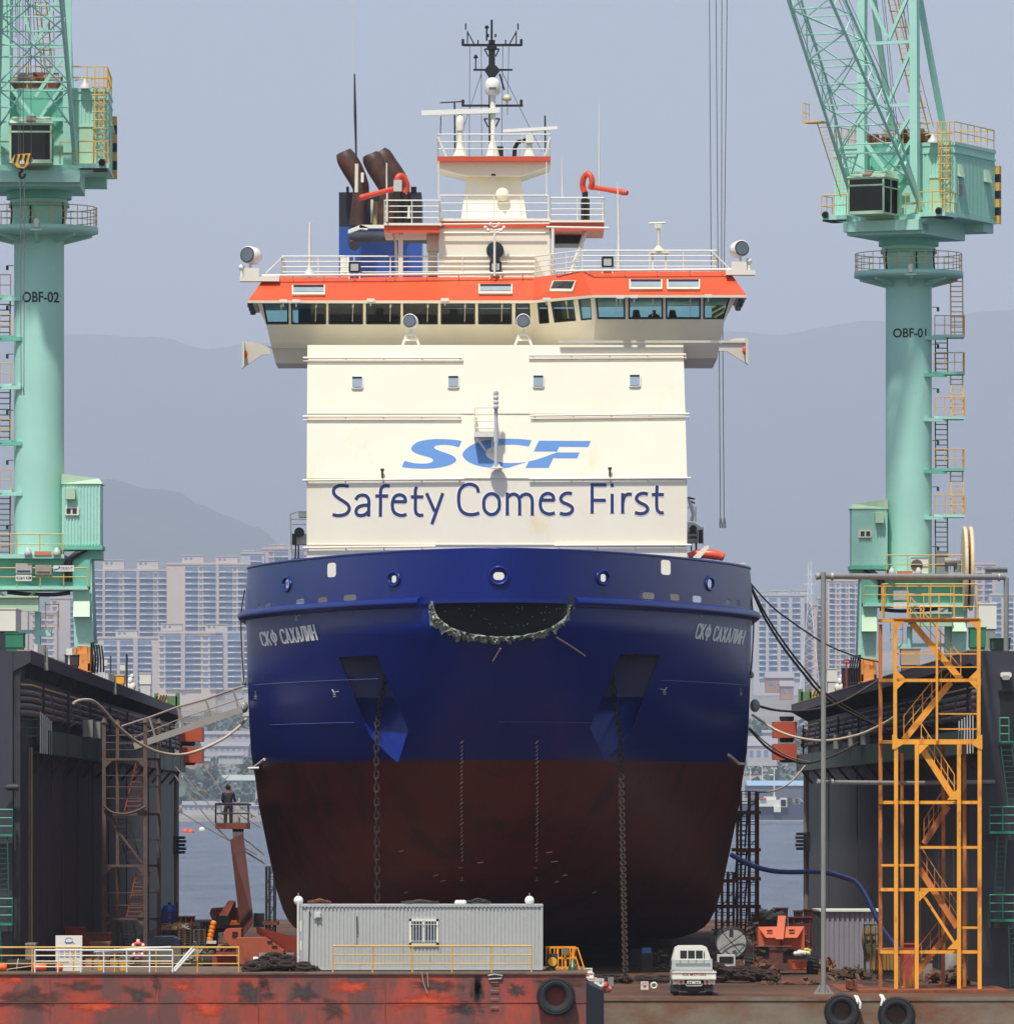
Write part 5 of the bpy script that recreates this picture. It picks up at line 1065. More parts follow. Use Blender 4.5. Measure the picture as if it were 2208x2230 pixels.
# ------------------------------------------------------------------ deckhouse
DH = 307.6
mb = MB(); zt = P(0, 751, DH + 1.2).z; zm = P(0, 1040, DH).z
xl, xr = P(668, 0, DH).x, P(1496, 0, DH).x; xl2, xr2 = P(669.5, 0, DH + 1.2).x, P(1488, 0, DH + 1.2).x
mb.hexa([(xl, DH, 15.9), (xr, DH, 15.9), (xr, 334, 15.9), (xl, 334, 15.9)], [(xl, DH, zm), (xr, DH, zm), (xr, 334, zm), (xl, 334, zm)])
mb.hexa([(xl, DH, zm + .001), (xr, DH, zm + .001), (xr, 334, zm), (xl, 334, zm)], [(xl2, DH + 1.2, zt), (xr2, DH + 1.2, zt), (xr2, 334, zt), (xl2, 334, zt)])
house = mb.build('deckhouse', CREAM, ship)
RSTAIN = mat('deckhouse_stain', (240, 218, 164), 0.5, 0.12, 1.0)
def dh(x, y, off=0.03):                             # point on the deckhouse front
    if y >= 1040: return P(x, y, DH - off)
    t = (1040 - y) / 289; return P(x, y, DH + 1.2 * t - off)
mb = MB()
for y in (900, 1041): mb.bar(dh(669, y), dh(1492, y), 0.035)
mb.bar(dh(668, 1186), dh(1496, 1186), 0.04); mb.bar(dh(1340, 1040), dh(1340, 1040.5), 0.02)
mb.build('weld_line', CREAM, house)
for pa in ([(660, 779), (1008, 779)], [(1151, 774), (1494, 772)], [(659, 907), (1004, 907)], [(1155, 905), (1501, 901)], [(659, 1046), (1010, 1043)], [(1152, 1043), (1504, 1041)], [(660, 1193), (948, 1190)], [(1207, 1188), (1506, 1187)]):
    mb = MB(); (ax, ay), (bx, by) = pa; mb.tube([dh(ax, ay, .11), dh(bx, by, .11)], 0.05, 6); mb.tube([dh(ax, ay + 7, .09), dh(bx, by + 7, .09)], 0.018, 5) if ay < 1000 else None
    k = 0
    while ax + 10 + k * 83 < bx: mb.tube([dh(ax + 10 + k * 83, ay, .1), dh(ax + 10 + k * 83 + 1, ay + 9, 0)], 0.03, 5); k += 1
    mb.build('pipe_rail', CREAM, house)
for x, y in ((777.6, 830.5), (987, 829), (1172, 828), (1382, 826.5)):
    f = MB(); o = rrect(x - 13, y - 15, x + 13, y + 16, 5); f.prism([dh(a, b, .0) for a, b in o], (0, -0.09, 0)); wn = f.build('window', CREAM, house)
    g = MB(); g.prism([dh(a, b, .07) for a, b in rrect(x - 10.5, y - 10.5, x + 10.5, y + 12.5, 3)], (0, -0.05, 0)); g.build('pane', mat('blind_pane', (150, 168, 184), 0.2, 0.05), wn)
    g = MB(); g.prism([dh(a, b, .1) for a, b in ((x - 10.5, y - 10.5), (x + 10.5, y - 10.5), (x + 10.5, y - 6.5), (x - 10.5, y - 6.5))], (0, -0.03, 0)); g.build('blind_gap', DGLASS, wn)
# rust bloom: its own thin smear plates on the plating
r4 = random.Random(9); mb = MB()
# company letters
def zz(pts): return [(880 + a / 4.348, 930 + b / 4.348) for a, b in pts]
SL = zz([(545, 130), (480, 120), (420, 115), (350, 112.5), (280, 113), (215, 120), (160, 130), (115, 147), (85, 170), (70, 190), (67, 208), (75, 225), (95, 240), (150, 262), (220, 280), (258, 292), (274, 305), (274, 318), (258, 334), (225, 343), (180, 346), (120, 344), (60, 335), (0, 325), (4.3, 317.5), (-22, 379), (70, 389), (150, 393), (220, 393), (280, 390), (345, 381), (400, 369), (450, 351), (483, 330), (495, 312), (488, 294), (468, 276), (435, 259), (395, 245), (340, 227), (300, 210), (284, 197), (286, 185), (305, 174), (340, 168), (390, 167), (450, 173), (520, 190)])
SL[23:26] = [(881, 1003), (874.8, 1017.2)]
CL = zz([(1207, 125), (1140, 116), (1080, 111), (1000, 109), (900, 110), (830, 116), (760, 126), (700, 142), (650, 163), (610, 187), (575, 216), (556, 243), (552, 264), (562, 288), (585, 312), (625, 338), (670, 356), (720, 370), (780, 380), (840, 385), (930, 388), (985, 385), (1060, 360), (1165, 328), (1080, 338), (1010, 340), (950, 338), (900, 332), (855, 322), (815, 304), (786, 280), (769, 252), (770, 235), (780, 218), (802, 203), (835, 190), (870, 180), (910, 173), (960, 167), (1020, 165), (1080, 168), (1180, 183)])
F1 = zz([(1275, 128), (1768, 130), (1742, 188), (1468, 186), (1446, 236), (1430, 231), (1228, 230)])
F2 = zz([(1450, 239), (1662, 240), (1638, 296), (1412, 294), (1368, 386), (1150, 386), (1180, 325), (1240, 311), (1320, 286), (1400, 255)])
BLT = mat('logo_blue', (98, 146, 208), 0.4, 0.04, 0.6)
mb = MB()
for g in (SL, CL, F1, F2): mb.prism([dh(x, y, .0) for x, y in g], (0, -0.008, 0))
mb.build('company_letters', BLT, house)
def za(p): return [(630 + a / 5.170, 1030 + b / 5.170) for a, b in p]
def zc(p): return [(1060 + a / 3.188, 520 + b / 3.188) for a, b in p]
ST = [za(p) for p in ([(668, 150), (620, 141), (563, 142), (513, 165), (497, 207), (515, 250), (565, 290), (620, 325), (665, 365), (674, 410), (645, 455), (590, 476), (530, 478), (487, 466)],
  [(748, 300), (775, 262), (825, 248), (870, 262), (894, 305), (894, 400), (894, 487)], [(894, 360), (820, 366), (770, 390), (751, 430), (763, 465), (800, 479), (850, 468), (894, 432)],
  [(1130, 146), (1082, 143), (1045, 160), (1028, 205), (1027, 330), (1025, 490)], [(968, 258), (1112, 258)], [(1165, 322), (1318, 322)], [(1308, 325), (1302, 280), (1274, 253), (1235, 245), (1190, 265), (1164, 320), (1162, 390), (1180, 440), (1220, 468), (1270, 478), (1320, 465)],
  [(1437, 155), (1420, 190), (1420, 300), (1421, 425), (1440, 463), (1475, 477), (1508, 469)], [(1368, 268), (1508, 268)], [(1545, 226), (1636, 432)], [(1728, 226), (1605, 574)])]
ST += [zz(p) for p in ([(704, 618), (690, 572), (657, 548), (610, 541), (560, 560), (526, 605), (516, 680), (526, 760), (556, 805), (602, 826), (660, 827), (712, 813)], [(828 + 74 * math.cos(q * .3927) * (1 + .06 * abs(math.sin(q * .7854))), 729 + 99 * math.sin(q * .3927)) for q in range(17)],
  [(977, 620), (977, 835)], [(980, 668), (1004, 644), (1040, 634), (1076, 652), (1092, 692), (1094, 760), (1094, 835)], [(1098, 668), (1122, 644), (1160, 634), (1196, 652), (1212, 692), (1213, 760), (1213, 835)], [(1296, 691), (1424, 691)], [(1418, 694), (1410, 655), (1385, 633), (1350, 629), (1312, 650), (1291, 700), (1291, 750), (1306, 790), (1340, 815), (1380, 823), (1427, 812)],
  [(1588, 630), (1545, 624), (1505, 640), (1482, 676), (1500, 710), (1550, 732), (1588, 757), (1592, 790), (1565, 817), (1520, 825), (1474, 815)])]
ST += [zc(p) for p in ([(731, 1697), (731, 1905)], [(720, 1708), (830, 1708)], [(731, 1815), (826, 1815)], [(870, 1770), (870, 1905)], [(870, 1698), (870, 1720)], [(943, 1765), (943, 1905)], [(944, 1830), (955, 1790), (975, 1774), (990, 1772), (1006, 1774)],
  [(1117, 1772), (1085, 1766), (1052, 1778), (1038, 1805), (1060, 1830), (1100, 1850), (1118, 1876), (1100, 1900), (1065, 1908), (1028, 1900)], [(1182, 1712), (1180, 1760), (1179, 1820), (1182, 1875), (1198, 1898), (1215, 1902), (1228, 1900)], [(1145, 1775), (1228, 1775)])]
for nm, wd, o0, m_ in (('slogan_edge', 11.5, .004, mat('letter_halo', (248, 246, 240), 0.5, 0.02)), ('slogan', 7.2, .016, BLUEINK)):
    mb = MB()
    for k, p in enumerate(ST): ribbon(mb, p, wd if len(p) > 2 or k < 20 else wd, lambda x, y, o=o0 + .0003 * k: dh(x, y, o))
    mb.build(nm, m_, house)
# forward light mast with its basket
mb = MB(); mb.tube([dh(1080, 1016, .5), dh(1080, 852, 1.3)], 0.08, 8); mb.tube([dh(1080, 940, .85), dh(1080, 962, .75)], 0.1, 8)
for y in (856, 866, 876, 886): mb.lathe([(0.05, -.1), (.11, -.06), (.11, .06), (.05, .1)], dh(1080, y, 1.25), n=8)
mb.lathe([(0.34, 0), (0.2, .06), (.09, .2)], dh(1082, 1020, .35), n=12)
mb.build('light_mast', GREYL, house)
mb = MB()
rail(mb, [dh(1034, 947, .05), dh(1034, 947, .75), dh(1078, 947, .75), dh(1078, 947, .05)], 1.12, 4, 0.8, 0.022); a, b = dh(1032, 951, .8), dh(1081, 946, 0)
mb.box((a.x, a.y, a.z), (b.x, b.y, b.z + .06)); mb.bar(dh(1036, 951, .7), dh(1060, 985, .03), 0.06); mb.bar(dh(1072, 951, .7), dh(1072, 985, .03), 0.06); mb.pb(1040, 930, 1076, 940, DH + .2, .4)
mb.build('mast_basket', SHIPW, house)
for x, y0, y1 in ((832.5, 1021, 1040), (1328, 1018, 1038)):
    mb = MB(); mb.tube([dh(x, y1, .15), dh(x, y0, .2)], 0.045, 6); mb.tube([dh(x, y0 + 4, .2), dh(x, y0, .2)], 0.08, 6); mb.build('whip_base', DARK, house)

# ------------------------------------------------------------------ wheelhouse
BOT = [(600, 790, 314), (1165, 752, 314), (1290, 752, 310.4), (1562, 771, 310.4)]
SIL_ = [(580, 708, 312.8), (1160, 707, 312.8), (1296, 697, 309.4), (1578, 697, 309.4)]
HEAD = [(558, 656, 312.0), (1156, 655, 312.0), (1294, 645, 308.6), (1606, 643, 308.6)]
bp = [P(*q) for q in BOT]; sp_ = [P(*q) for q in SIL_]; hp = [P(*q) for q in HEAD]
zb = P(600, 790, 313.6).z
for p in bp: p.z = zb
zh = hp[0].z
for p in hp: p.z = zh
zsill = sp_[0].z
for p in sp_: p.z = zsill
BK = 317.6
wh = MB()
def qd(a, b, c, d): wh.add([a, b, c, d], [[0, 1, 2, 3]])
for i in range(3): qd(bp[i], bp[i + 1], sp_[i + 1], sp_[i])
def bk(p): return Vector((p.x, BK if p.y > 310.3 else 314.2, p.z))
qd(bk(bp[0]), bp[0], sp_[0], bk(sp_[0])); qd(bp[3], bk(bp[3]), bk(sp_[3]), sp_[3])
wh.add([bp[0], bp[1], bp[2], bp[3], bk(bp[3]), bk(bp[0])], [[0, 1, 2, 3, 4, 5]])
wh.add([p + Vector((0, .05, -.02)) for p in sp_] + [bk(sp_[3]), bk(sp_[0])], [[0, 1, 2, 3, 4, 5]])      # bridge floor inside at sill height
wh.add([hp[0], hp[1], hp[2], hp[3], bk(hp[3]), bk(hp[0])], [[0, 1, 2, 3, 4, 5]])
WIN = {0: [(582.5, 627, 572, 627), (636, 708.5, 635.5, 708.5), (717, 789, 717, 789), (798.5, 870.5, 798.5, 870.5), (879.5, 952, 879.5, 952), (961.5, 1033, 961.5, 1033), (1043, 1113, 1042.5, 1113), (1124, 1154, 1124, 1152)],
       1: [(1175, 1196, 1170, 1191), (1208, 1254, 1199, 1247), (1266, 1288, 1259, 1285)],
       2: [(1303, 1360, 1298, 1359), (1370, 1442, 1370, 1442), (1451.5, 1524, 1451, 1524), (1533, 1574, 1533, 1590)]}
GT = glass('bridge_glass', (150, 206, 206), 0.04)
FRAMEM = mat('bridge_frame', (222, 214, 192), 0.45, 0.05)
wins = []
def seg_pt(i, x, lev):                              # point on segment i at photo column x, lev 0 sill .. 1 head
    a, b = sp_[i].lerp(hp[i], lev), sp_[i + 1].lerp(hp[i + 1], lev)
    xa, xb = CX + a.x / S(a.y), CX + b.x / S(b.y); lo, hi = 0.0, 1.0
    for _ in range(30):
        mid = (lo + hi) / 2; q = a.lerp(b, mid)
        if CX + q.x / S(q.y) < x: lo = mid
        else: hi = mid
    return a.lerp(b, (lo + hi) / 2)
for i in WIN:
    xa, xb = SIL_[i][0], SIL_[i + 1][0]; xa2, xb2 = HEAD[i][0], HEAD[i + 1][0]; cur = sp_[i]; cur2 = hp[i]
    for (s0, s1, h0, h1) in WIN[i]:
        L0, L1 = 0.05, 0.90
        def pt(xs_, xh, lev): return seg_pt(i, lerp(xs_, xh, lev), lev)
        qd(cur, pt(s0, h0, 0), pt(s0, h0, 1), cur2); qd(pt(s0, h0, 0), pt(s1, h1, 0), pt(s1, h1, L0), pt(s0, h0, L0)); qd(pt(s0, h0, L1), pt(s1, h1, L1), pt(s1, h1, 1), pt(s0, h0, 1))
        wins.append([pt(s0, h0, L0), pt(s1, h1, L0), pt(s1, h1, L1), pt(s0, h0, L1)]); cur, cur2 = pt(s1, h1, 0), pt(s1, h1, 1)
    qd(cur, sp_[i + 1], hp[i + 1], cur2)
# side walls of the wings (solid lower / posts) and back wall behind the middle
for p, q in ((sp_[0], hp[0]), (sp_[3], hp[3])):
    for y0, y1 in ((0, .04), (.24, .28), (.52, .56), (.8, 1)):
        qd(p.lerp(bk(p), y0), p.lerp(bk(p), y1), q.lerp(bk(q), y1), q.lerp(bk(q), y0))
wheel = wh.build('wheelhouse', mat('wheelhouse_cream', (246, 238, 216), 0.45, 0.05, 0.5, rust=0.1, rrgb=(214, 186, 134), rs=0.6, streak=2), ship)
for q in wins:
    n_ = (q[1] - q[0]).cross(q[3] - q[0]).normalized(); n_ = n_ if n_.y > 0 else -n_
    g = MB(); g.add([p + n_ * .06 for p in q], [[0, 1, 2, 3]]); wn = g.build('window', GT, wheel)
    f = MB()
    for a, b in ((0, 1), (1, 2), (2, 3), (3, 0)): f.bar(q[a] + n_ * .03, q[b] + n_ * .03, 0.07)
    f.build('frame', BLACK, wn)
    if (q[1] - q[0]).length > 0.8:
        f = MB(); t_ = q[3].lerp(q[2], .72) - n_ * .04; e_ = q[0].lerp(q[1], .70) - n_ * .04; f.tube([t_, t_.lerp(e_, .85)], 0.014, 4); f.tube([t_, t_.lerp(e_, .14)], 0.04, 5); f.build('wiper', SHIPW, wn)
INT = mat('bridge_interior', (70, 74, 76), 0.7, 0.15)
mb = MB(); z0, z1 = zsill - .6, zh - .02
a, b = P(652, 0, 318).x, P(1262, 0, 318).x; a2 = P(684, 0, 318).x
mb.box((a, 316.3, z0), (b, 316.5, z1)); mb.build('bridge_bulkhead', INT, wheel)
mb = MB(); mb.box((a2, 316.6, zt - 1), (b, 334, zh)); mb.build('aft_deckhouse', CREAM, ship)
mb = MB()
for x0, x1, y0, D in ((1304, 1360, 690, 311), (1372, 1530, 690, 311), (584, 640, 700, 314.5), (760, 940, 700, 315)): mb.pb(x0, y0, x1, 712, D, .8)
mb.build('console', BLACK, wheel)
for x in (1387, 1466):
    mb = MB(); q = [P(x - 11, 697, 312.5), P(x - 8, 674, 312.5), P(x + 4, 674, 312.5), P(x + 10, 697, 312.5)]; mb.prism(q, (0, .25, 0)); mb.build('bridge_chair', BLACK, wheel)
# eave and orange roof band
EV = [(540, 654, 311.2), (1160, 653, 311.2), (1290, 641, 307.9), (1626, 639, 307.9)]
TP = [(577, 603, 312.8), (1165, 602, 312.8), (1268, 592, 309.5), (1588, 590, 309.5)]
ev = [P(*q) for q in EV]; tp = [P(*q) for q in TP]
for p in ev: p.z = ev[0].z
for p in tp: p.z = tp[0].z
mb = MB()
for i in range(3): mb.add([ev[i], ev[i + 1], tp[i + 1], tp[i]], [[0, 1, 2, 3]])
mb.add([ev[0], tp[0], bk(tp[0]), bk(ev[0])], [[0, 1, 2, 3]]); mb.add([ev[3], tp[3], bk(tp[3]), bk(ev[3])], [[0, 1, 2, 3]])
mb.add([bk(tp[0]), bk(tp[3]), bk(ev[3]), bk(ev[0])], [[0, 1, 2, 3]])
roof = mb.build('wheelhouse_roof', ORANGE, ship)
mb = MB(); mb.add([bk(tp[0]), tp[0], tp[1], tp[2], tp[3], bk(tp[3])], [[0, 1, 2, 3, 4, 5]]); mb.build('roof_deck', mat('roof_deck_grey', (150, 154, 150), .7, .1, .5), roof)  # unseen roof top, made grey to keep orange bounce off the tower
mb = MB(); u = Vector((0, 0, -.10))
mb.add([p for p in ev] + [p + u for p in ev], [[0, 1, 5, 4], [1, 2, 6, 5], [2, 3, 7, 6]])
mb.add([p + u for p in ev] + [p + u * .9 for p in hp], [[0, 1, 5, 4], [1, 2, 6, 5], [2, 3, 7, 6]])
mb.add([ev[0] + u, hp[0] + u * .9, bk(hp[0]) + u, bk(ev[0]) + u], [[0, 1, 2, 3]]); mb.add([ev[3] + u, hp[3] + u * .9, bk(hp[3]) + u, bk(ev[3]) + u], [[0, 1, 2, 3]])
mb.build('eave', FRAMEM, roof)
def rp(x, y, off=0.0):                              # on the sloping band
    i = 0 if x < 1165 else (1 if x < 1280 else 2); lo, hi = 0.0, 1.0; best = None
    for _ in range(40):
        t = (lo + hi) / 2; a, b = ev[i].lerp(tp[i], t), ev[i + 1].lerp(tp[i + 1], t); l2, h2 = 0.0, 1.0
        for _ in range(25):
            m2 = (l2 + h2) / 2; q = a.lerp(b, m2)
            if CX + q.x / S(q.y) < x: l2 = m2
            else: h2 = m2
        q = a.lerp(b, l2)
        if HY - (q.z - HC) / S(q.y) > y: lo = t
        else: hi = t
    return q + Vector((0, -off, off * .8))
for (x0, x1, y0, y1, sk) in ((636, 708, 624, 645, 0), (1042, 1116, 622, 643, 0), (1196, 1247, 615, 638, -7), (1370, 1442, 612, 633, 0), (1452, 1524, 612, 633, 0)):
    mb = MB(); q = [rp(x0, y1), rp(x1, y1), rp(x1 - sk, y0), rp(x0 - sk, y0)]; o_ = Vector((0, -.1, .08)); mb.hexa(q, [p + o_ for p in q]); f = mb.build('roof_window', FRAMEM, roof)
    mb = MB(); q = [rp(x0 + 3, y1 - 5, .12), rp(x1 - 3, y1 - 5, .12), rp(x1 - sk - 3, y0 + 2, .12), rp(x0 - sk + 3, y0 + 2, .12)]; mb.add(q, [[0, 1, 2, 3]]); mb.build('pane', DGLASS if sk else mat('sky_pane', (150, 166, 180), 0.15), f)
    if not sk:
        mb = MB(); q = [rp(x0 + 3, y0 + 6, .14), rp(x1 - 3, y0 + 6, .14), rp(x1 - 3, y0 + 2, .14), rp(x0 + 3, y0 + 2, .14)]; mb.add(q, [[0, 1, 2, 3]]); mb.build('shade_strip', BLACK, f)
for pa in ([(562, 611), (860, 609), (1159, 605)], [(1212, 602), (1290, 600), (1600, 598)]):
    mb = MB(); pts = [rp(x, y, .25) for x, y in pa]; mb.tube(pts, 0.055, 6)
    for a, b in zip(pts, pts[1:]):
        for k in range(5): mb.tube([a.lerp(b, k / 4.3), a.lerp(b, k / 4.3) + Vector((0, .28, -.22))], 0.025, 4)
    mb.build('spray_pipe', SHIPW, roof)
for x, y, dx in ((617, 655, 0), (645, 655, 0), (807, 653, 0), (969, 652, 0), (1190, 651, 0), (1249, 648, 0), (1351, 646, 0), (1381, 645, 0), (1542, 644, 0)):
    mb = MB(); D = 311.2 if x < 1165 else (309.6 if x < 1260 else 307.9); mb.pp(rrect(x - 9, y - 3.5, x + 9, y + 3.5, 2.5, 3), D - .3, .3); mb.pbar((x, y + 3), (x, y + 13), D - .15, 2.5); mb.build('wiper_motor', SHIPW, roof)
# roof guard rail
mb = MB(); T = [p + Vector((0, .15, 0)) for p in tp]; h = 46 * S(311)
rail(mb, [T[0] + Vector((.7, 0, 0)), T[1], T[2], T[3] - Vector((.5, 0, 0))], h, 4, 1.45, 0.024)
rail(mb, [T[0] + Vector((.7, 0, 0)), bk(T[0]) + Vector((.7, 0, 0))], h, 4, 1.5, 0.024); rail(mb, [T[3] - Vector((.5, 0, 0)), bk(T[3]) - Vector((.5, 0, 0))], h, 4, 1.5, 0.024)
for s, t0, dx in ((1, T[0], .05), (-1, T[3], .05)): mb.bar(t0 + Vector((-.15 * s, 0, 0)), t0 + Vector((.75 * s, 0, h)), 0.14, .05)
mb.build('roof_railing', SHIPW, roof)
# bridge wing wind deflectors with side lights
for s, (x0, x1) in ((-1, (527, 590)), (1, (1569, 1630))):
    mb = MB(); D = 312 if s < 0 else 308.6; y0 = 744 if s < 0 else 736
    mb.pb(535, 754, 669, 758, 313.2, .15) if s < 0 else mb.pb(1217, 741, 1629, 746, 308.5, .15)
    ex = 527 if s < 0 else 1629; ix = 555 if s < 0 else 1600
    mb.pp([(ex, y0), (ex, y0 + 58), (lerp(ex, ix, 1.6), y0 + 28), (lerp(ex, ix, 2.2), y0 + 28), (lerp(ex, ix, 2.2), y0 + 14), (ix, y0)], D, .25); mb.pp([(ex, y0), (ex, y0 + 58), (ex - 5 * s, y0 + 52), (ex - 5 * s, y0)], D - .6, .6)
    dw = mb.build('bridge_wing_screen', mat('screen_grey_white', (206, 202, 188), 0.5, 0.06), ship)
    mb = MB(); lx = 535 if s < 0 else 1621; mb.lathe([(.03, -.16), (.07, -.1), (.09, 0), (.07, .1), (.03, .16)], P(lx, y0 + 27, D - .3), n=8); mb.tube([P(lx, y0 + 27, D), P(lx, y0 + 27, D - .35)], .05, 5); mb.build('side_light', REDOR, dw)
# navigation lights under the eave ends
for x, y, s in ((545, 664, -1), (1613, 655, 1)):
    mb = MB()
    for k in range(3): mb.lathe([(.1, -.1), (.13, 0), (.1, .1)], P(x - s * 3 * k, y + 8 * k, 311.6 if s < 0 else 308.2), n=8)
    mb.build('signal_lamp', DARK, roof)

# ------------------------------------------------------------------ search lights and floodlights
def searchlight(x, y, D, r, yaw, stand):
    mb = MB(); c = P(x, y, D); ax = Vector((math.sin(yaw), -math.cos(yaw), 0.05)).normalized(); rr = r * S(D)
    mb.lathe([(rr * .55, -rr * 1.1), (rr * .95, -rr * .8), (rr, -rr * .3), (rr, rr * .9), (rr * .93, rr * .93)], c, ax, 18); sl = mb.build('searchlight', GLOSSW, ship)
    mb = MB(); mb.lathe([(rr * .8, 0), (rr * .8, .03)], c + ax * rr * .92, ax, 18); mb.build('lens', LENS, sl)
    mb = MB(); mb.lathe([(rr * .78, 0), (rr * .88, .05), (rr * .9, .0)], c + ax * (rr * .93), ax, 18); mb.build('lens_ring', BLACK, sl)
    mb = MB()
    if stand == 'A':
        for s in (-1, 1): mb.bar(P(x + 9 * s, y + 29, D), P(x + 18 * s, 751, D), .1); mb.bar(P(x + 4 * s, y + 15, D), P(x + 13 * s, y + 4, D), .05)
        mb.pb(x - 9, y + 26, x + 9, y + 31, D - .06, .12); mb.pb(x - 13, y + 37, x + 13, y + 42, D - .06, .12); mb.tube([P(x, y + 14, D), P(x, y + 28, D)], .05, 6)
    else:
        s = stand; mb.tube([P(x + 3 * s, y + 17, D), P(x + 3 * s, y + 30, D)], .05, 6); mb.pb(x - 16, y + 27, x + 16, y + 46, D - .3, .6); mb.pb(x - 28 * 1, y + 46, x + 36, y + 56, D - .3, .6) if s > 0 else mb.pb(x - 26, y + 46, x + 60, y + 56, D - .3, .6)
        mb.tube([P(x + 22 * s, y + 46, D), P(x + 22 * s, y + 30, D)], .07, 6); mb.ball(P(x + 22 * s, y + 26, D), .13)
    mb.build('stand', SHIPW, sl)
searchlight(548, 556, 312.4, 19, -.5, -1); searchlight(1609, 542, 309, 18, .35, 1); searchlight(894.5, 700, 309.6, 16, -.15, 'A'); searchlight(1139.5, 700, 309.6, 16, 0, 'A')
for x, y, D in ((772, 581, 312.6), (1079, 580, 312.6), (1323, 570, 309.3)):
    mb = MB(); mb.pp(rrect(x - 13, y - 12, x + 13, y + 11, 3, 3), D, .25); fl = mb.build('floodlight', BLACK, ship)
    mb = MB(); mb.pp(rrect(x - 8.5, y - 7, x + 8.5, y + 8, 2, 3), D - .03, .05); mb.build('lens', mat('flood_glass', (170, 180, 182), 0.15, 0.08), fl)
    mb = MB()
    for s in (-1, 1): mb.pbar((x + 10 * s, y + 8), (x + 12 * s, y + 30), D + .1, 3)
    mb.pbar((x - 12, y + 18), (x + 12, y + 18), D + .1, 2.5); mb.build('bracket', SHIPW, fl)

# ------------------------------------------------------------------ tower block, monitor platforms, mast
mb = MB(); mb.pb(956, 494, 1197, 606, 313, 7); mb.pb(929, 498, 955, 546, 314, 1.2); mb.pb(932, 546, 952, 600, 314.2, 1); mb.build('tower_block', CREAM, ship)
mb = MB(); mb.pb(955, 480, 1198, 496, 312.94, 7.2); mb.build('tower_band', ORANGE, ship)
mb = MB(); mb.pb(954, 475, 1199, 481, 312.88, 7.3); mb.pb(836, 485, 962, 490, 312.3, 4.4); mb.pb(1197, 478.5, 1316, 483.5, 312.3, 4.4); mb.build('platform_coaming', CREAM, ship)
for (x0, x1, y0, y1) in ((836.5, 957, 490, 506), (1199, 1315.5, 483.5, 502)):
    mb = MB(); mb.pb(x0, y0, x1, y1, 312.4, 4.2); mb.build('monitor_platform', ORANGE, ship)
mb = MB()
for k in range(3): mb.tube([P(948, 488, 312.8), P(1197, 486, 312.8)], .04, 6) if k == 0 else None
mb.tube([P(1190, 494, 311.9), P(1325, 496, 311.9)], .05, 6); mb.tube([P(1204, 600, 311.9), P(1204, 497, 311.9)], .07, 6); mb.tube([P(966, 507, 312.8), P(1188, 507, 312.8)], .035, 5); mb.build('foam_pipe', SHIPW, ship)
mb = MB(); h = 50 * S(313)
for a, b, y in ((837, 957, 486), (1199, 1315, 480)):
    p = [P(a, y, 312.4), P(b, y, 312.4)]; rail(mb, p, h, 4, 1.05, .022); rail(mb, [p[0], p[0] + Vector((0, 4, 0))], h, 4, 1.5, .022); rail(mb, [p[1], p[1] + Vector((0, 4, 0))], h, 4, 1.5, .022)
rail(mb, [P(958, 476, 312.95), P(1194, 476, 312.95)], 51 * S(313), 3, 1.1, .022); rail(mb, [P(958, 476, 319.6), P(1194, 476, 319.6)], 51 * S(313), 3, 1.1, .022)
mb.build('platform_railing', SHIPW, ship)
mb = MB(); mb.pbar((872.5, 506), (872.5, 602), 313, 10); mb.pbar((862, 530), (864, 602), 313.4, 6); mb.pbar((855, 506), (863, 532), 313.4, 5)
mb.bar(P(1276, 502, 313), P(1240, 604, 312.5), .14); mb.build('platform_post', SHIPW, ship)
mb = MB(); mb.pb(1207, 502, 1268, 530, 315, 2.4); mb.pp([(1207, 502), (1277, 502), (1260, 530), (1207, 530)], 314.9, .1); mb.build('vent_trunk', BLACK, ship)
mb = MB(); D = 314.5
mb.hexa([P(1004, 478, D), P(1147, 478, D), P(1147, 478, D) + Vector((0, 3, 0)), P(1004, 478, D) + Vector((0, 3, 0))], [P(1018, 372, D + .5), P(1132, 372, D + .5), P(1132, 372, D + .5) + Vector((0, 2, 0)), P(1018, 372, D + .5) + Vector((0, 2, 0))])
a = [(953, 349), (1198, 349), (1198, 360), (1136, 382), (1015, 382), (953, 365)]; mb.pp(a, D - .1, 3.2)
mk = mb.build('mast_trunk', CREAM, ship)
mb = MB(); mb.lathe([(14.5 * S(D), 0), (14.5 * S(D), .12), (3 * S(D), .14)], P(1094, 423, D - .0), (0, -1, 0), 18); mb.build('horn', CREAM, mk)
mb = MB(); mb.pb(1090, 420, 1097, 427, D - .3, .3); mb.build('horn_mouth', WHITE, mk)
mb = MB(); mb.pb(952, 340, 1199, 350, D - .6, 4.2); rpl = mb.build('radar_platform', mat('platform_orange', (206, 80, 50), 0.45, 0.06), ship); mb = MB(); mb.box((P(953, 0, D).x, D - .58, P(0, 340, D - .6).z), (P(1198, 0, D).x, D + 3.58, P(0, 340, D - .6).z + .01)); mb.build('bounce_sheet', mat('roof_deck_grey', (150, 154, 150)), rpl)  # unseen grey sheet added on top to stop orange bounce on the pedestals
mb = MB(); rail(mb, [P(953, 340, D - .5), P(1198, 340, D - .5)], 48 * S(D), 3, 1.2, .022); rail(mb, [P(953, 340, D + 3.4), P(1198, 340, D + 3.4)], 48 * S(D), 3, 1.2, .022)
for x in (953, 1198): rail(mb, [P(x, 340, D - .5), P(x, 340, D - .5) + Vector((0, 3.9, 0))], 48 * S(D), 3, 1.3, .022)
mb.bar(P(953, 297, D - .5), P(972, 340, D - .5), .07); mb.bar(P(1198, 297, D - .5), P(1186, 340, D - .5), .07)
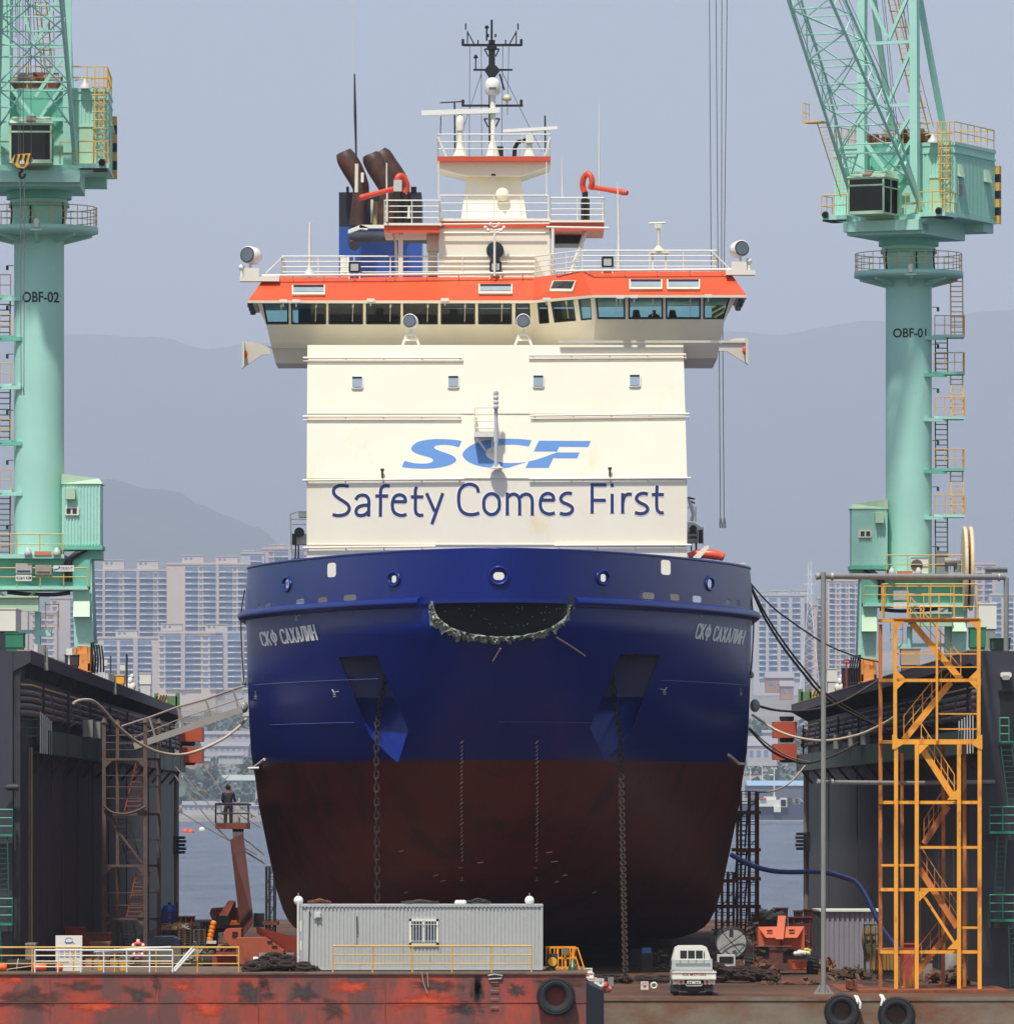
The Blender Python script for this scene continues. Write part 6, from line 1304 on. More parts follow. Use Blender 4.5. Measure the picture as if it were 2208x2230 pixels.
mb.tube([P(955, 430, 313), P(955, 350, 313)], .03, 5); mb.tube([P(1190, 430, 313), P(1190, 352, 313)], .025, 5); mb.build('radar_railing', SHIPW, ship)
# mast
mb = MB(); D = 316
mb.pb(1064, 86, 1078, 340, D, .4); mb.pp([(1055, 151), (1064, 140), (1078, 140), (1089, 151), (1078, 165), (1064, 165)], D - .05, .5); mb.pb(1060, 96, 1082, 106, D - .05, .5)
for y, x0, x1, t in ((97, 1008, 1136, 5), (151, 1031, 1116, 4), (229, 1006, 1139, 4.5)): mb.pb(x0, y - t / 2, x1, y + t / 2, D, .12)
for y, x0, x1 in ((97, 1004, 1139), (229, 1004, 1139)):
    for x in (x0 + 4, x1 - 4): mb.pb(x - 3, y - 13, x + 3, y + 1, D - .1, .2)
for s in (-1, 1):
    mb.pbar((1071 + 53 * s, 66), (1071 + 53 * s, 97), D, 2.6); mb.pbar((1071 + 53 * s, 69), (1071 + 38 * s, 96), D, 2.6); mb.tube([P(1071 + 57 * s, 50, D), P(1071 + 57 * s, 64, D)], .03, 4)
    mb.pbar((1071 + 16 * s, 106), (1071 + 8 * s, 122), D, 3); mb.pbar((1071 + 16 * s, 106), (1071 + 8 * s, 106), D, 3); mb.pbar((1071 + 17 * s, 258), (1071 + 8 * s, 276), D, 3); mb.pbar((1071 + 17 * s, 258), (1071 + 8 * s, 258), D, 3)
    mb.pb(1071 + 8 * s - 2, 73, 1071 + 8 * s + 2, 80, D, .1); mb.pb(1071 + 30 * s - 1.5, 86, 1071 + 30 * s + 1.5, 96, D, .08)
mb.tube([P(1071, 86, D), P(1071, 42, D)], .05, 5); mb.tube([P(1060, 88, D), P(1060, 62, D)], .04, 5); mb.lathe([(.05, 0), (.1, .05), (.05, .15)], P(1060, 62, D), n=6); mb.tube([P(1036, 150, D), P(1036, 126, D)], .03, 5); mb.lathe([(.03, 0), (.11, .04), (.03, .18)], P(1036, 127, D), n=6)
mb.pbar((1088, 160), (1098, 195), D + .1, 4); mb.pb(1078, 318, 1096, 340, D - .4, .6); mb.tube([P(1120, 340, D - .6), P(1121, 322, D - .6), P(1128, 309, D - .6), P(1146, 304, D - .6)], .09, 6)
mast = mb.build('mast', BLACK, ship)
mb = MB()
for a, b in (((1023, 100), (1022, 340)), ((1048, 100), (1049, 338)), ((1095, 100), (1092, 338)), ((1108, 100), (1105, 250)), ((1090, 150), (1180, 330)), ((1048, 160), (990, 338))): mb.tube([P(*a, D + .2), P(*b, D + .2)], .012, 4)
mb.build('stay_wire', WIRE, mast)
mb = MB(); c = P(1072.7, 187, D - .9); rr = 16.5 * S(D)
mb.lathe([(rr * .7, -rr * 1.15), (rr, -rr * .85), (rr, rr * .2), (rr * .93, rr * .6), (rr * .72, rr * .92), (rr * .4, rr * 1.12), (0, rr * 1.18)], c, n=18); rd = mb.build('satellite_dome', GLOSSW, ship)
mb = MB(); mb.pb(1064.5, 189, 1081, 193.5, D - 1.24, .03); mb.build('dome_mark', mat('dome_mark_grey', (96, 100, 106), 0.5), rd)
mb = MB(); mb.tube([P(1073, 206, D - .9), P(1074, 340, D - .9), P(1074.5, 384, D - 1.5)], [.12, .11, .09], 8); mb.lathe([(.3, 0), (.14, .6)], P(1073, 340, D - .9), n=10); mb.pb(1070, 378, 1079, 390, D - 1.6, .15)
mb.build('dome_post', SHIPW, ship)
mb = MB(); mb.lathe([(.03, -.25), (.05, -.12), (.19, -.06), (.17, .1), (0, .2)], P(1104, 214, D), n=10); mb.build('gps_dome', mat('yellowed_white', (214, 206, 170), 0.5), mast)
def radar(ax, ay, bx, by, D, t, px, py0, pyb, y_deck, wb, nm):
    mb = MB(); a, b = P(ax, ay, D), P(bx, by, D); mb.bar(a, b, .28, t * S(D)); r_ = mb.build('radar_scanner', GLOSSW, ship)
    mb = MB(); mb.lathe([(9 * S(D), 0), (10 * S(D), .35), (8 * S(D), .6), (3 * S(D), .68)], P(px, pyb, D), n=12) if nm else mb.pb(px - 8, py0, px + 8, pyb, D - .25, .5); mb.build('radar_motor', SHIPW, r_)
    mb = MB(); mb.lathe([(wb * S(D), 0), (wb * .45 * S(D), .45), (6.5 * S(D), .6), (6 * S(D), (y_deck - pyb) * S(D))], P(px, y_deck, D), n=4 if False else 10); mb.build('radar_pedestal', CREAM, r_)
radar(918, 246, 1088, 240, 315, 11, 1002, 250, 284, 340, 16, True); radar(1096, 285, 1214, 278, 315, 7, 1153, 291, 310, 340, 13, False)
mb = MB(); mb.tube([P(958, 223, 316), P(1012, 220, 316)], .03, 4); mb.tube([P(991, 340, 316), P(990, 221, 316)], .04, 5); mb.tube([P(959, 294, 314), P(960, 252, 314)], .02, 4); mb.tube([P(1188, 340, 316), P(1187, 251, 316)], .04, 5); mb.build('yagi_aerial', DARK, ship)
# aerials on the roof
for nm, pts, r_, m_ in (('radio_aerial', [(673.5, 600, 313), (674, 560, 313), (675, 483, 313)], [.09, .07, .05], SHIPW), ('radio_aerial', [(1346.5, 590, 311), (1347, 520, 311), (1346, 455, 311), (1345, 394, 311)], [.08, .06, .05, .015], SHIPW),
                        ('whip_aerial', [(1305, 425, 314), (1304.5, 223, 314)], [.04, .015], SHIPW), ('whip_aerial', [(1224.5, 430, 314), (1224, 344, 314)], [.035, .015], SHIPW), ('whip_aerial', [(776, 350, 316), (773.5, 250, 316), (772, 160, 316)], [.035, .06, .03], DARK),
                        ('whip_aerial', [(770, 160, 316), (769, 0, 316), (768, -60, 316)], [.012, .012, .01], SIGNW), ('aerial_base', [(776, 418, 316), (777, 356, 316)], [.08, .08], SHIPW), ('aerial_base', [(842, 410, 313), (842, 354, 313)], [.035, .03], SHIPW), ('aerial_base', [(843, 482, 312.2), (843, 420, 312.2)], [.04, .035], SHIPW)):
    mb = MB(); mb.tube([P(*q) for q in pts], r_, 6); mb.build(nm, m_, ship)
mb = MB(); mb.pb(676, 482, 684, 485, 313, .1); mb.lathe([(.3, 0), (.08, .35)], P(674, 600, 313), n=8); mb.build('wind_vane', GREYL, ship)
mb = MB()
for x in (1421, 1450): mb.pbar((x, 552), (x, 590), 311, 4)
mb.pb(1414, 546, 1457, 551, 310.8, .7); mb.tube([P(1434, 546, 311), P(1434, 497, 311)], .06, 6); mb.lathe([(.28, 0), (.07, .22)], P(1434, 546, 311), n=8); mb.tube([P(1412, 486, 311), P(1449, 484.5, 311)], .04, 5); mb.pb(1425, 487, 1440, 496, 310.9, .06); mb.build('small_radar', FRAMEM, ship)
mb = MB(); mb.tube([P(1077, 600, 312.4), P(1077, 505, 312.4)], .05, 6)
for s in (-1, 1):
    for y, l in ((497, 20), (503, 14), (490, 9)): mb.tube([P(1077, y + 4, 312.4), P(1077 + l * s, y, 312.4)], .03, 5); mb.ball(P(1077 + l * s, y - 2, 312.4), .08, 8)
mb.build('whistle_mast', SHIPW, ship)
mb = MB(); mb.lathe([(19 * S(313), 0), (19 * S(313), .08)], P(1078, 545, 312.98), (0, -1, 0), 20); mb.pb(1068, 553, 1088, 570, 312.7, .2); mb.build('clear_view_screen', mat('screen_green_black', (34, 50, 54), 0.3, 0.3, 3), ship)
# fire monitors
def monitor(loop, post, noz, D):
    mb = MB(); mb.tube(cat_rom([P(x, y, D - dd) for x, y, dd in loop], 5), 6.5 * S(D), 8); n0, n1 = P(*noz[0], D - .1), P(*noz[1], D - .9)
    mb.tube([n0, n0.lerp(n1, .5), n1], [6 * S(D), 5.5 * S(D), 6.5 * S(D)], 9); mb.lathe([(7 * S(D), 0), (5.5 * S(D), .22)], n1, (n1 - n0), 9); mo = mb.build('fire_monitor', REDOR, ship)
    mb = MB(); mb.tube([P(post[0], post[1], D), P(post[0], post[2], D)], 6.5 * S(D), 8); mb.pb(post[0] - 9, post[1] + 16, post[0] - 2, post[2], D - .3, .2); mb.pb(post[0] + 3, post[1] + 16, post[0] + 10, post[2], D - .3, .2); mb.build('monitor_post', BLACK, mo); return mo
monitor([(1273, 418, 0), (1269, 405, 0), (1270, 390, .1), (1278, 378, .2), (1287, 384, .3), (1289, 398, .3), (1285, 410, .2)], (1274, 417, 479), ((1284, 406), (1356, 418)), 314)
m2 = monitor([(880, 420, 0), (886, 408, 0), (884, 395, .1), (875, 382, .2), (866, 386, .3), (865, 398, .3), (870, 410, .2)], (876, 417, 486), ((868, 408), (792, 428)), 314)
mb = MB(); mb.pb(857, 391, 875, 415, 313, .35); mb.build('control_box', GREYL, m2)

# ------------------------------------------------------------------ funnel
D = 335
FN = mat('funnel_navy', (34, 36, 48), 0.5, 0.15, 0.5); FB = mat('funnel_blue', (42, 78, 158), 0.4, 0.06, 0.4); FX = mat('exhaust_rust', (66, 44, 36), 0.55, 0.3, 0.8, rust=0.4, rrgb=(112, 60, 36), rs=0.8)
mb = MB(); mb.pb(738, 493, 917.5, 610, D, 6); fn = mb.build('funnel', FB, ship)
mb = MB(); mb.pb(738, 418, 917.5, 493, D, 6); mb.build('funnel_top', FN, fn)
ex = [([(777, 492), (783, 440), (786, 412), (780, 392), (768, 368), (755, 345), (748, 330)], [17, 17, 18, 20, 22.5, 22, 17], D - 1.2), ([(838, 492), (843, 440), (845, 412), (836, 392), (822, 366), (811, 346), (806, 335)], [18, 18, 19, 21, 23, 22, 17], D - 1.6), ([(868, 492), (872, 440), (872, 405), (860, 382), (845, 360), (833, 340), (826, 330)], [18, 18, 20, 22, 22, 21, 16], D - .2)]
for pts, rs, d in ex:
    mb = MB(); c = cat_rom([P(x, y, d) for x, y in pts], 4); rr = cat_rom([Vector((q, 0, 0)) for q in rs], 4); mb.tube(c, [q.x * S(d) for q in rr], 14); mb.build('exhaust_pipe', FX, fn)
mb = MB(); mb.tube([P(818, 492, D - .6), P(820, 455, D - .6), P(818, 438, D - .6)], [8 * S(D), 8 * S(D), 5 * S(D)], 8); mb.build('steam_pipe', mat('pipe_buff', (170, 148, 110), 0.5, 0.15), fn)
mb = MB(); mb.pb(807, 434, 813, 484, D - .3, .3); mb.pb(886, 448, 893, 475, D - .3, .3); mb.pb(786, 375, 792, 396, D - 1.8, .2); mb.build('funnel_ladder', SHIPW, fn)
mb = MB()
for x in (757, 898, 904): mb.tube([P(x, 418, D), P(x, 406, D)], 3.2 * S(D), 6)
mb.build('vent_pipe', BLACK, fn)
mb = MB(); mb.tube(cat_rom([P(772, 534, 332), P(769, 522, 332.5), P(780, 516, 332), P(840, 516, 331), P(930, 518, 330)], 4), 12 * S(D), 10); mb.build('wrapped_duct', mat('duct_wrap', (58, 58, 68), 0.7, 0.3, 2, bump=.6, bs=6), fn)
mb = MB(); mb.pb(783, 489, 838, 496, 333, .5); mb.pp([(758, 500), (785, 489), (800, 494), (800, 500), (785, 498), (758, 508)], 333, .4); mb.build('funnel_davit', SHIPW, fn)
mb = MB(); mb.pb(741, 560, 760, 600, 330, 1); mb.pt([(740, 558), (757, 558), (758, 600)], 329.6, 3); mb.build('deck_locker', SHIPW, ship)

# ------------------------------------------------------------------ side gear and rescue boat
mb = MB(); mb.pb(636, 1162, 668, 1185, 318, 1.5); mb.pb(650, 1113, 668, 1126, 318, 1.2); mb.pt([(632, 1120), (650, 1114), (668, 1114)], 318, 1.5); mb.pt([(632, 1120), (635, 1212)], 318, 1.5); mb.pt([(634, 1131), (668, 1131)], 318, 1.3); mb.pt([(635, 1142), (668, 1142)], 318, 1.3); mb.pt([(634, 1211), (668, 1211)], 318, 1.5); mb.build('side_davit', SHIPW, ship)
mb = MB(); mb.pb(636, 1162, 645, 1186, 317.6, .3); mb.lathe([(11 * S(318), 0), (11 * S(318), .3)], P(652, 1160, 317.8), (0, -1, 0), 14); mb.pt([(644, 1186), (643, 1218)], 317.6, 1.6); mb.pt([(650, 1186), (650, 1218)], 317.6, 1.6); mb.build('side_hoist', BLACK, ship)
mb = MB(); mb.pb(1497, 1150, 1520, 1181, 318, 1.5); mb.pt([(1497, 1105), (1515, 1105), (1515, 1136)], 318, 1.6); mb.pp([(1497, 1137), (1512, 1138), (1530, 1150), (1530, 1156), (1497, 1156)], 318.2, .4); mb.pt([(1531, 1148), (1531, 1186)], 318, 1.4); mb.pt([(1500, 1085), (1510, 1120), (1506, 1135)], 318.2, 4); mb.build('side_davit', SHIPW, ship)
mb = MB(); mb.pb(1521, 1154, 1530, 1183, 317.6, .4); mb.lathe([(8 * S(318), 0), (8 * S(318), .3)], P(1509, 1152, 317.7), (0, -1, 0), 14); mb.pb(1504, 1182, 1507, 1200, 317.7, .2); mb.pb(1514, 1182, 1518, 1198, 317.7, .2); mb.pb(1500, 1158, 1517, 1162, 317.5, .3); mb.pb(1500, 1168, 1517, 1172, 317.5, .3); mb.pt([(1497, 1083), (1513, 1087)], 317.6, 2); mb.pt([(1505, 1092), (1513, 1096)], 317.6, 2); mb.build('side_hoist', BLACK, ship)
mb = MB(); c = [P(1499, 1212, 309), P(1515, 1207, 309), P(1545, 1207, 309), P(1565, 1210, 309), P(1577, 1214, 309)]
mb.tube(cat_rom(c, 4), [v * S(309) for v in ([8] * 4 + [10] * 4 + [11] * 4 + [9.5] * 4 + [5])], 12); rb = mb.build('rescue_boat', mat('boat_orange', (234, 92, 54), 0.35, 0.04), ship)
mb = MB(); mb.pp([(1508, 1214), (1534, 1190), (1544, 1187), (1543, 1194), (1524, 1216)], 308.2, .2); mb.build('boat_cradle', CREAM, rb)
mb = MB(); mb.pb(1612, 1226, 1624, 1229, 305, .4); mb.build('mooring_roller', OFFW, ship)
# =================================================================== THINGS ON AND AROUND THE DOCK FLOOR
def gp(x, y): D = deckD(y); return P(x, y, D)       # floor point
# --- rusty stair tower on the left
root = thing('stair_tower', (P(285, 0, 303).x, 304.5, ZD), 'rusty brown stair tower standing at the left dock wall under the gangway', 'stair tower')
A, B = 303.0, 306.5
L0, R0, L1, R1 = 226.5, 316.5, 256, 346
def zfoot(D): return HY + 6.55 * F / D
for nm, x, D, w_, yt in (('post', L0, A, 8, 1574), ('post', R0, A, 8.5, 1574), ('post', L1, B, 7, 1578), ('post', R1, B, 8.5, 1576)):
    mb = MB(); mb.pbar((x, yt), (x, zfoot(D)), D, w_); mb.lathe([(.14, 0), (.1, .08), (.03, .2)], P(x, yt, D), n=8); mb.build(nm, RUST, root)
mb = MB()
for y in (1654, 1774, 1886, 2002): mb.pbar((L0, y), (R0, y), A, 5); mb.pbar((L1, y), (R1, y), B, 5); mb.bar(P(L0, y, A), P(L1, y, B), .09); mb.bar(P(R0, y, A), P(R1, y, B), .09)
for y in (1602, 1617, 1633, 1689, 1714, 1739, 1945, 1972): mb.pbar((L0, y), (R0, y), A, 1.8)
for y in (1600, 1620, 1689, 1714, 1830, 1945): mb.pbar((L1, y), (R1, y), B, 1.6); mb.bar(P(R0, y, A), P(R1, y, B), .035)
mb.build('cross_beam', RUST, root)
mb = MB()
for y in (1657, 1770, 1890, 1998, 2006):
    s = 1 if y in (1657, 1890, 2006) else -1; gus(mb, L0 + 3, y, 1, s, A - .05, 15); gus(mb, R0 - 3, y, -1, s, A - .05, 15)
mb.build('gusset', RUST, root)
mb = MB(); mb.pbar((234, 1780), (310, 1880), A + .2, 4.5); mb.tube(cat_rom([P(226, 1755, A - .2), P(245, 1770, A - .2), P(280, 1772, A - .2), P(318, 1757, A - .2)], 4), .05, 5); mb.build('brace', RUST, root)
for a, b, m_ in (((313, 1655), (285, 1772), mat('stair_red_rust', (150, 76, 54), .7, .2)), ((262, 1776), (294, 1884), DARK), ((312, 1900), (290, 2000), mat('stair_red_rust', (150, 76, 54))), ((276, 2005), (288, 2080), DARK)):
    mb = MB(); n = 11; wd = 15
    mb.bar(P(a[0] - wd, a[1], A + .8), P(b[0] - wd, b[1], A + .8), .1, .05); mb.bar(P(a[0] + wd, a[1], A + .8), P(b[0] + wd, b[1], A + .8), .1, .05)
    for i in range(n): t = (i + .5) / n; x, y = lerp(a[0], b[0], t), lerp(a[1], b[1], t); mb.bar(P(x - wd, y, A + .8), P(x + wd, y, A + .8), .2, .035)
    mb.build('stair_flight', m_, root)
# --- gangway from that tower to the ship
root = thing('gangway', P(400, 1600, 303), 'grey gangway with mesh sides rising from the rusty tower to the ship', 'gangway')
G0, G1 = (292, 1626), (527, 1545)
mb = MB(); mb.bar(P(*G0, 303), P(*G1, 303), .14, .26); mb.bar(P(*G0, 304), P(*G1, 304), .14, .26); n = 24
for i in range(n): mb.bar(P(*G0, 303).lerp(P(*G1, 303), (i + .5) / n), P(*G0, 304).lerp(P(*G1, 304), (i + .5) / n), .22, .03)
mb.pb(300, 1615, 316, 1625, 303, .6); mb.build('ramp', GALV, root)
mb = MB()
for D in (303, 304):
    mb.tube([P(265, 1582, D), P(330, 1561, D), P(386, 1540, D), P(448, 1523, D), P(509, 1501, D), P(533, 1494, D)], .045, 6); mb.tube([P(292, 1606, D), P(400, 1563, D), P(532, 1519, D)], .022, 5)
    for a, b in (((325, 1563), (340, 1611)), ((386, 1540), (402, 1591)), ((448, 1523), (463, 1571)), ((508, 1502), (521, 1550))): mb.pbar(a, b, D, 4)
mb.build('handrail', mat('gangway_brown_grey', (150, 134, 122), .6, .15, 1), root)
mb = MB()
for i in range(62):
    x = 386 + i * 2.3; yb = lerp(1591, 1546, (x - 400) / 125); yt_ = lerp(1541, 1497, (x - 386) / 140)
    if x < 528:
        xe = min(530, x + 26); mb.tube([P(x, yt_, 303), P(xe, lerp(1591, 1546, (xe - 400) / 125), 303)], .007, 3); xs_ = max(388, x - 12); mb.tube([P(x, yt_, 303), P(max(392, x - 14), lerp(1591, 1546, (max(392, x - 14) - 400) / 125), 303)], .007, 3)
mb.build('side_net', mat('net_white', (200, 200, 198), .7), root)
# --- hoses and ropes
def rope(pts, r_, m_, nm, label, cat, D0, D1, grp=None, n=6):
    k = len(pts) - 1; mb = MB(); mb.tube(cat_rom([P(x, y, lerp(D0, D1, i / k)) for i, (x, y) in enumerate(pts)], 5), r_, n); return mb.build(nm, m_, None, (label, cat, grp) if grp else (label, cat))
rope([(160, 1531), (172, 1526), (190, 1524.5), (206, 1529), (228, 1549), (252, 1577), (290, 1610), (333, 1634), (377, 1644), (420, 1639), (478, 1614), (516, 1587), (536, 1566)], .06, ROPE, 'air_hose', 'pale hose looping from the left wall pipes down to the ship side', 'hose', 290, 304, n=8)
rope([(1594, 1863), (1642, 1887), (1698, 1899), (1789, 1900), (1835, 1911), (1864, 1922), (1884, 1948), (1900, 1980), (1924, 2026), (1946, 2056), (1962, 2074)], .1, mat('hose_blue', (30, 42, 84), .35, .08, 1), 'water_hose', 'thick dark blue hose sagging from the hull to the right wall foot', 'hose', 300, 272, n=10)
LG = 'thin mooring wires on the left'
for i, (pts, lb) in enumerate((([(380, 1688), (440, 1768), (504, 1833), (577, 1882)], 'lowest thick wire of the left mooring wires'), ([(382, 1670), (440, 1735), (492, 1793), (575, 1862)], 'second wire up among the left mooring wires'), ([(391, 1685), (470, 1742), (566, 1802)], 'upper slack wire crossing behind the lift basket'), ([(441, 1662), (470, 1705), (492, 1735), (556, 1780)], 'wire from the orange end fender to the hull behind the man'), ([(380, 1761), (470, 1815), (560, 1862)], 'faint lowest wire near the water left of the lift boom'))):
    rope(pts, .028 if i else .035, mat('rope_tan_grey', (130, 120, 108), .9, .15, 3), 'mooring_wire', lb, 'rope', 400, 312, LG, 5)
RG_ = 'mooring lines on the right'
for pts, r_, m_, D0, D1, lb in (([(1632, 1270), (1662, 1340), (1702, 1405), (1748, 1465), (1792, 1516), (1850, 1552), (1912, 1582)], .055, DROPE, 308, 320, 'thick dark mooring line falling steeply from the right bow'), ([(1633, 1271), (1668, 1340), (1710, 1404), (1756, 1463), (1800, 1512), (1870, 1556), (1935, 1592)], .045, DROPE, 308.4, 322, 'second dark mooring line just right of the steep thick one'),
    ([(1632, 1268), (1680, 1320), (1735, 1362), (1800, 1404), (1870, 1432), (1915, 1442)], .035, DROPE, 308, 330, 'upper thin dark mooring line running to the right crane bogie'), ([(1652, 1538), (1690, 1547), (1740, 1549), (1800, 1540), (1850, 1520), (1915, 1480)], .055, DROPE, 308, 318, 'dark line sagging level over the top orange fender'),
    ([(1638, 1557), (1690, 1590), (1740, 1607), (1800, 1613), (1870, 1600), (1920, 1578), (1950, 1560)], .05, ROPE, 307, 300, 'pale line sagging in front of the orange end fenders'), ([(1632, 1588), (1672, 1630), (1718, 1655), (1762, 1662), (1822, 1643), (1868, 1618)], .05, DROPE, 307, 345, 'lowest dark line passing the lower orange fender'),
    ([(1633, 1586), (1674, 1623), (1720, 1649), (1764, 1660)], .03, ROPE, 307.4, 345, 'pale thin line close above the lowest dark line'), ([(1650, 1726), (1688, 1722), (1722, 1703), (1753, 1668)], .04, ROPE, 325, 390, 'short pale rope from the scaffold tower to the right wall corner')):
    rope(pts, r_, m_, 'mooring_line', lb, 'rope', D0, D1, RG_, 6)
# loose line lying along the ship side
rope([(1632, 1290), (1641, 1350), (1637, 1440), (1634, 1470)], .03, DROPE, 'fall_rope', 'dark rope hanging down the right side of the bow', 'rope', 306.5, 306.5)
rope([(533, 1285), (525, 1340), (527, 1420), (531, 1485)], .03, DROPE, 'fall_rope', 'dark rope hanging down the left side of the bow', 'rope', 306.5, 306.5)
# --- scaffold towers beside the hull
def scaffold(nm, posts, lv, D, label, m_=RUST, plat=(), stairs=()):
    root = thing(nm, P((posts[0] + posts[-1]) / 2, zfoot(D), D), label, 'scaffold', 'scaffolds beside the hull')
    mb = MB()
    for i, x in enumerate(posts):
        for dd in (0, 1.6): mb.pbar((x + dd * 1.5, lv[0]), (x + dd * 1.5, zfoot(D + dd)), D + dd, 3.2 if i != 2 else 4.5)
    mb.build('standards', m_, root)
    mb = MB(); y = lv[0]
    while y < lv[1]: mb.pbar((posts[0], y), (posts[-1], y), D, 1.8); mb.pbar((posts[0] + 3, y + 6), (posts[-1] + 3, y + 6), D + 1.6, 1.5); y += 22
    mb.build('ledgers', m_, root)
    for y in plat: mb = MB(); mb.pb(posts[0] - 8, y, posts[-1] + 8, y + 7, D - .1, 1.9); mb.build('planking', RUST2, root)
    for (x0, x1, y0, y1) in stairs:
        mb = MB(); n = int((y1 - y0) / 10)
        mb.pbar((x0, y0), (x0 - 5, y1), D + .6, 4); mb.pbar((x1, y0), (x1 - 5, y1), D + .6, 4)
        for i in range(n): y = lerp(y0, y1, (i + .5) / n); mb.bar(P(x0 - 2, y, D + .6), P(x1 - 2, y, D + .6), .22, .04)
        mb.build('stair_flight', DARK, root)
    mb = MB()
    for i in range(4): y = lerp(lv[0], lv[1], (i + .5) / 4); mb.pbar((posts[0], y + 24), (posts[-1], y - 24), D + .9, 2)
    mb.build('diagonal', m_, root); return root
scaffold('scaffold_tower', [1604, 1612, 1630, 1645, 1649], (1724, 2060), 322, 'rusty scaffold stair tower between the hull and the open water on the right', plat=(1766, 1848, 1911, 1972), stairs=((1609, 1627, 1773, 1846), (1606, 1626, 1918, 1972), (1606, 1626, 1978, 2050), (1606, 1626, 1855, 1911)))
scaffold('scaffold_tower', [1558, 1571, 1584, 1596], (1900, 2080), 318, 'lower scaffold tower tucked under the right turn of the hull', plat=(1972, 1916))
scaffold('scaffold_tower', [579, 586, 597], (1888, 2060), 330, 'thin scaffold poles standing left of the hull bottom', DARK, plat=(2008,))
# --- boom lifts (big red-oxide machines)
def slots(b, pts, D):
    for x, y in pts: b.pb(x, y, x + 12, y + 4, D, .03)
root = thing('boom_lift', gp(545, 2098), 'red oxide boom lift with raised dark boom and basket left of the hull', 'boom lift', 'boom lifts on the dock floor')
mb = MB(); mb.hexa([P(501, 1829, 321) + Vector((0, 0, 0)), P(530, 1815, 321), P(530, 1815, 321.5), P(501, 1829, 321.5)], [P(526, 2046, 306), P(553, 2010, 306), P(553, 2010, 306.6), P(526, 2046, 306.6)]); bm_ = mb.build('boom', mat('boom_dark_red', (84, 42, 34), .6, .2, .5, rust=.3, rrgb=(52, 30, 28), rs=.6), root)
mb = MB(); mb.hexa([P(506, 1800, 322), P(531, 1800, 322), P(531, 1800, 322.5), P(506, 1800, 322.5)], [P(508, 1850, 321), P(530, 1850, 321), P(530, 1850, 321.6), P(508, 1850, 321.6)]); mb.build('boom_head', DARK, bm_)
BD = 322
mb = MB(); mb.pb(469, 1793, 542, 1806, BD - .3, 1.5); mb.build('basket_floor', RUST2, root)
mb = MB(); q = [P(470, 1793, BD - .25), P(541, 1793, BD - .25), P(541, 1793, BD + 1.1), P(470, 1793, BD + 1.1), P(470, 1793, BD - .25)]; rail(mb, q, 42 * S(BD), 2, .9, .035); mb.bar(P(468, 1752, BD - .25), P(547, 1753, BD - .25), .09); mb.pt([(541, 1766), (547, 1775), (548, 1782)], BD - .25, 1.4); mb.build('basket_rail', DARK, root)
mb = MB(); mb.tube([P(515, 1793, BD + .3), P(515, 1764, BD + .3)], 5.5 * S(BD), 10); mb.pb(510, 1755, 521, 1763, BD + .2, .3); mb.pb(519, 1738, 523, 1793, BD + .1, .1); mb.pb(520, 1742, 523, 1748, BD, .2); mb.build('control_box', GREYL, root)
mb = MB(); mb.pp([(514, 2044), (574, 2043), (612, 2069), (617, 2071), (617, 2101), (514, 2101)], 300.5, 2.4); mb.pp([(487.5, 2030), (492, 2024), (525, 2023), (525, 2062), (500, 2060), (487.5, 2042)], 303.2, 2.2); body = mb.build('turret', MACH, root)
mb = MB(); slots(mb, ((582, 2050), (592, 2060)), 300.46); slots(mb, ((506, 2030), (505, 2037)), 303.16); mb.build('vent_slot', BLACK, body)
mb = MB(); mb.hexa([P(557, 2018, 306), P(560, 2034, 306), P(560, 2034, 306.6), P(557, 2018, 306.6)], [P(646, 2043, 303.5), P(646, 2084, 303.5), P(646, 2084, 304.2), P(646, 2043, 304.2)]); mb.build('lower_arm', mat('machine_red', (150, 62, 46), .6, .12, .6), root)
mb = MB(); mb.pb(462, 2082, 520, 2112, 300.6, 3); mb.pb(470, 2074, 512, 2080, 300.2, .4); ch = mb.build('chassis', mat('machine_red', (150, 62, 46)), root)
for x, y, D in ((453, 2098, 301), (608, 2101, 301.5)):
    mb = MB(); mb.lathe([(17 * S(D), -.2), (17 * S(D), .2)], P(x, zfoot(D) - 17, D), (1, 0, 0), 18); w_ = mb.build('wheel', TYRE, root); mb = MB(); mb.lathe([(8 * S(D), -.23), (8 * S(D), .23)], P(x, zfoot(D) - 17, D), (1, 0, 0), 12); mb.build('hub', MACH, w_)
# the man in the basket: one continuous body grown over a skeleton
def skin(nm, joints, edges, rad, m_, par, root_i=0, lv=2):
    me = bpy.data.meshes.new(nm); me.from_pydata(joints, edges, []); o = bpy.data.objects.new(nm, me); col.objects.link(o)
    md = o.modifiers.new('s', 'SKIN'); md.use_smooth_shade = True; sb = o.modifiers.new('u', 'SUBSURF'); sb.levels = sb.render_levels = lv
    for i, v in enumerate(me.skin_vertices[0].data): v.radius = rad[i] if isinstance(rad[i], tuple) else (rad[i], rad[i]); v.use_root = (i == root_i)
    dg = bpy.context.evaluated_depsgraph_get(); n2 = bpy.data.meshes.new_from_object(o.evaluated_get(dg)); o.modifiers.clear(); o.data = n2; n2.materials.append(m_)
    if par: o.parent = par; BASE[o.name] = BASE[par.name]
    return o
fp = P(497, 1800, BD + .45); man = thing('person', (fp.x, BD + .45, fp.z), 'person in dark grey work clothes standing with back turned in the raised lift basket', 'person')
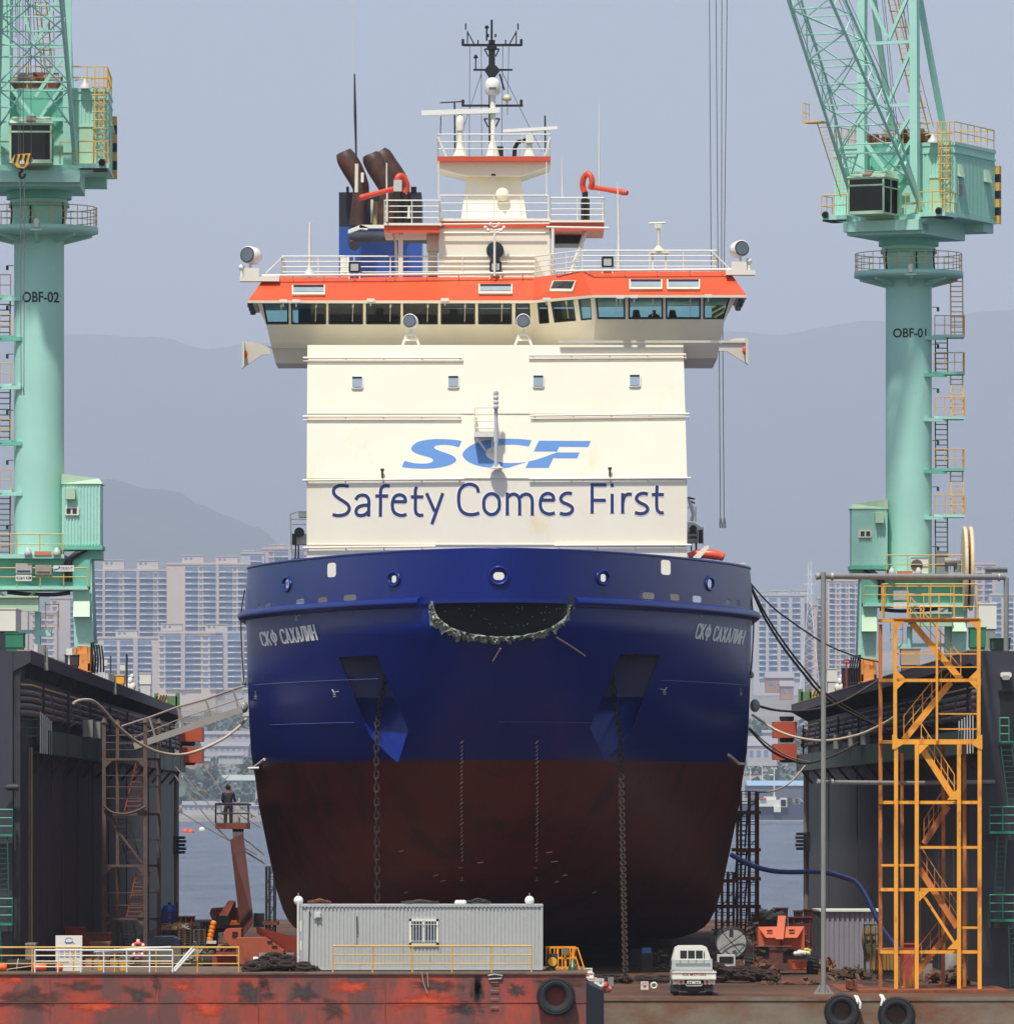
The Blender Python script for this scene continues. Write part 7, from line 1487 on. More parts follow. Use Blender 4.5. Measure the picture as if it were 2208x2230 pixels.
J = [(0, 0, .92), (0, 0, 1.08), (0, .01, 1.28), (0, .02, 1.42), (0, .03, 1.5), (.0, .05, 1.58), (0, .06, 1.68),
     (-.1, 0, .88), (-.12, .01, .5), (-.12, -.01, .1), (-.12, .12, .04), (.1, 0, .88), (.12, .01, .5), (.12, -.01, .1), (.12, .12, .04),
     (-.2, .02, 1.4), (-.25, .03, 1.12), (-.19, .2, .98), (-.15, .3, .98), (.2, .02, 1.4), (.27, .05, 1.14), (.3, .26, 1.08), (.3, .36, 1.09),
     (-.13, .37, .99), (-.16, .36, 1.0), (.28, .43, 1.1), (.32, .42, 1.1)]
E = [(0, 1), (1, 2), (2, 3), (3, 4), (4, 5), (5, 6), (0, 7), (7, 8), (8, 9), (9, 10), (0, 11), (11, 12), (12, 13), (13, 14), (3, 15), (15, 16), (16, 17), (17, 18), (3, 19), (19, 20), (20, 21), (21, 22), (18, 23), (18, 24), (22, 25), (22, 26)]
Rd = [(.16, .11), (.15, .1), (.17, .11), (.11, .08), .055, .085, .085, (.1, .1), .075, .055, .045, (.1, .1), .075, .055, .045, .055, .05, .046, .036, .055, .05, .046, .036, .018, .016, .018, .016]
skin('body', J, E, Rd, SKIN, man)
# clothing follows the same skeleton a little wider
skin('jacket', J[0:4] + J[15:18] + J[19:22], [(0, 1), (1, 2), (2, 3), (3, 4), (4, 5), (5, 6), (3, 7), (7, 8), (8, 9)], [(.19, .14), (.185, .135), (.21, .145), (.16, .115), .09, .07, .056, .09, .07, .056], mat('work_jacket', (62, 62, 72), .85, .15, 4), man)
skin('trousers', [J[0], (0, 0, 1.0)] + J[7:10] + J[11:14], [(0, 1), (0, 2), (2, 3), (3, 4), (0, 5), (5, 6), (6, 7)], [(.185, .135), (.17, .125), .115, .09, .075, .115, .09, .075], mat('work_trousers', (52, 52, 60), .85, .15, 4), man)
mb = MB(); mb.ball((fp.x, BD + .45 + .045, fp.z + 1.67), .103, 14, 1.1); mb.build('hair', BLACK, man)
mb = MB(); f_ = Vector((fp.x, BD + .45, fp.z)); mb.ball(f_ + Vector((-.1, .0, 1.62)), .022, 6, 1.4); mb.ball(f_ + Vector((.1, .0, 1.62)), .022, 6, 1.4); mb.build('ears', SKIN, man)
# stowed boom lift behind
root = thing('boom_lift', gp(495, 2072), 'stowed red oxide boom lift behind the raised one with slanting boom', 'boom lift', 'boom lifts on the dock floor')
D = 330
mb = MB(); mb.pp([(456, 1990), (460, 1979), (500, 1977), (529, 1978), (529, 2005), (520, 2022), (470, 2022)], D, 2.2); b_ = mb.build('turret', MACH, root); mb = MB(); mb.pb(471, 1983, 481, 1986, D - .03, .03); mb.pb(471, 1992, 481, 1995, D - .03, .03); mb.build('vent_slot', BLACK, b_)
mb = MB(); mb.hexa([P(497, 1962, D - .8), P(512, 1962, D - .8), P(512, 1962, D), P(497, 1962, D)], [P(472, 2002, D - 2.2), P(490, 2006, D - 2.2), P(490, 2006, D - 1.4), P(472, 2002, D - 1.4)]); mb.pp([(513, 1962), (513, 1974), (497, 2000), (490, 2006), (480, 2004)], D - .4, .3); mb.build('boom', MACH, root)
mb = MB(); mb.pb(470, 1995, 500, 2018, D - 2.6, .06); mb.build('screen_frame', DARK, root); mb = MB(); mb.pb(460, 2022, 520, zfoot(D) - 3, D + .3, 1.6); mb.pb(552, 1990, 574, 2020, D + 1, 1); mb.build('chassis', DARK, root)
# right boom lift seen from behind
root = thing('boom_lift', gp(1700, 2124), 'red oxide boom lift seen from behind between cable drum and grey post', 'boom lift', 'boom lifts on the dock floor')
D = 291
mb = MB(); mb.hexa([P(1650, 2019, D + .3), P(1752, 2018, D + .3), P(1752, 2018, D + 2.4), P(1650, 2019, D + 2.4)], [P(1668, 2043, D - .2), P(1736, 2043, D - .2), P(1752, 2043, D + 2.4), P(1650, 2043, D + 2.4)]); mb.pp([(1650, 2022), (1668, 2043), (1668, 2058), (1652, 2064)], D + .2, 2); mb.pp([(1752, 2022), (1736, 2043), (1700, 2043), (1706, 2066), (1752, 2071)], D + .2, 2); mb.pp([(1668, 2043), (1700, 2043), (1700, 2060), (1668, 2060)], D, 2); b_ = mb.build('turret', mat('machine_orange', (196, 92, 54), .55, .12, .7, rust=.25, rrgb=(140, 64, 40), rs=.8), root)
mb = MB(); slots(mb, ((1670, 2026), (1670, 2034), (1718, 2025), (1718, 2033)), D - .04) ; mb.build('vent_slot', BLACK, b_)
mb = MB(); mb.hexa([P(1689, 2046, D - .5), P(1706, 2046, D - .5), P(1706, 2046, D + .2), P(1689, 2046, D + .2)], [P(1694, 1995, D + .4), P(1711, 1995, D + .4), P(1711, 1995, D + 1.0), P(1694, 1995, D + 1.0)]); mb.build('boom', mat('machine_orange', (196, 92, 54)), root)
mb = MB(); mb.pb(1645, 2090, 1758, 2114, D + .2, 2); mb.pb(1650, 2099, 1716, 2113, D - .5, .8); mb.pb(1675, 2060, 1705, 2100, D - .3, .5); mb.pb(1690, 2113, 1698, 2120, D, .3); mb.tube([P(1644, 2062, D - .4), P(1725, 2062, D - .4)], .03, 5); mb.pb(1640, 2040, 1642, 2110, D - .3, .05); mb.build('chassis', mat('chassis_rust', (92, 54, 44), .7, .3, 1.2, rust=.4, rrgb=(150, 64, 44), rs=1), root)
mb = MB(); mb.pb(1725, 2094, 1756, 2112, D - .1, .2); mb.pb(1641, 2096, 1648, 2113, D - .1, .2); mb.build('rear_panel', mat('machine_red_panel', (190, 70, 46), .5, .1), root)
for x in (1633, 1769):
    mb = MB(); mb.lathe([(20 * S(D), -.22), (23 * S(D), -.15), (23 * S(D), .15), (20 * S(D), .22)], P(x, zfoot(D) - 23, D + .4), (1, 0, 0), 20)
    for k in range(20): a = k * math.pi / 10; c = P(x, zfoot(D) - 23, D + .4); mb.bar(c + Vector((-.2, math.cos(a) * 23.4 * S(D), math.sin(a) * 23.4 * S(D))), c + Vector((.2, math.cos(a + .12) * 23.4 * S(D), math.sin(a + .12) * 23.4 * S(D))), .06)
    w_ = mb.build('wheel', TYRE, root); mb = MB(); mb.lathe([(9 * S(D), -.25), (9 * S(D), .25)], P(x, zfoot(D) - 23, D + .4), (1, 0, 0), 12); mb.build('hub', MACH, w_)
mb = MB()
r = random.Random(31)
for k in range(9): mb.ball(P(1732 + r.random() * 30, 2078 - r.random() * 5, D - .3), .07 + .06 * r.random(), 7)
obj1(mb, 'rag_heap', OFFW, 'heap of white rags lying on the right boom lift', 'rags')
mb = MB(); [mb.ball(P(1752 + r.random() * 11, 2072 - r.random() * 3, D - .28), .08, 7) for k in range(4)]; obj1(mb, 'rag_heap', mat('rag_yellow', (200, 184, 70), .8), 'small yellow rag heap lying on the right boom lift', 'rags')
# --- cable drum wrapped in grey sheet, lying tilted, plastic box in front
D = 296; root = thing('cable_drum', gp(1594, 2116), 'big round drum wrapped in grey sheet beside the right boom lift', 'drum')
c = P(1592, 2053, D); mb = MB(); ax = Vector((-.25, -1, .22)).normalized(); rr = 34 * S(D); mb.lathe([(rr * .97, 0), (rr, -.06), (rr, .1), (rr * .93, .7), (rr * .9, 1.3)], c + ax * .2 * -1, -ax, 26); mb.build('wrapped_reel', mat('grey_wrap', (142, 144, 140), .45, .25, 2, bump=.5, bs=5), root)
mb = MB()
for a in (.6, 2.3): u = Vector((1, 0, 0)) * math.cos(a) + Vector((0, .2, 1)) * math.sin(a); mb.bar(c + ax * .0 - Vector((0, .25, 0)) - u * rr * .95, c - Vector((0, .25, 0)) + u * rr * .95, .035)
mb.tube([c - Vector((0, .22, 0)) + Vector((rr * math.cos(t), -.0 + rr * .0, rr * math.sin(t))) for t in [k * math.pi / 16 for k in range(33)]], .03, 5); mb.box((c.x - .08, D - .4, c.z + .2), (c.x + .08, D - .3, c.z + .5)); mb.build('strap', DARK, root)
mb = MB(); mb.pb(1570, 2090, 1622, zfoot(D), D - .2, 1.2); mb.build('cradle', RUST, root)
root = thing('generator_box', gp(1585, 2106), 'white box with dark front panel before the wrapped drum', 'box'); D = 294
mb = MB(); mb.pb(1562, 2080, 1601, zfoot(D), D, .9); mb.build('casing', GREYL, root); mb = MB(); mb.pb(1566, 2084, 1597, 2098, D - .03, .04); mb.build('panel', BLACK, root)
# --- grey corrugated shed, bins and heaps on the right
def corr(b, x0, y0, x1, y1, D, dep, n, m=.05):
    b.pb(x0, y0, x1, y1, D, dep); w_ = (x1 - x0) / n
    for i in range(n): b.pb(x0 + i * w_ + w_ * .15, y0 + 1, x0 + i * w_ + w_ * .6, y1 - .5, D - m, m)
D = 300; root = thing('site_shed', P(1845, zfoot(D), D), 'grey corrugated steel shed standing at the foot of the right wall', 'shed')
mb = MB(); corr(mb, 1787, 1984, 1918, zfoot(D), D, 3.2, 12, .06); mb.build('wall', mat('shed_grey', (138, 136, 146), .5, .08, 1), root)
mb = MB(); q0 = [P(1787, 2096, D), P(1769, 2085, D + 5), P(1769, 1986, D + 5), P(1787, 1986, D)]; mb.prism(q0, (.05, 0, 0)); sdw = mb.build('side_wall', mat('shed_grey_shade', (104, 104, 112), .5, .1, 1), root)  # side wall: its shade put into a darker copy of the grey
mb = MB(); mb.hexa([P(1768, 1982, D + 5), P(1785, 1986, D - .2), P(1920, 1986, D - .2), P(1920, 1982, D + 5)], [P(1768, 1979, D + 5), P(1785, 1982, D - .2), P(1920, 1982, D - .2), P(1920, 1979, D + 5)]); mb.build('roof', OFFW, root)
mb = MB(); mb.pb(1772, 2002, 1776, 2080, D + 3, .1); mb.pb(1780, 2002, 1783, 2022, D + 1, .1); mb.build('door', DARK, sdw)
def binn(x0, x1, y0, D, m_, label, nm='skip_bin', flare=5):
    a = zfoot(D); root = thing(nm, P((x0 + x1) / 2, a, D), label, 'bin', 'steel bins on the dock floor')
    mb = MB(); mb.hexa([P(x0 + flare, a, D), P(x1 - flare, a, D), P(x1 - flare, a, D + 2), P(x0 + flare, a, D + 2)], [P(x0, y0, D - .2), P(x1, y0, D - .2), P(x1, y0, D + 2.2), P(x0, y0, D + 2.2)]); mb.build('bin_body', m_, root)
    mb = MB(); mb.pb(x0 - 1, y0 - 1, x1 + 1, y0 + 2, D - .28, .14); mb.build('rim', m_, root)
    mb = MB(); [mb.pbar((x, y0 + 2), (lerp(x, (x0 + x1) / 2, .1), a), D - .22, 2) for x in (lerp(x0, x1, .2), lerp(x0, x1, .5), lerp(x0, x1, .8))]; mb.build('rib', m_, root); return root
MAROON = mat('bin_maroon', (110, 58, 56), .7, .2, 1, rust=.4, rrgb=(80, 50, 46), rs=1.2)
binn(1636, 1700, 2004, 330, mat('bin_grey_green', (96, 108, 104), .6, .15, 1), 'grey green bin heaped with white scrap behind the right boom lift')
binn(1716, 1776, 1998, 345, MAROON, 'wide maroon bin to the right behind the boom lift'); binn(1684, 1716, 1978, 372, MAROON, 'dark maroon bin highest behind the boom lift', flare=2); binn(1728, 1748, 1984, 366, MAROON, 'small maroon bin behind the wide one', flare=1); binn(1749, 1770, 1981, 368, MAROON, 'small maroon bin nearest the right wall corner', flare=1)
binn(385, 425, 1996, 352, MAROON, 'maroon bin right of the blue tank'); binn(141, 187, 2020, 300, mat('bin_red', (170, 66, 56), .6, .15, 1), 'red bin behind the white notice board'); binn(436, 460, 2007, 348, DARK, 'dark bin between the maroon bin and the stowed lift')
def heap(x0, x1, ytop, D, mats_, label, nm, cat, n=40, sd=1, s0=.12, s1=.35, floor=None, root=None):
    rr_ = random.Random(sd); base = floor if floor is not None else ZD; a, b = P(x0, 0, D).x, P(x1, 0, D).x; h = P(0, ytop, D).z - base; mb = MB()
    for _ in range(n):
        t = rr_.random(); x = lerp(a, b, t); z = base + h * rr_.random() * (1 - abs(2 * t - 1) ** 2.5); s_ = rr_.uniform(s0, s1); c_ = Vector((x, D + rr_.uniform(-.5, .5), z)); u = Vector((rr_.uniform(-1, 1), rr_.uniform(-1, 1), rr_.uniform(-.5, .5))).normalized(); mb.bar(c_ - u * s_, c_ + u * s_, s_ * rr_.uniform(.3, .9), s_ * rr_.uniform(.1, .5))
    for p in mb.v: p.z = max(p.z, base + .005)
    return mb.build(nm, mats_, None, (label, cat))
heap(1636, 1700, 1984, 331, OFFW, 'white scrap heaped on the grey green bin', 'scrap_heap', 'scrap', 46, 4, .12, .4, floor=P(0, 2006, 331).z); heap(1640, 1660, 1994, 329, mat('scrap_rust', (130, 92, 70), .8, .3, 2), 'rusty scrap beside the white scrap heap', 'scrap_heap', 'scrap', 30, 6, .1, .35, floor=P(0, 2030, 329).z)
heap(1630, 1652, 2010, 300, RUST, 'tangled rusty metal between drum and boom lift', 'scrap_heap', 'scrap', 60, 8, .1, .35)
heap(1540, 1580, 2024, 310, mat('scrap_mixed', (150, 146, 140), .8, .3, 4), 'mixed pale scrap left of the wrapped drum', 'scrap_heap', 'scrap', 60, 9, .08, .3)
D = 303; p = P(1850, 2085, D); mb = MB()
mb.add([(p.x + dx * .9, D + dy, ZD + .5 + .14 * math.sin(dx * 5 + dy * 3) + .1 * math.cos(dx * 9)) for dy in (-.7, -.3, .1, .5) for dx in (-1, -.7, -.4, -.1, .2, .5, .8, 1.1)], [[j * 8 + i, j * 8 + i + 1, (j + 1) * 8 + i + 1, (j + 1) * 8 + i] for j in range(3) for i in range(7)], True)
mb.add([(p.x + dx * .9, D - .7 - .04, ZD + .5 - k * .3 + .14 * math.sin(dx * 5 - 2.1) * (1 - k)) for k in (0, 1) for dx in (-1, -.7, -.4, -.1, .2, .5, .8, 1.1)], [[i, i + 1, 9 + i, 8 + i] for i in range(7)], True); obj1(mb, 'tarpaulin', mat('tarp_tan', (190, 160, 118), .8, .15, 2), 'tan tarpaulin over a pallet before the grey shed', 'tarpaulin')
mb = MB(); mb.pb(1812, 2089, 1868, 2098, D - .9, 1.6); [mb.pb(1812 + 11 * k, 2098, 1818 + 11 * k, zfoot(D - .9), D - .9, 1.6) for k in range(6)]; obj1(mb, 'pallet', DKGREEN, 'dark green pallet under the tan tarpaulin', 'pallet')
heap(1862, 1888, 2076, 302.2, mat('cloth_orange', (214, 92, 64), .8, .15, 3), 'crumpled orange cloth beside the tan tarpaulin', 'orange_cloth', 'cloth', 26, 12, .12, .3)
# beneath the yellow tower
D = 283; a = zfoot(D); root = thing('tarp_covered_machine', P(1924, a, D), 'machine draped in ochre tarpaulin behind the yellow tower legs', 'machine')
mb = MB(); mb.pp([(1901, a - 22), (1906, 2068), (1948, 2066), (1952, a - 22)], D, 1.6); [mb.hexa([P(1901 + 8 * k, a - 20, D - .04), P(1905 + 8 * k, a - 20, D - .1), P(1905 + 8 * k, a - 20, D), P(1901 + 8 * k, a - 20, D)], [P(1904 + 7 * k, 2069, D - .03), P(1908 + 7 * k, 2069, D - .08), P(1908 + 7 * k, 2069, D), P(1904 + 7 * k, 2069, D)]) for k in range(6)]; mb.build('cover', mat('tarp_ochre', (150, 112, 56), .85, .2, 1.5), root); mb = MB(); mb.pb(1904, a - 23, 1950, a, D + .05, 1.4); mb.build('frame', DARK, root)
D = 288; a = zfoot(D); root = thing('steel_frame_rack', P(1896, a, D), 'dark green steel rack with brown hoses left of the yellow tower', 'rack'); mb = MB()
for x in (1882, 1896, 1912): mb.pbar((x, 2014), (x, a), D, 3); mb.pbar((x + 3, 2014), (x + 3, a), D + 1.5, 3)
for y in (2015, 2035, 2060): mb.pbar((1880, y), (1915, y), D, 3); mb.pbar((1882, y), (1917, y), D + 1.5, 3)
mb.build('frame', DKGREEN, root); mb = MB(); [mb.tube(cat_rom([P(1884 + 5 * k, 2020, D + .4), P(1880 + 6 * k, 2050, D + .2), P(1888 + 5 * k, 2095, D + .3)], 4), .07, 6) for k in range(5)]; mb.build('hose_bundle', mat('hose_brown', (120, 92, 56), .8, .2), root)
D = 280; a = zfoot(D)
for x0, x1, y0, m_, lb in ((1968, 2000, 2058, mat('bin_red', (170, 66, 56)), 'red chest behind the yellow tower stairs'), (2010, 2030, 2092, mat('post_grey', (150, 140, 130), .7, .1), 'pale grey slab standing behind the yellow tower'), (1969, 1992, 2088, mat('chest_pinkish', (160, 126, 112), .7, .1), 'pinkish chest low behind the yellow tower stairs')):
    mb = MB(); mb.pb(x0, y0, x1, a, D, 1.1); mb.pb(x0 - 1, y0 - 2, x1 + 1, y0, D - .06, 1.2); obj1(mb, 'site_chest', m_, lb, 'chest', 'chests behind the yellow tower'); D += 1.5; a = zfoot(D)
mb = MB(); D = 276; a = zfoot(D); mb.lathe([(.36, 0), (.38, .1), (.38, 1.1), (.3, 1.2)], P(2072, a, D), n=14); obj1(mb, 'gas_tank', GREYP, 'grey upright tank behind the yellow tower legs', 'tank')
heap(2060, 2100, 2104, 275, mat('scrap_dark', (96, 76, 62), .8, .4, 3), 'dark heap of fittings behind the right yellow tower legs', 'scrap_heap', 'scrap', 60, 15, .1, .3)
heap(2020, 2052, 2120, 277, mat('scrap_brown', (110, 74, 54), .8, .4, 3), 'brown heap of fittings in the middle of the yellow tower', 'scrap_heap', 'scrap', 40, 16, .1, .3)
# small things on the floor
D = 266; mb = MB(); a = zfoot(D); mb.pb(1850, 2137, 1858, a, D - 1, 3) ; mb.pb(1850, a - 3, 1868, a, D - 1, 3); mb.pb(1862, 2136, 1867, a, D, 2); obj1(mb, 'channel_beam', RUST2, 'short rusty channel beam lying between grey post and yellow tower', 'beam')
mb = MB(); mb.box((P(1830, 0, 266).x, 264.5, ZD + .004), (P(1900, 0, 266).x, 275, ZD + .02)); obj1(mb, 'steel_plate', RUST2, 'rusty steel plate flat on the floor before the yellow tower', 'plate')
r = random.Random(44); mb = MB()
for k in range(70):
    t = r.random(); D = r.uniform(277, 283); y = r.uniform(0, .5); p = P(lerp(1555, 1682, t), 0, D); ax = r.uniform(0, 3.14); c_ = Vector((p.x, D, ZD + .1 + y * (1 - t * .6))); u = Vector((math.cos(ax), math.sin(ax), 0)) * .3; v = Vector((-math.sin(ax), math.cos(ax), r.uniform(.2, .6))).normalized() * .16
    mb.tube([c_ + u * math.cos(q) + v * math.sin(q) for q in [z * math.pi / 5 for z in range(11)]], .065, 5, cap=False)
obj1(mb, 'chain_pile', CHAIN, 'long pile of rusty anchor chain on the floor right of the white truck', 'chain')
mb = MB()
for k in range(26):
    D = r.uniform(276, 281); p = P(lerp(1300, 1450, r.random()), 0, D); ax = r.uniform(0, 3.14); c_ = Vector((p.x, D, ZD + .08 + .1 * r.random())); u = Vector((math.cos(ax), math.sin(ax), 0)) * .3; v = Vector((-math.sin(ax), math.cos(ax), .3)).normalized() * .16
    mb.tube([c_ + u * math.cos(q) + v * math.sin(q) for q in [z * math.pi / 5 for z in range(11)]], .065, 5, cap=False)
obj1(mb, 'chain_pile', CHAIN, 'low scatter of anchor chain around the foot of the hanging chain', 'chain')
def carton(x0, x1, y0, y1, D, label, m_=OFFW, red=True, nm='carton', grp='white cartons by the barge', top=True):
    root = thing(nm, P((x0 + x1) / 2, y1, D), label, 'box', grp); mb = MB(); mb.pb(x0, y0, x1, y1, D, .45); mb.build('box_body', m_, root)
    mb = MB(); mb.pb(x0 + 2, y0 + 1.5, x1 - 2, y0 + 3.2, D - .006, .006); mb.pb(lerp(x0, x1, .3), lerp(y0, y1, .45), lerp(x0, x1, .7), lerp(y0, y1, .75), D - .006, .006); mb.build('print', mat('print_red', (196, 70, 64), .6) if red else GREYP, root)
    mb = MB(); mb.pb(x0, lerp(y0, y1, .36), x1, lerp(y0, y1, .36) + .8, D - .008, .008); mb.build('tape', GREYP, root); return root
carton(1395.5, 1412, 2139, 2156, 264, 'white carton with red mark alone on the floor left of the white truck'); 
yb = zfoot(262.5)
carton(1280, 1298, yb - 16, yb, 262.5, 'bottom left white carton of the stack by the barge end'); carton(1298.5, 1310, yb - 15, yb, 262.5, 'bottom right white carton of the stack by the barge end'); carton(1279, 1300, yb - 33, yb - 16.2, 262.6, 'middle left white carton of the stack by the barge end'); carton(1300.5, 1315, yb - 31, yb - 15.2, 262.6, 'middle right white carton of the stack by the barge end', red=False)
carton(1260, 1293, yb - 44.5, yb - 33.2, 262.7, 'long white carton lying on top of the carton stack'); carton(1262, 1290, yb - 54, yb - 44.7, 262.8, 'topmost flat white carton of the stack', red=False)
carton(1324, 1336, 2130, 2148, 270, 'small grey white carton right of the carton stack', GREYP, False)
mb = MB(); c = P(1318, 2158, 263.3); [mb.ball((c.x + dx, 263.3 + dy, ZD + .12 + dz), .14, 8) for dx, dy, dz in ((-.05, 0, 0), (.1, .05, 0), (0, 0, .13))]; obj1(mb, 'plastic_bag', mat('bag_red', (186, 60, 52), .4, .2, 8, rust=.4, rrgb=(220, 214, 210), rs=6), 'red and white plastic bag beside the carton stack', 'bag')
mb = MB(); c = P(1424, 2143, 268); mb.tube([(c.x + .1 * math.cos(a), 268, ZD + .13 + .1 * math.sin(a)) for a in [k * math.pi / 8 for k in range(17)]], .035, 6); obj1(mb, 'rope_coil', OFFW, 'small white rope ring right of the lone carton', 'rope')
# dark blocks and gear under the hull
r = random.Random(52)
for k, (x, w_) in enumerate(((1120, 60), (1240, 46), (1395, 60), (1450, 44))):
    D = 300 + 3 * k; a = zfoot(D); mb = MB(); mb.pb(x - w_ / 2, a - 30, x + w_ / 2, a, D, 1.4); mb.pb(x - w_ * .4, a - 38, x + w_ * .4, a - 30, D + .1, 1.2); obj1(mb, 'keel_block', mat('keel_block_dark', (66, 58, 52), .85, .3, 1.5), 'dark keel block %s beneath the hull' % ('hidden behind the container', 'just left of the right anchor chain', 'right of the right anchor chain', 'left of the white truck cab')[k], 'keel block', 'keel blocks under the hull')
mb = MB(); D = 296; mb.add([P(x, y, D + dd) for y, dd in ((2064, .6), (2070, .1), (2076, 0)) for x in (1398, 1403, 1408, 1413, 1418)], [[j * 5 + i, j * 5 + i + 1, (j + 1) * 5 + i + 1, (j + 1) * 5 + i] for j in range(2) for i in range(4)], True)
mb.pb(1398, 2074, 1418, 2079, D + .1, .5); obj1(mb, 'blue_bundle', RBL, 'blue wrapped bundle in the shade beneath the hull', 'bundle')
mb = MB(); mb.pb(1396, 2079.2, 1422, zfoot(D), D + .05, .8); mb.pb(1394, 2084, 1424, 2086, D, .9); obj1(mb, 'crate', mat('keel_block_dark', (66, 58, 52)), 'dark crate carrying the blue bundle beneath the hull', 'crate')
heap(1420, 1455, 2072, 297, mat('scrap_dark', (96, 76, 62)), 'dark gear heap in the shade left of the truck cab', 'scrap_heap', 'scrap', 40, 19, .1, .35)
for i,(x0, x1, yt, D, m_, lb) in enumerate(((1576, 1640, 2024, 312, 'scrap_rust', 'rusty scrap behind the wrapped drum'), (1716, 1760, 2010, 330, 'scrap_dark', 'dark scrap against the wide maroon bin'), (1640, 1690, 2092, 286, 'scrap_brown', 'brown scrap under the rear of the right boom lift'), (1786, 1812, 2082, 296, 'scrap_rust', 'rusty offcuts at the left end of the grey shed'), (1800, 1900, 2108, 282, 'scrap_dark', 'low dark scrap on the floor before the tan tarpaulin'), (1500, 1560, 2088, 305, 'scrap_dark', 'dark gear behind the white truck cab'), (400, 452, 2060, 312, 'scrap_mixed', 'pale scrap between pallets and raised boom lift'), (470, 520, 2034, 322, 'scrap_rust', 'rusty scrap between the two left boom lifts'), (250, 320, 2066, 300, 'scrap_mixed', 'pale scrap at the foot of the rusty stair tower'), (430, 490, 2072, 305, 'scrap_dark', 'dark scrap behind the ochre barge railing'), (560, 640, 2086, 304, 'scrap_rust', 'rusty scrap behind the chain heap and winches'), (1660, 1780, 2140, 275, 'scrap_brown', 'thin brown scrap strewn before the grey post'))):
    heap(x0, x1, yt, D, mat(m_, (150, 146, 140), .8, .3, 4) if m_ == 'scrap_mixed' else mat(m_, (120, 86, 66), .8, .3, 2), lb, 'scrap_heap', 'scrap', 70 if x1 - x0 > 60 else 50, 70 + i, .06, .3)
# left floor: blue tank, frames, pallets, orange float, navy car cover
D = 336; a = zfoot(D); root = thing('water_tank', P(368, a, D), 'bright blue round topped tank by the left wall', 'tank'); c = P(368, 1990, D); mb = MB(); mb.lathe([(17 * S(D), 0), (18 * S(D), .1), (18 * S(D), (a - 1984) * S(D)), (13 * S(D), (a - 1974) * S(D)), (4 * S(D), (a - 1970) * S(D))], P(369, a, D), n=18); mb.build('tank_body', mat('tank_blue', (30, 92, 204), .4, .05), root); mb = MB(); mb.lathe([(3.5 * S(D), 0), (3.5 * S(D), .08)], P(369, 1970, D), n=10); mb.build('lid', BLACK, root)
D = 332; a = zfoot(D); mb = MB(); [mb.pbar((x, 1988), (x + 2, a), D + dd, 3) for x in (350, 374, 384) for dd in (0, 1.5)]; [mb.pbar((348, y), (386, y), D, 3) for y in (1988, 2003, 2018, 2034)]; mb.pbar((350, 1990), (384, 2030), D, 2); mb.pbar((386, 1965), (386, 2000), D, 3); obj1(mb, 'steel_trestle', RUST2, 'rust brown steel trestle in front of the blue tank', 'trestle')
for k, (x0, x1, yt, D) in enumerate(((350, 384, 2022, 326), (388, 418, 2020, 328), (420, 448, 2022, 327), (404, 442, 2012, 335), (476, 488, 2026, 325))):
    a = zfoot(D); mb = MB(); y = a
    while y > yt + 4: mb.pb(x0, y - 2.6, x1, y - 1.2, D, 1.2); [mb.pb(lerp(x0, x1, q) - 2, y - 1.2, lerp(x0, x1, q) + 2, y + 1.6, D, 1.2) for q in (.08, .5, .92)]; y -= 5
    obj1(mb, 'pallet_stack', mat('pallet_grey_wood', (124, 114, 98), .85, .3, 2), ('pallet stack in front of the steel trestle', 'grey pallet stack right of the trestle', 'pallet stack left of the orange floats tower', 'rear pallet stack below the maroon bin', 'short pallet stack right of the orange floats tower')[k], 'pallets', 'pallet stacks on the left')
heap(352, 386, 2012, 325, mat('sack_buff', (196, 164, 110), .8, .2, 2), 'buff sacks heaped on the pallets by the trestle', 'sack_heap', 'sacks', 34, 23, .12, .32, floor=P(0, 2026, 325).z); heap(384, 404, 2014, 326, OFFW, 'white plastic sheets on the pallets right of the trestle', 'plastic_heap', 'sheets', 22, 24, .12, .3, floor=P(0, 2024, 326).z)
D = 316; a = zfoot(D); root = thing('float_tower', P(462, a, D), 'bright orange yellow stacked floats standing left of the raised lift', 'floats'); mb = MB()
for k in range(5): mb.lathe([(5.5 * S(D), 0), (7 * S(D), .07), (7 * S(D), .16), (4 * S(D), .24)], P(457 + 2 * k, 2046 - 8.5 * k + 6, D), n=10)
mb.build('float', mat('float_orange', (250, 140, 30), .4, .08), root); mb = MB(); mb.pb(450, 2050, 471, 2056, D - .2, .7); mb.build('tray', OFFW, root); mb = MB(); mb.pb(453, 2056, 470, a, D, .5); mb.build('stand', DARK, root)
mb = MB(); D = 315; [mb.lathe([(3 * S(D), 0), (4.5 * S(D), .05), (3 * S(D), .14)], P(506 + 4 * k, 2012, D + 12), n=8) for k in range(3)]; mb.pb(500, 2012, 520, 2015, 326.5, 1.5); obj1(mb, 'float_row', mat('float_orange', (250, 140, 30)), 'row of small orange floats on the stowed lift', 'floats')
D = 300; a = zfoot(D); root = thing('covered_car', P(356, a, D), 'low vehicle with dark navy domed roof behind the white railing', 'vehicle'); mb = MB(); mb.pp([(321, 2062), (324, 2046), (334, 2041), (376, 2040), (390, 2048), (393, 2062)], D, 1.8); mb.build('roof', mat('car_navy', (34, 40, 66), .3, .1), root); mb = MB(); mb.pp([(318, 2062), (394, 2062), (394, 2096), (318, 2096)], D - .05, 1.9); mb.build('body', mat('car_grey', (110, 112, 108), .4, .1), root)
for x in (334, 380): mb = MB(); mb.lathe([(8 * S(D), -.1), (8 * S(D), .1)], P(x, a - 8, D + .3), (0, 1, 0), 14); mb.build('wheel', TYRE, root)
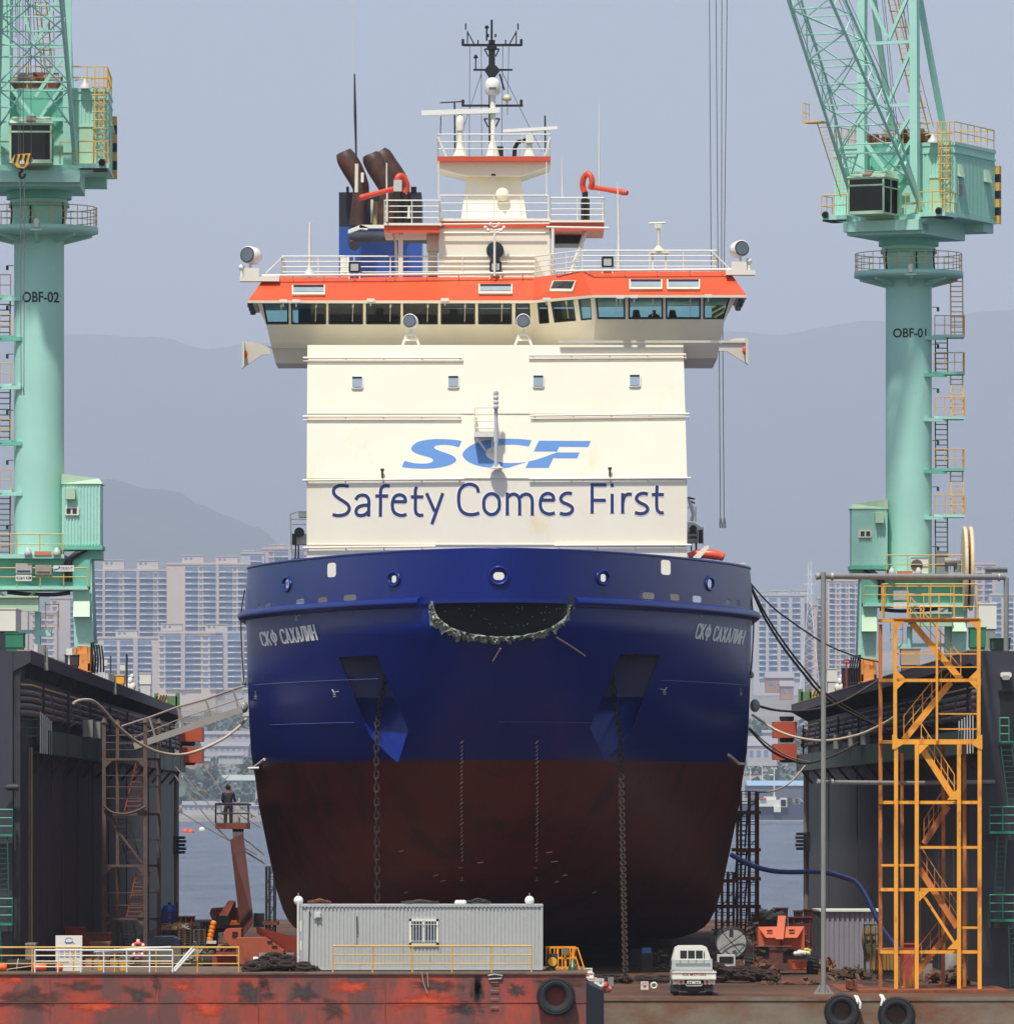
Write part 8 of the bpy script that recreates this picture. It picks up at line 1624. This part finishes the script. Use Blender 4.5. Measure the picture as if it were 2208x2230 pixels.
mb = MB(); mb.pb(338, 2046, 378, 2058, D - .03, .03); mb.build('window', DGLASS, root)
for x0, x1, y0, D, m_, lb in ((181, 240, 2034, 297, RUST2, 'rusty brown crate behind the white notice board'), (196, 238, 2054, 290, mat('carton_tan', (160, 120, 84), .8, .15, 2), 'tan carton in front of the rusty brown crate'), (56, 76, 2057, 268, mat('post_pinkgrey', (140, 126, 118), .7, .1), 'grey cabinet at the foot of the ochre riser pipes')):
    mb = MB(); a = zfoot(D); mb.pb(x0, y0, x1, a, D, 1.2); mb.pb(x0 - 1.5, y0 - 2, x1 + 1.5, y0 + 1.5, D - .05, 1.3); [mb.pbar((lerp(x0, x1, q), y0), (lerp(x0, x1, q), a), D - .03, 2.5) for q in (.04, .5, .96)]; obj1(mb, 'crate', m_, lb, 'crate', 'crates on the left')
# =================================================================== BARGE IN FRONT OF THE DOCK
BZ = HC + (HY - 2119) * 245 / F
DB = 245.0
BRG = mat('barge_red', (172, 72, 54), .7, .22, .5, rust=.6, rrgb=(108, 70, 66), rs=.3, streak=2.6, bump=.15, bs=3)
barge = thing('barge', P(600, 2200, 248), 'rust red work barge lying across the front of the dock', 'barge')
xr_ = P(1276, 0, DB).x
mb = MB(); mb.box((-24, DB, -2), (xr_, DB + 9.5, BZ - .06)); mb.build('hull', BRG, barge)
mb = MB(); mb.box((-24, DB - .06, BZ - .06), (xr_ + .05, DB + 9.5, BZ)); dk = mb.build('deck', mat('barge_deck', (112, 92, 74), .8, .3, .6, rust=.4, rrgb=(84, 60, 50), rs=.8), barge)
mb = MB(); q = .05
mb.box((-24, DB - .02, 1.66), (xr_, DB, 1.685)); 
for x in (108, 345, 562, 838, 1030): mb.box((P(x, 0, DB).x, DB - .015, -1), (P(x + 2, 0, DB).x, DB, BZ - .06))
mb.build('plate_seam', mat('barge_seam', (118, 62, 52), .7, .3, 1), barge)
# worn scrapes and soot where fenders rubbed: patches of their own
def patch(nm, x, y, rx, ry, m_, sd, n=26):
    rr_ = random.Random(sd); mb = MB(); ks = [1 + .35 * rr_.uniform(-1, 1) for _ in range(n)]
    mb.add([P(x, y, DB - .004)] + [P(x + 1.35 * rx * ks[k] * math.cos(2 * math.pi * k / n), y + 1.35 * ry * ks[k] * math.sin(2 * math.pi * k / n), DB - .004) for k in range(n)], [[0, k + 1, (k + 1) % n + 1] for k in range(n)])
    o = mb.build(nm, m_, barge); at = o.data.attributes.new('wear', 'FLOAT', 'POINT'); at.data[0].value = 1.0; return o
def soot(name, rgb):
    m = mat(name, rgb, .8, .3, 3); t = m.node_tree; b = t.nodes['Principled BSDF']; n = t.nodes.new('ShaderNodeTexNoise'); n.inputs['Scale'].default_value = 2.2; n.inputs['Detail'].default_value = 8
    tc = t.nodes.new('ShaderNodeTexCoord'); t.links.new(tc.outputs['Object'], n.inputs[0]); mr = t.nodes.new('ShaderNodeMapRange'); at = t.nodes.new('ShaderNodeAttribute'); at.attribute_name = 'wear'; mu = t.nodes.new('ShaderNodeMath'); mu.operation = 'MULTIPLY_ADD'; mu.inputs[1].default_value = .9; t.links.new(at.outputs['Fac'], mu.inputs[0]); t.links.new(n.outputs[0], mu.inputs[2]); mr.inputs[1].default_value = .72; mr.inputs[2].default_value = 1.25; t.links.new(mu.outputs[0], mr.inputs[0]); t.links.new(mr.outputs[0], b.inputs['Alpha']); return m
SOOT = soot('fender_soot', (70, 64, 64)); FRESH = soot('fresh_orange_paint', (206, 78, 46)); SOOT2 = soot('brown_grime', (88, 60, 54))
for i, (x, y, rx, ry, m_) in enumerate(((552, 2166, 40, 26, SOOT), (660, 2162, 36, 26, SOOT), (300, 2168, 26, 22, SOOT), (1128, 2158, 22, 16, SOOT), (460, 2192, 60, 18, FRESH), (930, 2182, 110, 16, FRESH), (210, 2192, 60, 14, FRESH), (395, 2150, 40, 14, FRESH), (760, 2150, 60, 14, FRESH), (30, 2134, 30, 10, FRESH), (60, 2180, 70, 26, SOOT2), (730, 2200, 30, 24, SOOT2), (1040, 2150, 14, 34, SOOT2), (1210, 2140, 60, 14, SOOT2), (340, 2140, 12, 24, SOOT2), (575, 2140, 14, 16, SOOT2), (960, 2148, 60, 16, SOOT2), (1010, 2200, 60, 16, SOOT), (1040, 2160, 14, 40, SOOT), (170, 2150, 50, 16, SOOT2))): patch('worn_patch', x, y, rx, ry, m_, i)
mb = MB()
for k in range(4): a = P(1068, 2140 + 18 * k, DB - .06); b = P(1086, 2140 + 18 * k, DB - .06); mb.bar(a, b, .025)
mb.tube([P(1063, 2126, DB - .05), P(1076, 2123, DB - .05), P(1094, 2126, DB - .05), P(1092, 2132, DB - .05), P(1064, 2134, DB - .05)], .035, 5); mb.build('side_ladder', GREYP, barge)
mb = MB(); mb.tube([P(918, 2118, DB - .08), P(922, 2140, DB - .08), P(930, 2164, DB - .08)], .012, 4); mb.tube([P(930, 2118, DB - .08), P(933, 2150, DB - .08)], .012, 4); mb.build('hanging_line', ROPE, barge)
mb = MB(); mb.hexa([(xr_ + .002, DB + .02, -2), (P(1315, 0, DB + 3).x, DB + 3, -2), (P(1315, 0, DB + 3).x, DB + 8, -2), (xr_ + .002, DB + 8, -2)], [(xr_ + .002, DB + .02, P(0, 2142, DB).z), (P(1315, 0, DB + 3).x, DB + 3, P(0, 2159, DB + 3).z), (P(1315, 0, DB + 3).x, DB + 8, P(0, 2159, DB + 3).z), (xr_ + .002, DB + 8, P(0, 2142, DB).z)]); mb.build('end_ramp', mat('ramp_dark', (52, 56, 66), .6, .15, .8), barge)
def tyre(x, y, r_, D, label, cord=None):
    root = thing('tyre_fender', P(x, y, D), label, 'tyre', 'old tyres hung as fenders'); R_ = r_ * S(D); c = P(x, y, D - .22); n = 34; mb = MB()
    prof = [(.50, .0), (.56, -.2), (.8, -.26), (.96, -.2), (1.0, -.08), (1.0, .1), (.94, .22), (.6, .22), (.5, .1)]
    ax = Vector((0, 1, 0)); vs = []; fs = []
    for k in range(n):
        a = 2 * math.pi * k / n
        for (rr_, h) in prof: vs.append(c + Vector((math.cos(a) * rr_ * R_, h, math.sin(a) * rr_ * R_)))
    m = len(prof)
    for k in range(n):
        for j in range(m): fs.append([k * m + j, k * m + (j + 1) % m, ((k + 1) % n) * m + (j + 1) % m, ((k + 1) % n) * m + j])
    mb.add(vs, fs, True); mb.build('tyre_body', TYRE, root)
    mb = MB()
    for k in range(46):
        a = 2 * math.pi * k / 46; u = Vector((math.cos(a), 0, math.sin(a))); t = Vector((-math.sin(a), 0, math.cos(a))); mb.bar(c + u * R_ * .9 + Vector((0, -.25, 0)), c + u * R_ * 1.015 + t * .03 * R_ + Vector((0, -.1, 0)), .045, .05)
    mb.build('tread', TYRE, root)
    mb = MB(); mb.lathe([(.5 * R_, -.06), (.5 * R_, .0)], c + Vector((0, .06, 0)), (0, 1, 0), 20); mb.build('bore', BLACK, root) if False else None
    if cord:
        mb = MB(); mb.tube(cat_rom([P(cord[0], cord[1], D - .05), P(cord[0] + 5, cord[1] + 10, D - .3), P(cord[0] + 2, cord[1] + 22, D - .34), P(cord[0] + 8, cord[1] + 32, D - .34)], 4), .05, 6); mb.tube([P(cord[0] + 4, cord[1], D - .1), P(cord[0] + 12, cord[1] + 16, D - .3), P(cord[0] + 10, cord[1] + 28, D - .34)], .04, 5); mb.build('lashing', OFFW, root)
tyre(1210.5, 2171, 41, DB - .02, 'big black tyre hung on the right part of the red barge side'); tyre(1833, 2204, 38, 255.8, 'black tyre on the dock front below the tall grey post', (1862, 2170)); tyre(1952, 2212, 40, 255.8, 'black tyre on the dock front below the yellow tower', (1917, 2168))
# container office
D = 247.0; cx0, cx1, cy0, cy1 = 648, 1182, 1971, 2114
root = thing('container_office', P(915, 2114, D), 'long light grey corrugated container office with barred window on the barge', 'container')
mb = MB(); mb.pb(cx0 + 5, cy0 + 3, cx1, cy1 - 1, D, 2.4)
n = 62
for i in range(n): x = lerp(cx0 + 22, cx1 - 6, i / n); mb.pb(x, cy0 + 6, x + 4.6, cy1 - 4, D - .028, .028)
CONT = mat('container_grey', (176, 180, 180), .5, .06, .7, rust=.22, rrgb=(150, 146, 132), rs=.8, streak=6); mb.build('body', CONT, root)
mb = MB(); mb.pb(cx0 + 4, cy0, cx1 + .5, cy0 + 4, D - .06, 2.5); mb.pb(cx0 + 6, cy1 - 4, cx1 - 2, cy1 - .5, D - .05, .1); mb.pb(cx0 + 4, cy0, cx0 + 10, cy1, D - .05, .12); mb.pb(cx1 - 4, cy0 + 4, cx1 + .3, cy1 - 1, D - .045, .1); mb.build('frame', CONT, root)
mb = MB()
for i in range(60): x = lerp(cx0 + 14, cx1 - 6, i / 60); mb.prism([P(x, cy0 + 4, D - .06), P(x + 4.5, cy0 + 4, D - .06), P(x + 2.2, cy0 + 8, D - .06)], (0, .03, 0))
mb.build('roof_lip', CONT, root)
f = MB(); [f.pb(*q, D - .09, .07) for q in ((891, 2002, 955, 2007), (891, 2054, 955, 2060), (891, 2002, 896, 2060), (950, 2002, 955, 2060), (920, 2006, 924, 2055))]; wn = f.build('window', OFFW, root)
f = MB(); f.pb(895, 2006, 951, 2055, D - .045, .01); f.build('pane', mat('office_pane', (48, 66, 104), .1, .2, 2), wn)
f = MB(); [f.pbar((900 + 6.5 * k, 2005), (900 + 6.5 * k, 2056), D - .12, 1.3) for k in range(8)]; f.pbar((893, 2014), (953, 2014), D - .12, 1.3); f.pbar((893, 2050), (953, 2050), D - .12, 1.3); f.build('window_bar', OFFW, wn)
mb = MB(); mb.pb(684, 1986, 699, 2001, D - .12, .1); mb.pb(688, 1989, 698, 1998, D - .16, .06); mb.build('vent', GREYL, root)
mb = MB(); mb.pbar((674, 1990), (672, 2113), D - .05, 1.8); mb.pbar((674, 1990), (675, 1985), D - .05, 3); mb.pbar((777, 1996), (778, 2036), D - .06, 2.5); mb.pbar((777, 2036), (777, 2060), D - .06, 1); mb.build('cable', DARK, root)
mb = MB(); mb.pbar((649, 1962), (649, 2113), D - .1, 4); mb.pb(653, 2005, 657, 2030, D - .06, .03); mb.pb(653, 2050, 657, 2070, D - .06, .03); mb.build('lamp_conduit', OFFW, root)
for x, lb in ((650, 'white globe lamp on the left end of the container roof'), (1153, 'white globe lamp on the right end of the container roof')):
    c = P(x, 1962, D + .3); rt = thing('globe_lamp', P(x, 1971, D + .3), lb, 'lamp', 'globe lamps on the container roof'); mb = MB(); mb.ball(c, 10.5 * S(D), 18); mb.build('globe', GLOSSW, rt); mb = MB(); mb.tube([c + Vector((0, 0, -.12)), P(x, 1972, D + .3)], .03, 6); mb.tube([c + Vector((0, -.16, .12)), c + Vector((0, -.16, .25))], .012, 5); mb.lathe([(.05, -.02), (.07, .03)], P(x, 1972, D + .3), n=8); mb.build('bracket', GREYL, rt)
def coil(x0, x1, y0, m_, label, sd, zb):
    rr_ = random.Random(sd); mb = MB(); a, b = P(x0, 0, D + .8).x, P(x1, 0, D + .8).x; h = P(0, y0, D + .8).z - zb
    for k in range(12): mb.tube(cat_rom([(lerp(a, b, .5) + (b - a) * .48 * rr_.uniform(.55, 1) * math.cos(t) , D + .8 + .5 * math.sin(t) * rr_.uniform(.6, 1), zb + .04 + h * rr_.uniform(.1, 1) * (1 - .6 * abs(math.cos(t)))) for t in [q * math.pi / 4 for q in range(9)]], 3), .025, 5)
    return mb.build('rope_coil', m_, None, (label, 'rope', 'rope coils on the container roof'))
RT = P(0, 1971, D).z
coil(668, 722, 1961, mat('rope_rust', (112, 72, 54), .9, .2), 'rusty brown rope heap on the left of the container roof', 2, RT); coil(870, 958, 1963, DROPE, 'grey rope heap in the middle of the container roof', 3, RT); coil(1012, 1070, 1960, DARK, 'black rope coil on the right of the container roof', 4, RT)
mb = MB(); [mb.ball(P(x, 1967, D + .6), .1, 8) for x in (996, 1003, 1010)]; obj1(mb, 'white_sack', OFFW, 'small white sack on the container roof left of the black coil', 'sack')
# railings
def brail(nm, x0, x1, ytop, D, m_, label, nb=3, step=86, sides=True, bottom=None):
    rt = thing(nm, (P((x0 + x1) / 2, 0, D).x, D, BZ), label, 'railing', 'railings on the barge'); h = P(0, ytop, D).z - BZ
    for k in range(nb):
        mb = MB(); z = BZ + h * (1 - k / nb); mb.tube([(P(x0, 0, D).x, D, z), (P(x1, 0, D).x, D, z)], .034 if k == 0 else .022, 6); mb.build('rail', m_, rt)
    x = x0
    while x <= x1 + 1: mb = MB(); mb.tube([(P(x, 0, D).x, D, BZ), (P(x, 0, D).x, D, BZ + h)], .026, 6); mb.build('post', m_, rt); x += step
    return rt
brail('railing', 725, 1157, 2061, 245.25, YRAIL, 'ochre railing in front of the container office', 3, 86.4); brail('railing', -20, 521, 2064, 246.2, YRAIL, 'long ochre railing along the left part of the barge', 3, 90); 
rt = brail('railing', 76, 376, 2070, 245.4, SIGNW, 'white railing on the barge before the notice board', 4, 50)
mb = MB(); mb.tube([P(205, 2074, 245.5), P(320, 2066, 246), P(372, 2064, 246)], .05, 6); mb.tube([P(210, 2078, 245.6), P(300, 2072, 246)], .04, 6); mb.tube([P(374, 2117, 245.4), P(418, 2066, 246)], .04, 6); mb.tube([P(380, 2117, 245.4), P(424, 2068, 246)], .04, 6); obj1(mb, 'steel_pole', GREYL, 'bundle of pale steel poles leaning on the white railing', 'poles')
# notice board
D = 247.5; rt = thing('notice_board', (P(150, 0, D).x, D, BZ), 'white notice board with emblem and small panels on the barge', 'notice board')
mb = MB(); mb.pb(121, 2038, 179, 2119, D, .08); mb.build('board', SIGNW, rt); mb = MB(); c = P(150, 2049, D - .01)
mb.tube([(c.x + .12 * math.cos(a), D - .006, c.z - .0 + .09 * math.sin(a)) for a in [math.pi * k / 10 for k in range(11)]], .008, 4); mb.tube([(c.x + .13 * math.cos(a), D - .006, c.z - .03 - .04 * math.sin(a)) for a in [math.pi * k / 10 for k in range(11)]], .022, 4); [mb.pb(142 + 2 + 4 * k + 4, 2054, 142 + 4 + 4 * k + 4, 2057, D - .006, .006) for k in (-1, 3)]; mb.build('emblem', mat('emblem_violet', (96, 104, 168), .6), rt)
mb = MB(); [mb.pb(130 + 12 * i, 2067 + 11 * j, 139 + 12 * i, 2075 + 11 * j, D - .008, .008) for i in range(4) for j in range(2)]; mb.pb(130, 2092, 150, 2098, D - .008, .008); mb.pb(152, 2091, 172, 2094, D - .008, .008); mb.build('notice_panel', mat('panel_grey_blue', (150, 156, 166), .6, .3, 6), rt); mb = MB(); mb.pb(123, 2062, 177, 2064, D - .02, .02); mb.build('board_strip', GREYL, rt)
# floats, fender, bollards, buckets, life ring on the barge
FLO = mat('float_bright', (250, 108, 40), .45, .05)
for x0, x1, lb in ((-8, 15, 'orange float cut by the left picture edge on the barge'), (69, 101, 'orange float right of the black fender on the barge'), (121, 137, 'small orange float right of the bollards on the barge')):
    D = 246.8; mb = MB(); z = BZ + .14; a, b = P(x0, 0, D).x, P(x1, 0, D).x; mb.tube([(a, D, z), (lerp(a, b, .1), D, z), (lerp(a, b, .9), D, z), (b, D, z)], [.09, .14, .14, .09], 10); [mb.lathe([(.15, -.012), (.15, .012)], (lerp(a, b, q), D, z), (1, 0, 0), 10) for q in (.3, .5, .7)]; obj1(mb, 'float', FLO, lb, 'float', 'orange floats on the barge')
D = 247.2; rt = thing('rubber_fender', (P(42, 0, D).x, D, BZ), 'fat black roller fender tied with rope on the barge', 'fender'); z = BZ + .2; a, b = P(15, 0, D).x, P(70, 0, D).x; mb = MB(); mb.tube([(a, D, z), (a + .05, D, z), (b - .05, D, z), (b, D, z)], [.12, .19, .19, .12], 14); mb.build('fender_body', TYRE, rt); mb = MB(); mb.tube([(lerp(a, b, .42) + .03 * math.sin(q), D + .2 * math.cos(q), z + .2 * math.sin(q)) for q in [k * math.pi / 8 for k in range(17)]], .018, 5); mb.tube([(a, D - .2, z - .14), (b, D - .2, z - .03), (b + .1, D - .2, z + .02)], .016, 5); mb.build('rope_wrap', ROPE, rt)
D = 247; rt = thing('bollard', (P(108, 0, D).x, D, BZ), 'black twin bollard between the orange floats on the barge', 'bollard'); mb = MB(); mb.pb(100, 2096, 117, 2119, D, .3)
for x in (95, 121): mb.lathe([(.1, 0), (.09, .22), (.13, .25), (.13, .3), (.05, .33)], P(x, 2118, D + .1), n=12)
mb.build('bollard_body', BLACK, rt)
for x, lb in ((221, 'yellow bucket behind the white railing left of the life ring'), (269, 'yellow bucket under the life ring')):
    D = 248.5; c = Vector((P(x, 0, D).x, D, BZ)); rt = thing('bucket', c, lb, 'bucket', 'yellow buckets on the barge'); mb = MB(); mb.lathe([(.12, 0), (.15, .32), (.16, .34)], c, n=14); mb.build('bucket_body', mat('bucket_yellow', (226, 178, 56), .5, .1), rt); mb = MB(); mb.tube([c + Vector((.15 * math.cos(q), 0, .33 + .14 * math.sin(q))) for q in [k * math.pi / 8 for k in range(9)]], .01, 4); mb.build('handle', GREYP, rt)
D = 247.6; c = P(301, 2069, D); rt = thing('life_ring', c, 'red life ring hung on the barge railing in front of the navy roof', 'life ring'); mb = MB(); mb.tube([c + Vector((.21 * math.cos(q), 0, .21 * math.sin(q))) for q in [k * math.pi / 12 for k in range(25)]], .06, 8, cap=False); mb.build('ring', mat('ring_red', (216, 70, 62), .5, .05), rt); mb = MB(); [mb.tube([c + Vector((.21 * math.cos(q + e), 0, .21 * math.sin(q + e))) for e in (-.15, 0, .15)], .064, 8) for q in (.8, 2.36, 3.9, 5.5)]; mb.pb(297, 2046, 304, 2052, D, .1); mb.build('band', OFFW, rt)
for x0, x1, lb in ((186, 200, 'tan carton on the barge right of the notice board'), (205, 216, 'small tan carton left of the yellow bucket'), (240, 256, 'dark tan carton between the yellow buckets')):
    D = 249.4; a, b = P(x0, 0, D), P(x1, 0, D); mb = MB(); mb.box((a.x, D, BZ), (b.x, D + .4, BZ + .36)); mb.box((a.x, D - .004, BZ + .2), (b.x, D, BZ + .23)); obj1(mb, 'carton', mat('carton_tan', (160, 120, 84)), lb, 'box', 'tan cartons on the barge')
# anchor chain heap with winch heads
r = random.Random(61); mb = MB()
for k in range(90):
    t = r.random(); c_ = Vector((lerp(P(545, 0, 247).x, P(680, 0, 247).x, t), r.uniform(246.2, 248.4), BZ + .06 + .42 * r.random() * (1 - abs(2 * t - .9) ** 2) )); ax = r.uniform(-.5, .5); u = Vector((math.cos(ax), math.sin(ax), r.uniform(-.2, .2))) * .26; v = Vector((-math.sin(ax), math.cos(ax) * r.uniform(.2, 1), r.uniform(.2, .8))).normalized() * .13
    mb.tube([c_ + u * math.cos(q) + v * math.sin(q) for q in [z * math.pi / 5 for z in range(11)]], .055, 5, cap=False)
obj1(mb, 'chain_pile', CHAIN, 'heap of rusty anchor chain on the barge left of the container', 'chain')
for x, lb in ((573, 'grey winch head on the chain heap nearest the red lift'), (632, 'grey winch head on the chain heap beside the container')):
    D = 248.6; c = P(x, 2093, D); rt = thing('chain_winch', Vector((c.x, D, BZ)), lb, 'winch', 'winch heads on the barge'); mb = MB(); mb.tube([c + Vector((-.3, 0, -.02)), c + Vector((-.22, 0, 0)), c + Vector((-.1, 0, 0)), c + Vector((.1, 0, 0)), c + Vector((.22, 0, 0)), c + Vector((.32, 0, -.02))], [.15, .14, .09, .09, .14, .15], 12); mb.build('drum', GREYL, rt); mb = MB(); mb.lathe([(.2, -.12), (.2, .12)], c + Vector((0, .1, .06)), (1, 0, 0), 14); mb.box((c.x - .16, D, BZ), (c.x + .16, D + .3, c.z + .1)); mb.box((c.x - .1, D - .1, c.z + .12), (c.x + .12, D + .2, c.z + .26)); mb.build('gearbox', GREYP, rt)
# yellow stair cage at the barge end
D = 249; rt = thing('stair_cage', (P(1230, 0, D).x, D, BZ), 'yellow barred boarding stair at the right end of the barge', 'boarding stair'); CY = mat('cage_yellow', (250, 160, 30), .5, .05)
mb = MB()
for k in range(8): mb.pbar((1190 + 8.5 * k, 2063), (1190 + 8.5 * k, 2119), D, 2.4)
for y in (2063, 2086, 2108): mb.pbar((1188, y), (1254, y), D, 2.6); mb.pbar((1188, y + 2), (1254, y + 2), D + .8, 2.4)
for k in range(4): mb.pbar((1196 + 17 * k, 2065), (1196 + 17 * k, 2119), D + .8, 2.4)
mb.build('cage', CY, rt)
mb = MB(); [mb.pbar(a, b, D + .1, 3) for a, b in (((1240, 2064), (1256, 2112)), ((1247, 2064), (1262, 2112)), ((1258, 2066), (1276, 2122)), ((1253, 2066), (1250, 2100)))]; mb.pbar((1253, 2066), (1259, 2065), D + .1, 3); mb.build('handrail', CY, rt)
mb = MB(); mb.pb(1224, 2065, 1238, 2081, D - .12, .1); mb.build('canvas', mat('canvas_grey', (120, 112, 96), .85, .2, 3), rt)
D = 248; c = P(1203, 2095, D); rt = thing('hose_reel', Vector((c.x, D, BZ)), 'dark reel with yellow disc beside the yellow boarding stair', 'reel'); mb = MB(); mb.lathe([(.15, -.02), (.15, .02)], c, (0, -1, 0), 18); mb.build('disc', mat('disc_yellow', (236, 176, 40), .5), rt); mb = MB(); mb.pb(1190, 2078, 1214, 2104, D + .05, .3); mb.lathe([(.12, 0), (.12, .2)], P(1196, 2114, D), (0, -1, 0), 12); mb.box((c.x - .1, D + .1, BZ), (c.x + .1, D + .3, c.z)); mb.build('reel_body', DARK, rt)
mb = MB(); D = 248.4; c = P(1247, 2119, D); mb.lathe([(.16, 0), (.14, .14), (.08, .18), (.07, .36), (.04, .38)], Vector((c.x, D, BZ)), n=10); obj1(mb, 'bottle', mat('bottle_green', (48, 84, 52), .3, .1), 'green canister on the barge between stair cage and cartons', 'canister')

# =================================================================== WHITE PICKUP TRUCK (seen from behind)
D = 258.6; rt = thing('pickup_truck', P(1508, 2171, D + 2), 'small white flatbed truck seen from behind at the dock front', 'truck'); TW = mat('truck_white', (226, 226, 216), .35, .04, 1)
yb = zfoot(D)
mb = MB(); q0 = [(1463, 2092), (1470, 2066), (1478, 2061), (1530, 2060.5), (1539, 2064), (1549, 2092), (1551, 2140), (1464, 2140)]; mb.prism([P(x, y, D + 2.9) for x, y in q0], (0, 1.5, 0)); mb.build('cab', TW, rt)
mb = MB(); mb.pp([(1463, 2090), (1551, 2089), (1551, 2114), (1463, 2114)], D + 2.7, .06); mb.build('headboard', mat('truck_grey', (176, 180, 178), .4, .05), rt)
mb = MB(); mb.pp(rrect(1479, 2071, 1534, 2089.5, 4, 3), D + 2.86, .05); w_ = mb.build('rear_window', DGLASS, rt)
mb = MB(); [mb.pbar((x, 2062), (x, 2092), D + 2.6, 2) for x in (1480, 1497, 1514, 1531)]; mb.pbar((1476, 2066), (1534, 2066), D + 2.6, 1.6); mb.pbar((1470, 2090), (1545, 2090), D + 2.6, 2.5); mb.build('guard_bars', TW, rt)
x0, x1 = P(1463.5, 0, D).x, P(1559, 0, D).x; zt_, zb_ = P(0, 2117, D).z, P(0, 2132.5, D).z
mb = MB(); mb.box((x0, D, zb_), (x1, D + .06, zt_)); mb.box((x0 - .01, D - .03, zt_ - .04), (x1 + .01, D + .08, zt_ + .02)); mb.box((x0, D - .02, zb_ - .02), (x1, D + .05, zb_ + .05)); tg = mb.build('tailgate', TW, rt)
mb = MB(); word(mb, 'KIA MOTORS', 1487, 1537, 2120.5, 2125.5, lambda x, y: P(x, y, D - .012), .012); mb.build('tailgate_lettering', mat('letter_red', (176, 52, 44), .5), tg)
for xx in (x0, x1 - .05): mb = MB(); mb.box((xx, D + .06, zb_), (xx + .05, D + 2.8, zt_)); mb.build('side_board', TW, rt)
mb = MB(); mb.box((x0, D + .05, zb_ - .04), (x1, D + 2.8, zb_)); mb.build('bed_floor', mat('truck_grey', (176, 180, 178)), rt)
mb = MB(); mb.pb(1462, 2114, 1468, 2120, D + .0, .05); mb.pb(1554, 2112, 1560, 2119, D, .05); mb.build('gate_latch', DARK, rt)
mb = MB(); mb.pb(1482, 2136, 1537, 2160, D + .4, 2); mb.pp([(1494, 2160), (1526, 2160), (1514, 2164), (1508, 2164)], D + .6, .4); mb.build('chassis', BLACK, rt)
for xa, xb, s in ((1465.5, 1490, -1), (1533, 1557, 1)):
    mb = MB(); mb.pp(rrect(xa, 2135, xb, 2144.5, 2, 3), D + .06, .1); tl = mb.build('tail_light', TW, rt); xm = (xa + xb) / 2
    for dx, m_ in ((5.5 * -s, mat('lamp_red', (180, 50, 46), .25)), (-4.5 * -s, mat('lamp_amber', (186, 150, 130), .25))): mb = MB(); mb.lathe([(.062, 0), (.05, .02)], P(xm + dx, 2139.7, D + .05), (0, -1, 0), 12); mb.build('lamp', m_, tl)
mb = MB(); mb.pb(1496, 2137, 1526, 2144, D - .01, .02); pl = mb.build('number_plate', mat('plate_pale', (206, 210, 200), .5), rt); mb = MB(); [mb.pb(1499 + 5 * k, 2139, 1502 + 5 * k, 2142.4, D - .016, .006) for k in (0, 1, 3, 4)]; mb.build('plate_characters', DKGREEN, pl)
mb = MB(); mb.pt([(1492, 2143), (1495, 2148), (1527, 2148), (1530, 2143)], D, 1.2); mb.build('bumper_bar', GREYL, rt)
for x, d0 in ((1471, .5), (1544, .5), (1466, 3.6), (1546, 3.6)):
    mb = MB(); rr_ = .29; c = Vector((P(x, 0, D + d0).x, D + d0, ZD + rr_)); mb.lathe([(rr_ * .9, -.1), (rr_, -.07), (rr_, .07), (rr_ * .9, .1)], c, (1, 0, 0), 18); wl = mb.build('wheel', TYRE, rt); mb = MB(); mb.lathe([(rr_ * .55, -.11), (rr_ * .55, .11)], c, (1, 0, 0), 14); mb.build('rim', GALV, wl)
    if d0 < 1: mb = MB(); mb.pb(x - 10, 2146, x + 9, 2160, D + .14, .02); mb.build('mud_flap', DARK, rt)
mb = MB(); mb.pb(1458, 2093, 1462, 2104, D + 3.6, .1); mb.pbar((1462, 2096), (1465, 2094), D + 3.6, 1.4); mb.pb(1552, 2093, 1556, 2104, D + 3.6, .1); mb.build('mirror', BLACK, rt)
# helmsman seen through the bridge windows
hp_ = P(1424, 697, 313); hm = thing('person', (hp_.x, 313, zsill), 'dark silhouette of a person behind the right bridge windows', 'person')
Jh = [(0, 0, .0), (0, 0, .2), (0, 0, .4), (0, 0, .5), (0, -.02, .58), (0, -.03, .66), (-.18, 0, .4), (-.22, -.05, .15), (-.15, -.25, .05), (.18, 0, .4), (.22, -.05, .15), (.15, -.25, .05)]
skin('body', Jh, [(0, 1), (1, 2), (2, 3), (3, 4), (4, 5), (2, 6), (6, 7), (7, 8), (2, 9), (9, 10), (10, 11)], [(.16, .12), (.17, .12), (.17, .11), .06, .1, .1, .07, .055, .04, .07, .055, .04], mat('silhouette_dark', (40, 44, 52), .8), hm)  # head and clothes in one dark tone: backlit shade put into the colour
